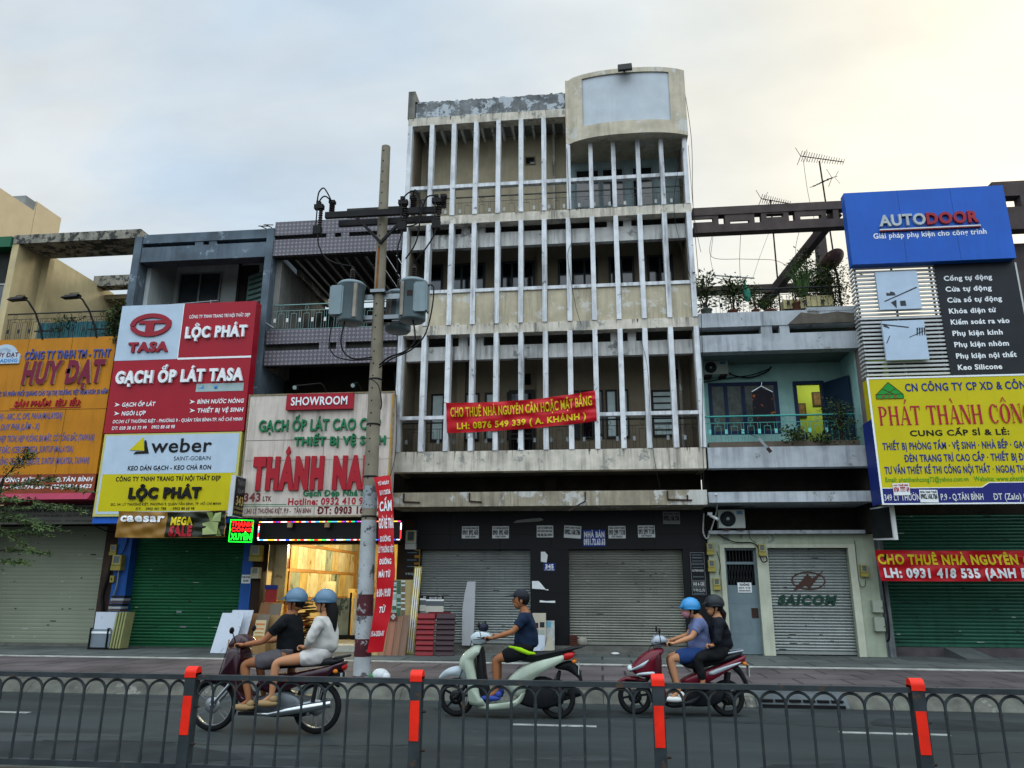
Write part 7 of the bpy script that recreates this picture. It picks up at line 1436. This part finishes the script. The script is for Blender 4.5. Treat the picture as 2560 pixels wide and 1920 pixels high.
b = MB(); b.ell((.37, Y3-.05, .57), (.04, .06, .04), 12, 8); b.ell((.37, Y3+.05, .57), (.04, .06, .04), 12, 8); b.build('headlight', mat('lamp glass'), T)
b = MB(); shell(b, [(.2, .4), (.3, .46), (.45, .47), (.6, .42), (.5, .42), (.35, .43)], Y3, .065, .9); b.build('front_fender', m_rp, T)
b = MB(); shell(b, [(.8, .16), (1.1, .2), (1.3, .3), (1.2, .16), (.9, .1)], Y3, .16); b.build('floorboard', m_bplast, T)
b = MB(); shell(b, [(1.02, .42), (1.2, .52), (1.5, .62), (1.86, .76), (1.84, .68), (1.6, .54), (1.38, .42), (1.2, .36)], Y3, .14); b.build('body_panel', m_rp, T)
b = MB(); shell(b, [(1.4, .56), (1.78, .68), (1.76, .65), (1.45, .52)], Y3, .146, .95); b.build('stripe', m_pw, T)
b = MB(); shell(b, [(1.05, .64), (1.2, .72), (1.5, .72), (1.82, .8), (1.8, .74), (1.5, .64), (1.2, .58)], Y3, .13); b.build('seat', m_seat, T)
b = MB(); shell(b, [(1.0, .2), (1.1, .4), (1.4, .42), (1.6, .3), (1.5, .16), (1.2, .12)], Y3, .12); b.build('engine', m_bplast, T)
exhaust(T, [(1.25, Y3+.1, .15), (1.4, Y3+.16, .16), (1.6, Y3+.17, .22), (1.86, Y3+.17, .28)], .05, m_bplast, [.02, .03, .05, .045])
b = MB(); b.tube([(1.5, Y3-.12, .76), (1.84, Y3-.1, .82), (1.88, Y3, .82), (1.84, Y3+.1, .82), (1.5, Y3+.12, .76)], .013, 8); b.build('grab_rail', m_sil, T)
b = MB(); shell(b, [(1.7, .6), (1.8, .62), (1.9, .42), (1.88, .36), (1.8, .5)], Y3, .06); b.build('rear_fender', m_bplast, T); b = MB(); b.ell((1.86, Y3, .71), (.03, .08, .035), 12, 8); b.build('taillight', mat('tail red'), T)

extras(T, Y3, 1.62, (1.92, .66), (.78, .9), .42, .225)
# ------------------------------------------------------------------ riders
from mathutils import noise as mnoise
def skin(nodes, edges, root, lvl=2, wr=0.):
    cy0 = nodes[root][0][1]
    me = bpy.data.meshes.new('tmp'); ks = list(nodes); ix = {k: i for i, k in enumerate(ks)}
    me.from_pydata([nodes[k][0] for k in ks], [(ix[a], ix[b]) for a, b in edges], [])
    o = bpy.data.objects.new('tmp', me); COL.objects.link(o); o.modifiers.new('s', 'SKIN')
    o.modifiers['s'].use_smooth_shade = True
    for k in ks:
        r = nodes[k][1]; sv = me.skin_vertices[0].data[ix[k]]; sv.radius = r if isinstance(r, tuple) else (r, r); sv.use_root = (k == root)
    sb = o.modifiers.new('d', 'SUBSURF'); sb.levels = lvl; sb.render_levels = lvl
    dg = bpy.context.evaluated_depsgraph_get(); dg.update(); ev = o.evaluated_get(dg); m = ev.to_mesh()
    vs = [tuple(v.co) for v in m.vertices]; fs = [tuple(p.vertices) for p in m.polygons]; ev.to_mesh_clear()
    bpy.data.objects.remove(o); bpy.data.meshes.remove(me)
    if wr:
        o2 = []
        for x, y, z in vs:
            n = mnoise.noise(Vector((x*9, y*7, z*14)))+.6*mnoise.noise(Vector((x*22+z*14, y*18, z*9)))
            dx, dz = mnoise.noise(Vector((x*8+5, y*8, z*16))), mnoise.noise(Vector((x*10, y*8+9, z*10)))
            o2.append((x+wr*(n+dx)*.6, y+wr*n*(1 if y > cy0 else -1), z+wr*dz*.5))
        vs = o2
    return vs, fs
def mixp(a, b, t): return tuple(a[i]+(b[i]-a[i])*t for i in range(3))
def person(label, y, hip, sho, head, elb, hand, knee, ank, toe, m_skin, m_top, m_low, m_shoe, sleeve='short', low='short', sw=.17, hw=.11, helmet=None, hair=None, mask=None, cap=None, grip=True, lean=0., bulk=1., handy=.24, kneey=None, bag=None, hem=None):
    t = thing('person', label, 'person', (hip[0], y, 0)); P = lambda p, e: (p[0], y+e, p[1]); kneey = kneey or (.14, .14)
    hy, sy = hw*.7, sw; N = {}; E = []
    def add(n, p, r, to=None):
        N[n] = (p, r)
        if to: E.append((to, n))
    pel = P(hip, 0); chest = P((sho[0], sho[1]-.1), 0); neck = P((sho[0]-.0, sho[1]+.05), 0); hb = P((head[0]+.01, head[1]-.06), 0)
    add('pel', pel, .1*bulk); add('wai', mixp(pel, chest, .45), .08*bulk, 'pel'); add('che', chest, .1*bulk, 'wai'); add('nek', neck, .05, 'che'); add('hb', hb, .055, 'nek')
    for s, e in (('l', -1), ('r', 1)):
        S_ = P((sho[0], sho[1]-.03), e*sy); el = P(elb, e*(sy+.07)); ha = P((hand[0]+.06, hand[1]+.01), e*handy)
        add('s'+s, S_, .058, 'che'); add('u'+s, mixp(S_, el, .5), .047, 's'+s); add('e'+s, el, .038, 'u'+s); add('f'+s, mixp(el, ha, .35), .037, 'e'+s); add('h'+s, ha, .024, 'f'+s)
        ky = kneey[0 if e < 0 else 1]; H_ = P((hip[0]-.05, hip[1]-.02), e*hy); K = P(knee, e*ky); A_ = P(ank, e*(ky-.0)); T_ = P(toe, e*(ky+.01))
        add('t'+s, H_, .088*bulk, 'pel'); add('m'+s, mixp(H_, K, .5), .076*bulk, 't'+s); add('k'+s, K, .055, 'm'+s); add('c'+s, mixp(K, A_, .32), .052, 'k'+s); add('a'+s, A_, .032, 'c'+s); add('o'+s, T_, .027, 'a'+s)
    b = MB(); b.add(*skin(N, E, 'pel'), True)
    # head with face, ears
    hx, hz = head; b.ell((hx, y, hz), (.098, .076, .118), 20, 14); b.ell((hx-.035, y, hz-.06), (.062, .055, .062), 16, 10)
    b.ell((hx-.1, y, hz-.02), (.02, .014, .024), 8, 6); b.ell((hx-.088, y, hz-.07), (.012, .024, .008), 8, 6)
    for e in (-1, 1): b.ell((hx+.012, y+e*.078, hz-.02), (.02, .009, .03), 8, 6)
    # hands
    for e in (-1, 1):
        c = P(hand, e*handy); b.ell((c[0]+.035, c[1], c[2]+.01), (.045, .04, .022), 12, 8)
        for i in range(4):
            yy = c[1]+e*(-.03+.02*i); k = (.9, 1, .97, .82)[i]
            b.tube([(c[0]+.02, yy, c[2]+.018), (c[0]-.015*k, yy, c[2]+.024), (c[0]-.034*k, yy, c[2]+.008), (c[0]-.03*k, yy, c[2]-.018), (c[0]-.01, yy, c[2]-.024)], [.0095, .0092, .0088, .008, .006], 6)
        b.tube([(c[0]+.045, c[1]-e*.035, c[2]), (c[0]+.02, c[1]-e*.05, c[2]-.012), (c[0]-.005, c[1]-e*.05, c[2]-.02)], [.011, .0105, .008], 6)
    body = b.build('body', m_skin, t)
    b = MB()
    for e in (-1, 1): b.ell((hx-.088, y+e*.032, hz+.012), (.012, .014, .008), 8, 6); b.ell((hx-.088, y+e*.034, hz+.034), (.012, .02, .005), 8, 5)
    b.build('eyes', mat('eye dark', '#120e0c', .4, var=0), body)
    # top
    C = {}; E2 = []
    def addc(n, p, r, to=None):
        C[n] = (p, r)
        if to: E2.append((to, n))
    hm = hem or (hip[0]+.0, hip[1]-.02)
    addc('hem', P(hm, 0), (.155*bulk, .18*bulk)); addc('wai', N['wai'][0], (.145*bulk, .17*bulk), 'hem'); addc('che', N['che'][0], (.15*bulk, .185*bulk), 'wai'); addc('nek', P((sho[0], sho[1]+.015), 0), .078, 'che')
    for s in 'lr':
        addc('s'+s, N['s'+s][0], .076, 'che'); addc('u'+s, N['u'+s][0], .066, 's'+s)
        if sleeve == 'long': addc('e'+s, N['e'+s][0], .056, 'u'+s); addc('f'+s, N['f'+s][0], .052, 'e'+s); addc('h'+s, mixp(N['f'+s][0], N['h'+s][0], .85), .038, 'f'+s)
        else: addc('e'+s, mixp(N['u'+s][0], N['e'+s][0], .35), .06, 'u'+s)
    b = MB(); b.add(*skin(C, E2, 'che', 3, .016), True); b.build('top', m_top, t)
    # lower garment
    C = {}; E2 = []; addc('pel', pel, (.155*bulk, .165*bulk)); addc('up', mixp(pel, N['wai'][0], .5), .13*bulk, 'pel')
    for s in 'lr':
        addc('t'+s, N['t'+s][0], .112*bulk, 'pel'); addc('m'+s, N['m'+s][0], .098*bulk, 't'+s)
        if low == 'long': addc('k'+s, N['k'+s][0], .075, 'm'+s); addc('c'+s, N['c'+s][0], .066, 'k'+s); addc('a'+s, mixp(N['c'+s][0], N['a'+s][0], .85), .05, 'c'+s)
        elif low == 'short': addc('k'+s, mixp(N['m'+s][0], N['k'+s][0], .55), .088*bulk, 'm'+s)
    b = MB(); b.add(*skin(C, E2, 'pel', 3, .012), True); b.build('trousers' if low == 'long' else 'shorts', m_low, t)
    for s in 'lr':
        a, o_ = N['a'+s][0], N['o'+s][0]; b = MB(); c = mixp(a, o_, .55); b.ell((c[0], c[1], min(a[2], o_[2])-.005), (.135, .048, .04), 16, 8); b.ell((a[0]+.02, a[1], a[2]-.03), (.05, .042, .045), 12, 8); b.build('shoe', m_shoe, t)
    if hair: 
        b = MB(); b.ell((hx+.015, y, hz+.02), (.106, .086, .115), 18, 12)
        if hair == 'long': b.tube([(hx+.06, y, hz), (hx+.1, y, hz-.12), (hx+.1, y, hz-.28), (hx+.09, y, hz-.42)], [.075, .07, .06, .03], 10)
        if hair == 'tail': b.tube([(hx+.07, y, hz-.02), (hx+.12, y, hz-.1), (hx+.12, y, hz-.2)], [.04, .04, .015], 8)
        b.v = [((p[0] if p[2] > hz+.05 or p[0] > hx-.03 else hx-.03), p[1], p[2]) for p in b.v]
        b.build('hair', mat('black hair', '#0e0c0c', .6, var=.2), t)
    if helmet:
        b = MB(); b.ell((hx+.005, y, hz+.035), (.135, .118, .125), 26, 10, -14, 90); b.lathe([(.118, -.012), (.124, 0), (.118, .012)], (hx+.005, y, hz+.01), 'z', 26)
        b.hexa([(hx-.155, y-.08, hz+.02), (hx-.1, y-.09, hz+.03), (hx-.1, y+.09, hz+.03), (hx-.155, y+.08, hz+.02), (hx-.155, y-.08, hz+.03), (hx-.1, y-.09, hz+.06), (hx-.1, y+.09, hz+.06), (hx-.155, y+.08, hz+.03)])
        h = b.build('helmet', helmet, t); b = MB(); b.tube([(hx, y-.112, hz+.01), (hx-.02, y-.08, hz-.08), (hx-.03, y, hz-.13), (hx-.02, y+.08, hz-.08), (hx, y+.112, hz+.01)], .006, 5); b.build('chin_strap', m_rubber, h)
    if cap:
        b = MB(); b.ell((hx+.005, y, hz+.04), (.11, .09, .1), 22, 8, 0, 90); b.hexa([(hx-.21, y-.06, hz+.035), (hx-.07, y-.08, hz+.045), (hx-.07, y+.08, hz+.045), (hx-.21, y+.06, hz+.035), (hx-.21, y-.06, hz+.043), (hx-.07, y-.08, hz+.065), (hx-.07, y+.08, hz+.065), (hx-.21, y+.06, hz+.043)]); b.build('cap', cap, t)
    if mask: b = MB(); b.ell((hx-.045, y, hz-.055), (.072, .066, .065), 16, 8); b.build('face_mask', mask, t)
    return t
sk1, sk2, sk3 = mat('tan skin', '#8a5a3c', .55, var=.06), mat('fair skin', '#a87858', .55, var=.06), mat('brown skin', '#6e452e', .55, var=.06)
m_hblue = mat('light blue helmet', '#4a687f', .25, var=.04, coat=.4)
person('driver in black T-shirt, grey shorts and light blue helmet on the maroon motorbike', Y1, (-3.62, .84), (-3.64, 1.27), (-3.6, 1.44), (-3.86, 1.0), (-4.12, .955), (-4.08, .75), (-3.98, .36), (-4.08, .3), sk1, mat('black cotton', '#101317', .9, var=.1), mat('grey cotton', '#4f4c50', .9, var=.1), mat('beige sandal', '#8a7350', .7), hair='short', helmet=m_hblue, handy=.3, kneey=(.2, .2), bulk=1.02)
person('long-haired passenger in white jacket, white shorts and light blue helmet on the maroon motorbike', Y1, (-3.2, .86), (-3.23, 1.25), (-3.24, 1.43), (-3.3, 1.02), (-3.44, .93), (-3.68, .78), (-3.7, .42), (-3.8, .35), sk2, mat('white jacket', '#b3b2ad', .85, var=.08), mat('white shorts', '#b6b4b2', .85, var=.06), mat('beige sandal'), sleeve='long', low='brief', hair='long', helmet=m_hblue, handy=.14, kneey=(.24, .24), bulk=.98)
tp = person('man in navy T-shirt, black shorts and dark cap riding the pale green scooter', Y2, (-.98, .84), (-1.0, 1.27), (-1.06, 1.46), (-1.14, 1.06), (-1.46, .975), (-1.38, .71), (-1.36, .32), (-1.5, .25), sk1, mat('navy cotton', '#16243a', .9, var=.1), mat('black shorts', '#0f1114', .9, var=.1), mat('blue shoe', '#2b3f86', .6), hair='short', cap=mat('dark cap', '#22252b', .8, var=.1), handy=.3, kneey=(.13, .13), bulk=1.05)
b = MB(); b.tube([(-1.2, Y2-.13, .87), (-1.05, Y2-.185, .84), (-.95, Y2-.18, .8), (-.86, Y2-.12, .79)], [.015, .03, .026, .012], 10); b.build('lime_panel', mat('lime panel', '#8fbf14', .8, var=.1), tp)
person('driver in pale blue shirt, pink mask and sky-blue helmet on the red scooter', Y3, (1.3, .78), (1.31, 1.2), (1.21, 1.34), (1.18, .99), (.88, .905), (.9, .71), (.99, .3), (.86, .22), sk2, mat('pale blue shirt', '#5a6488', .85, var=.1), mat('blue shorts', '#1d3766', .85, var=.1), m_white, hair='short', helmet=mat('sky blue helmet', '#2a7db4', .25, var=.04, coat=.4), mask=mat('pink mask', '#a5707c', .8), handy=.3, kneey=(.16, .16))
person('passenger in black jacket, dark trousers and dark helmet behind the driver of the red scooter', Y3, (1.6, .8), (1.56, 1.22), (1.53, 1.38), (1.52, .98), (1.4, .88), (1.24, .74), (1.3, .42), (1.2, .36), sk2, mat('black jacket', '#12151d', .8, var=.1), mat('black trousers', '#0e1012', .85, var=.1), m_blk, sleeve='long', low='long', hair='tail', helmet=mat('dark helmet', '#1c2126', .3, var=.05), handy=.2, kneey=(.22, .22))
bpy.data.objects.remove(_to)
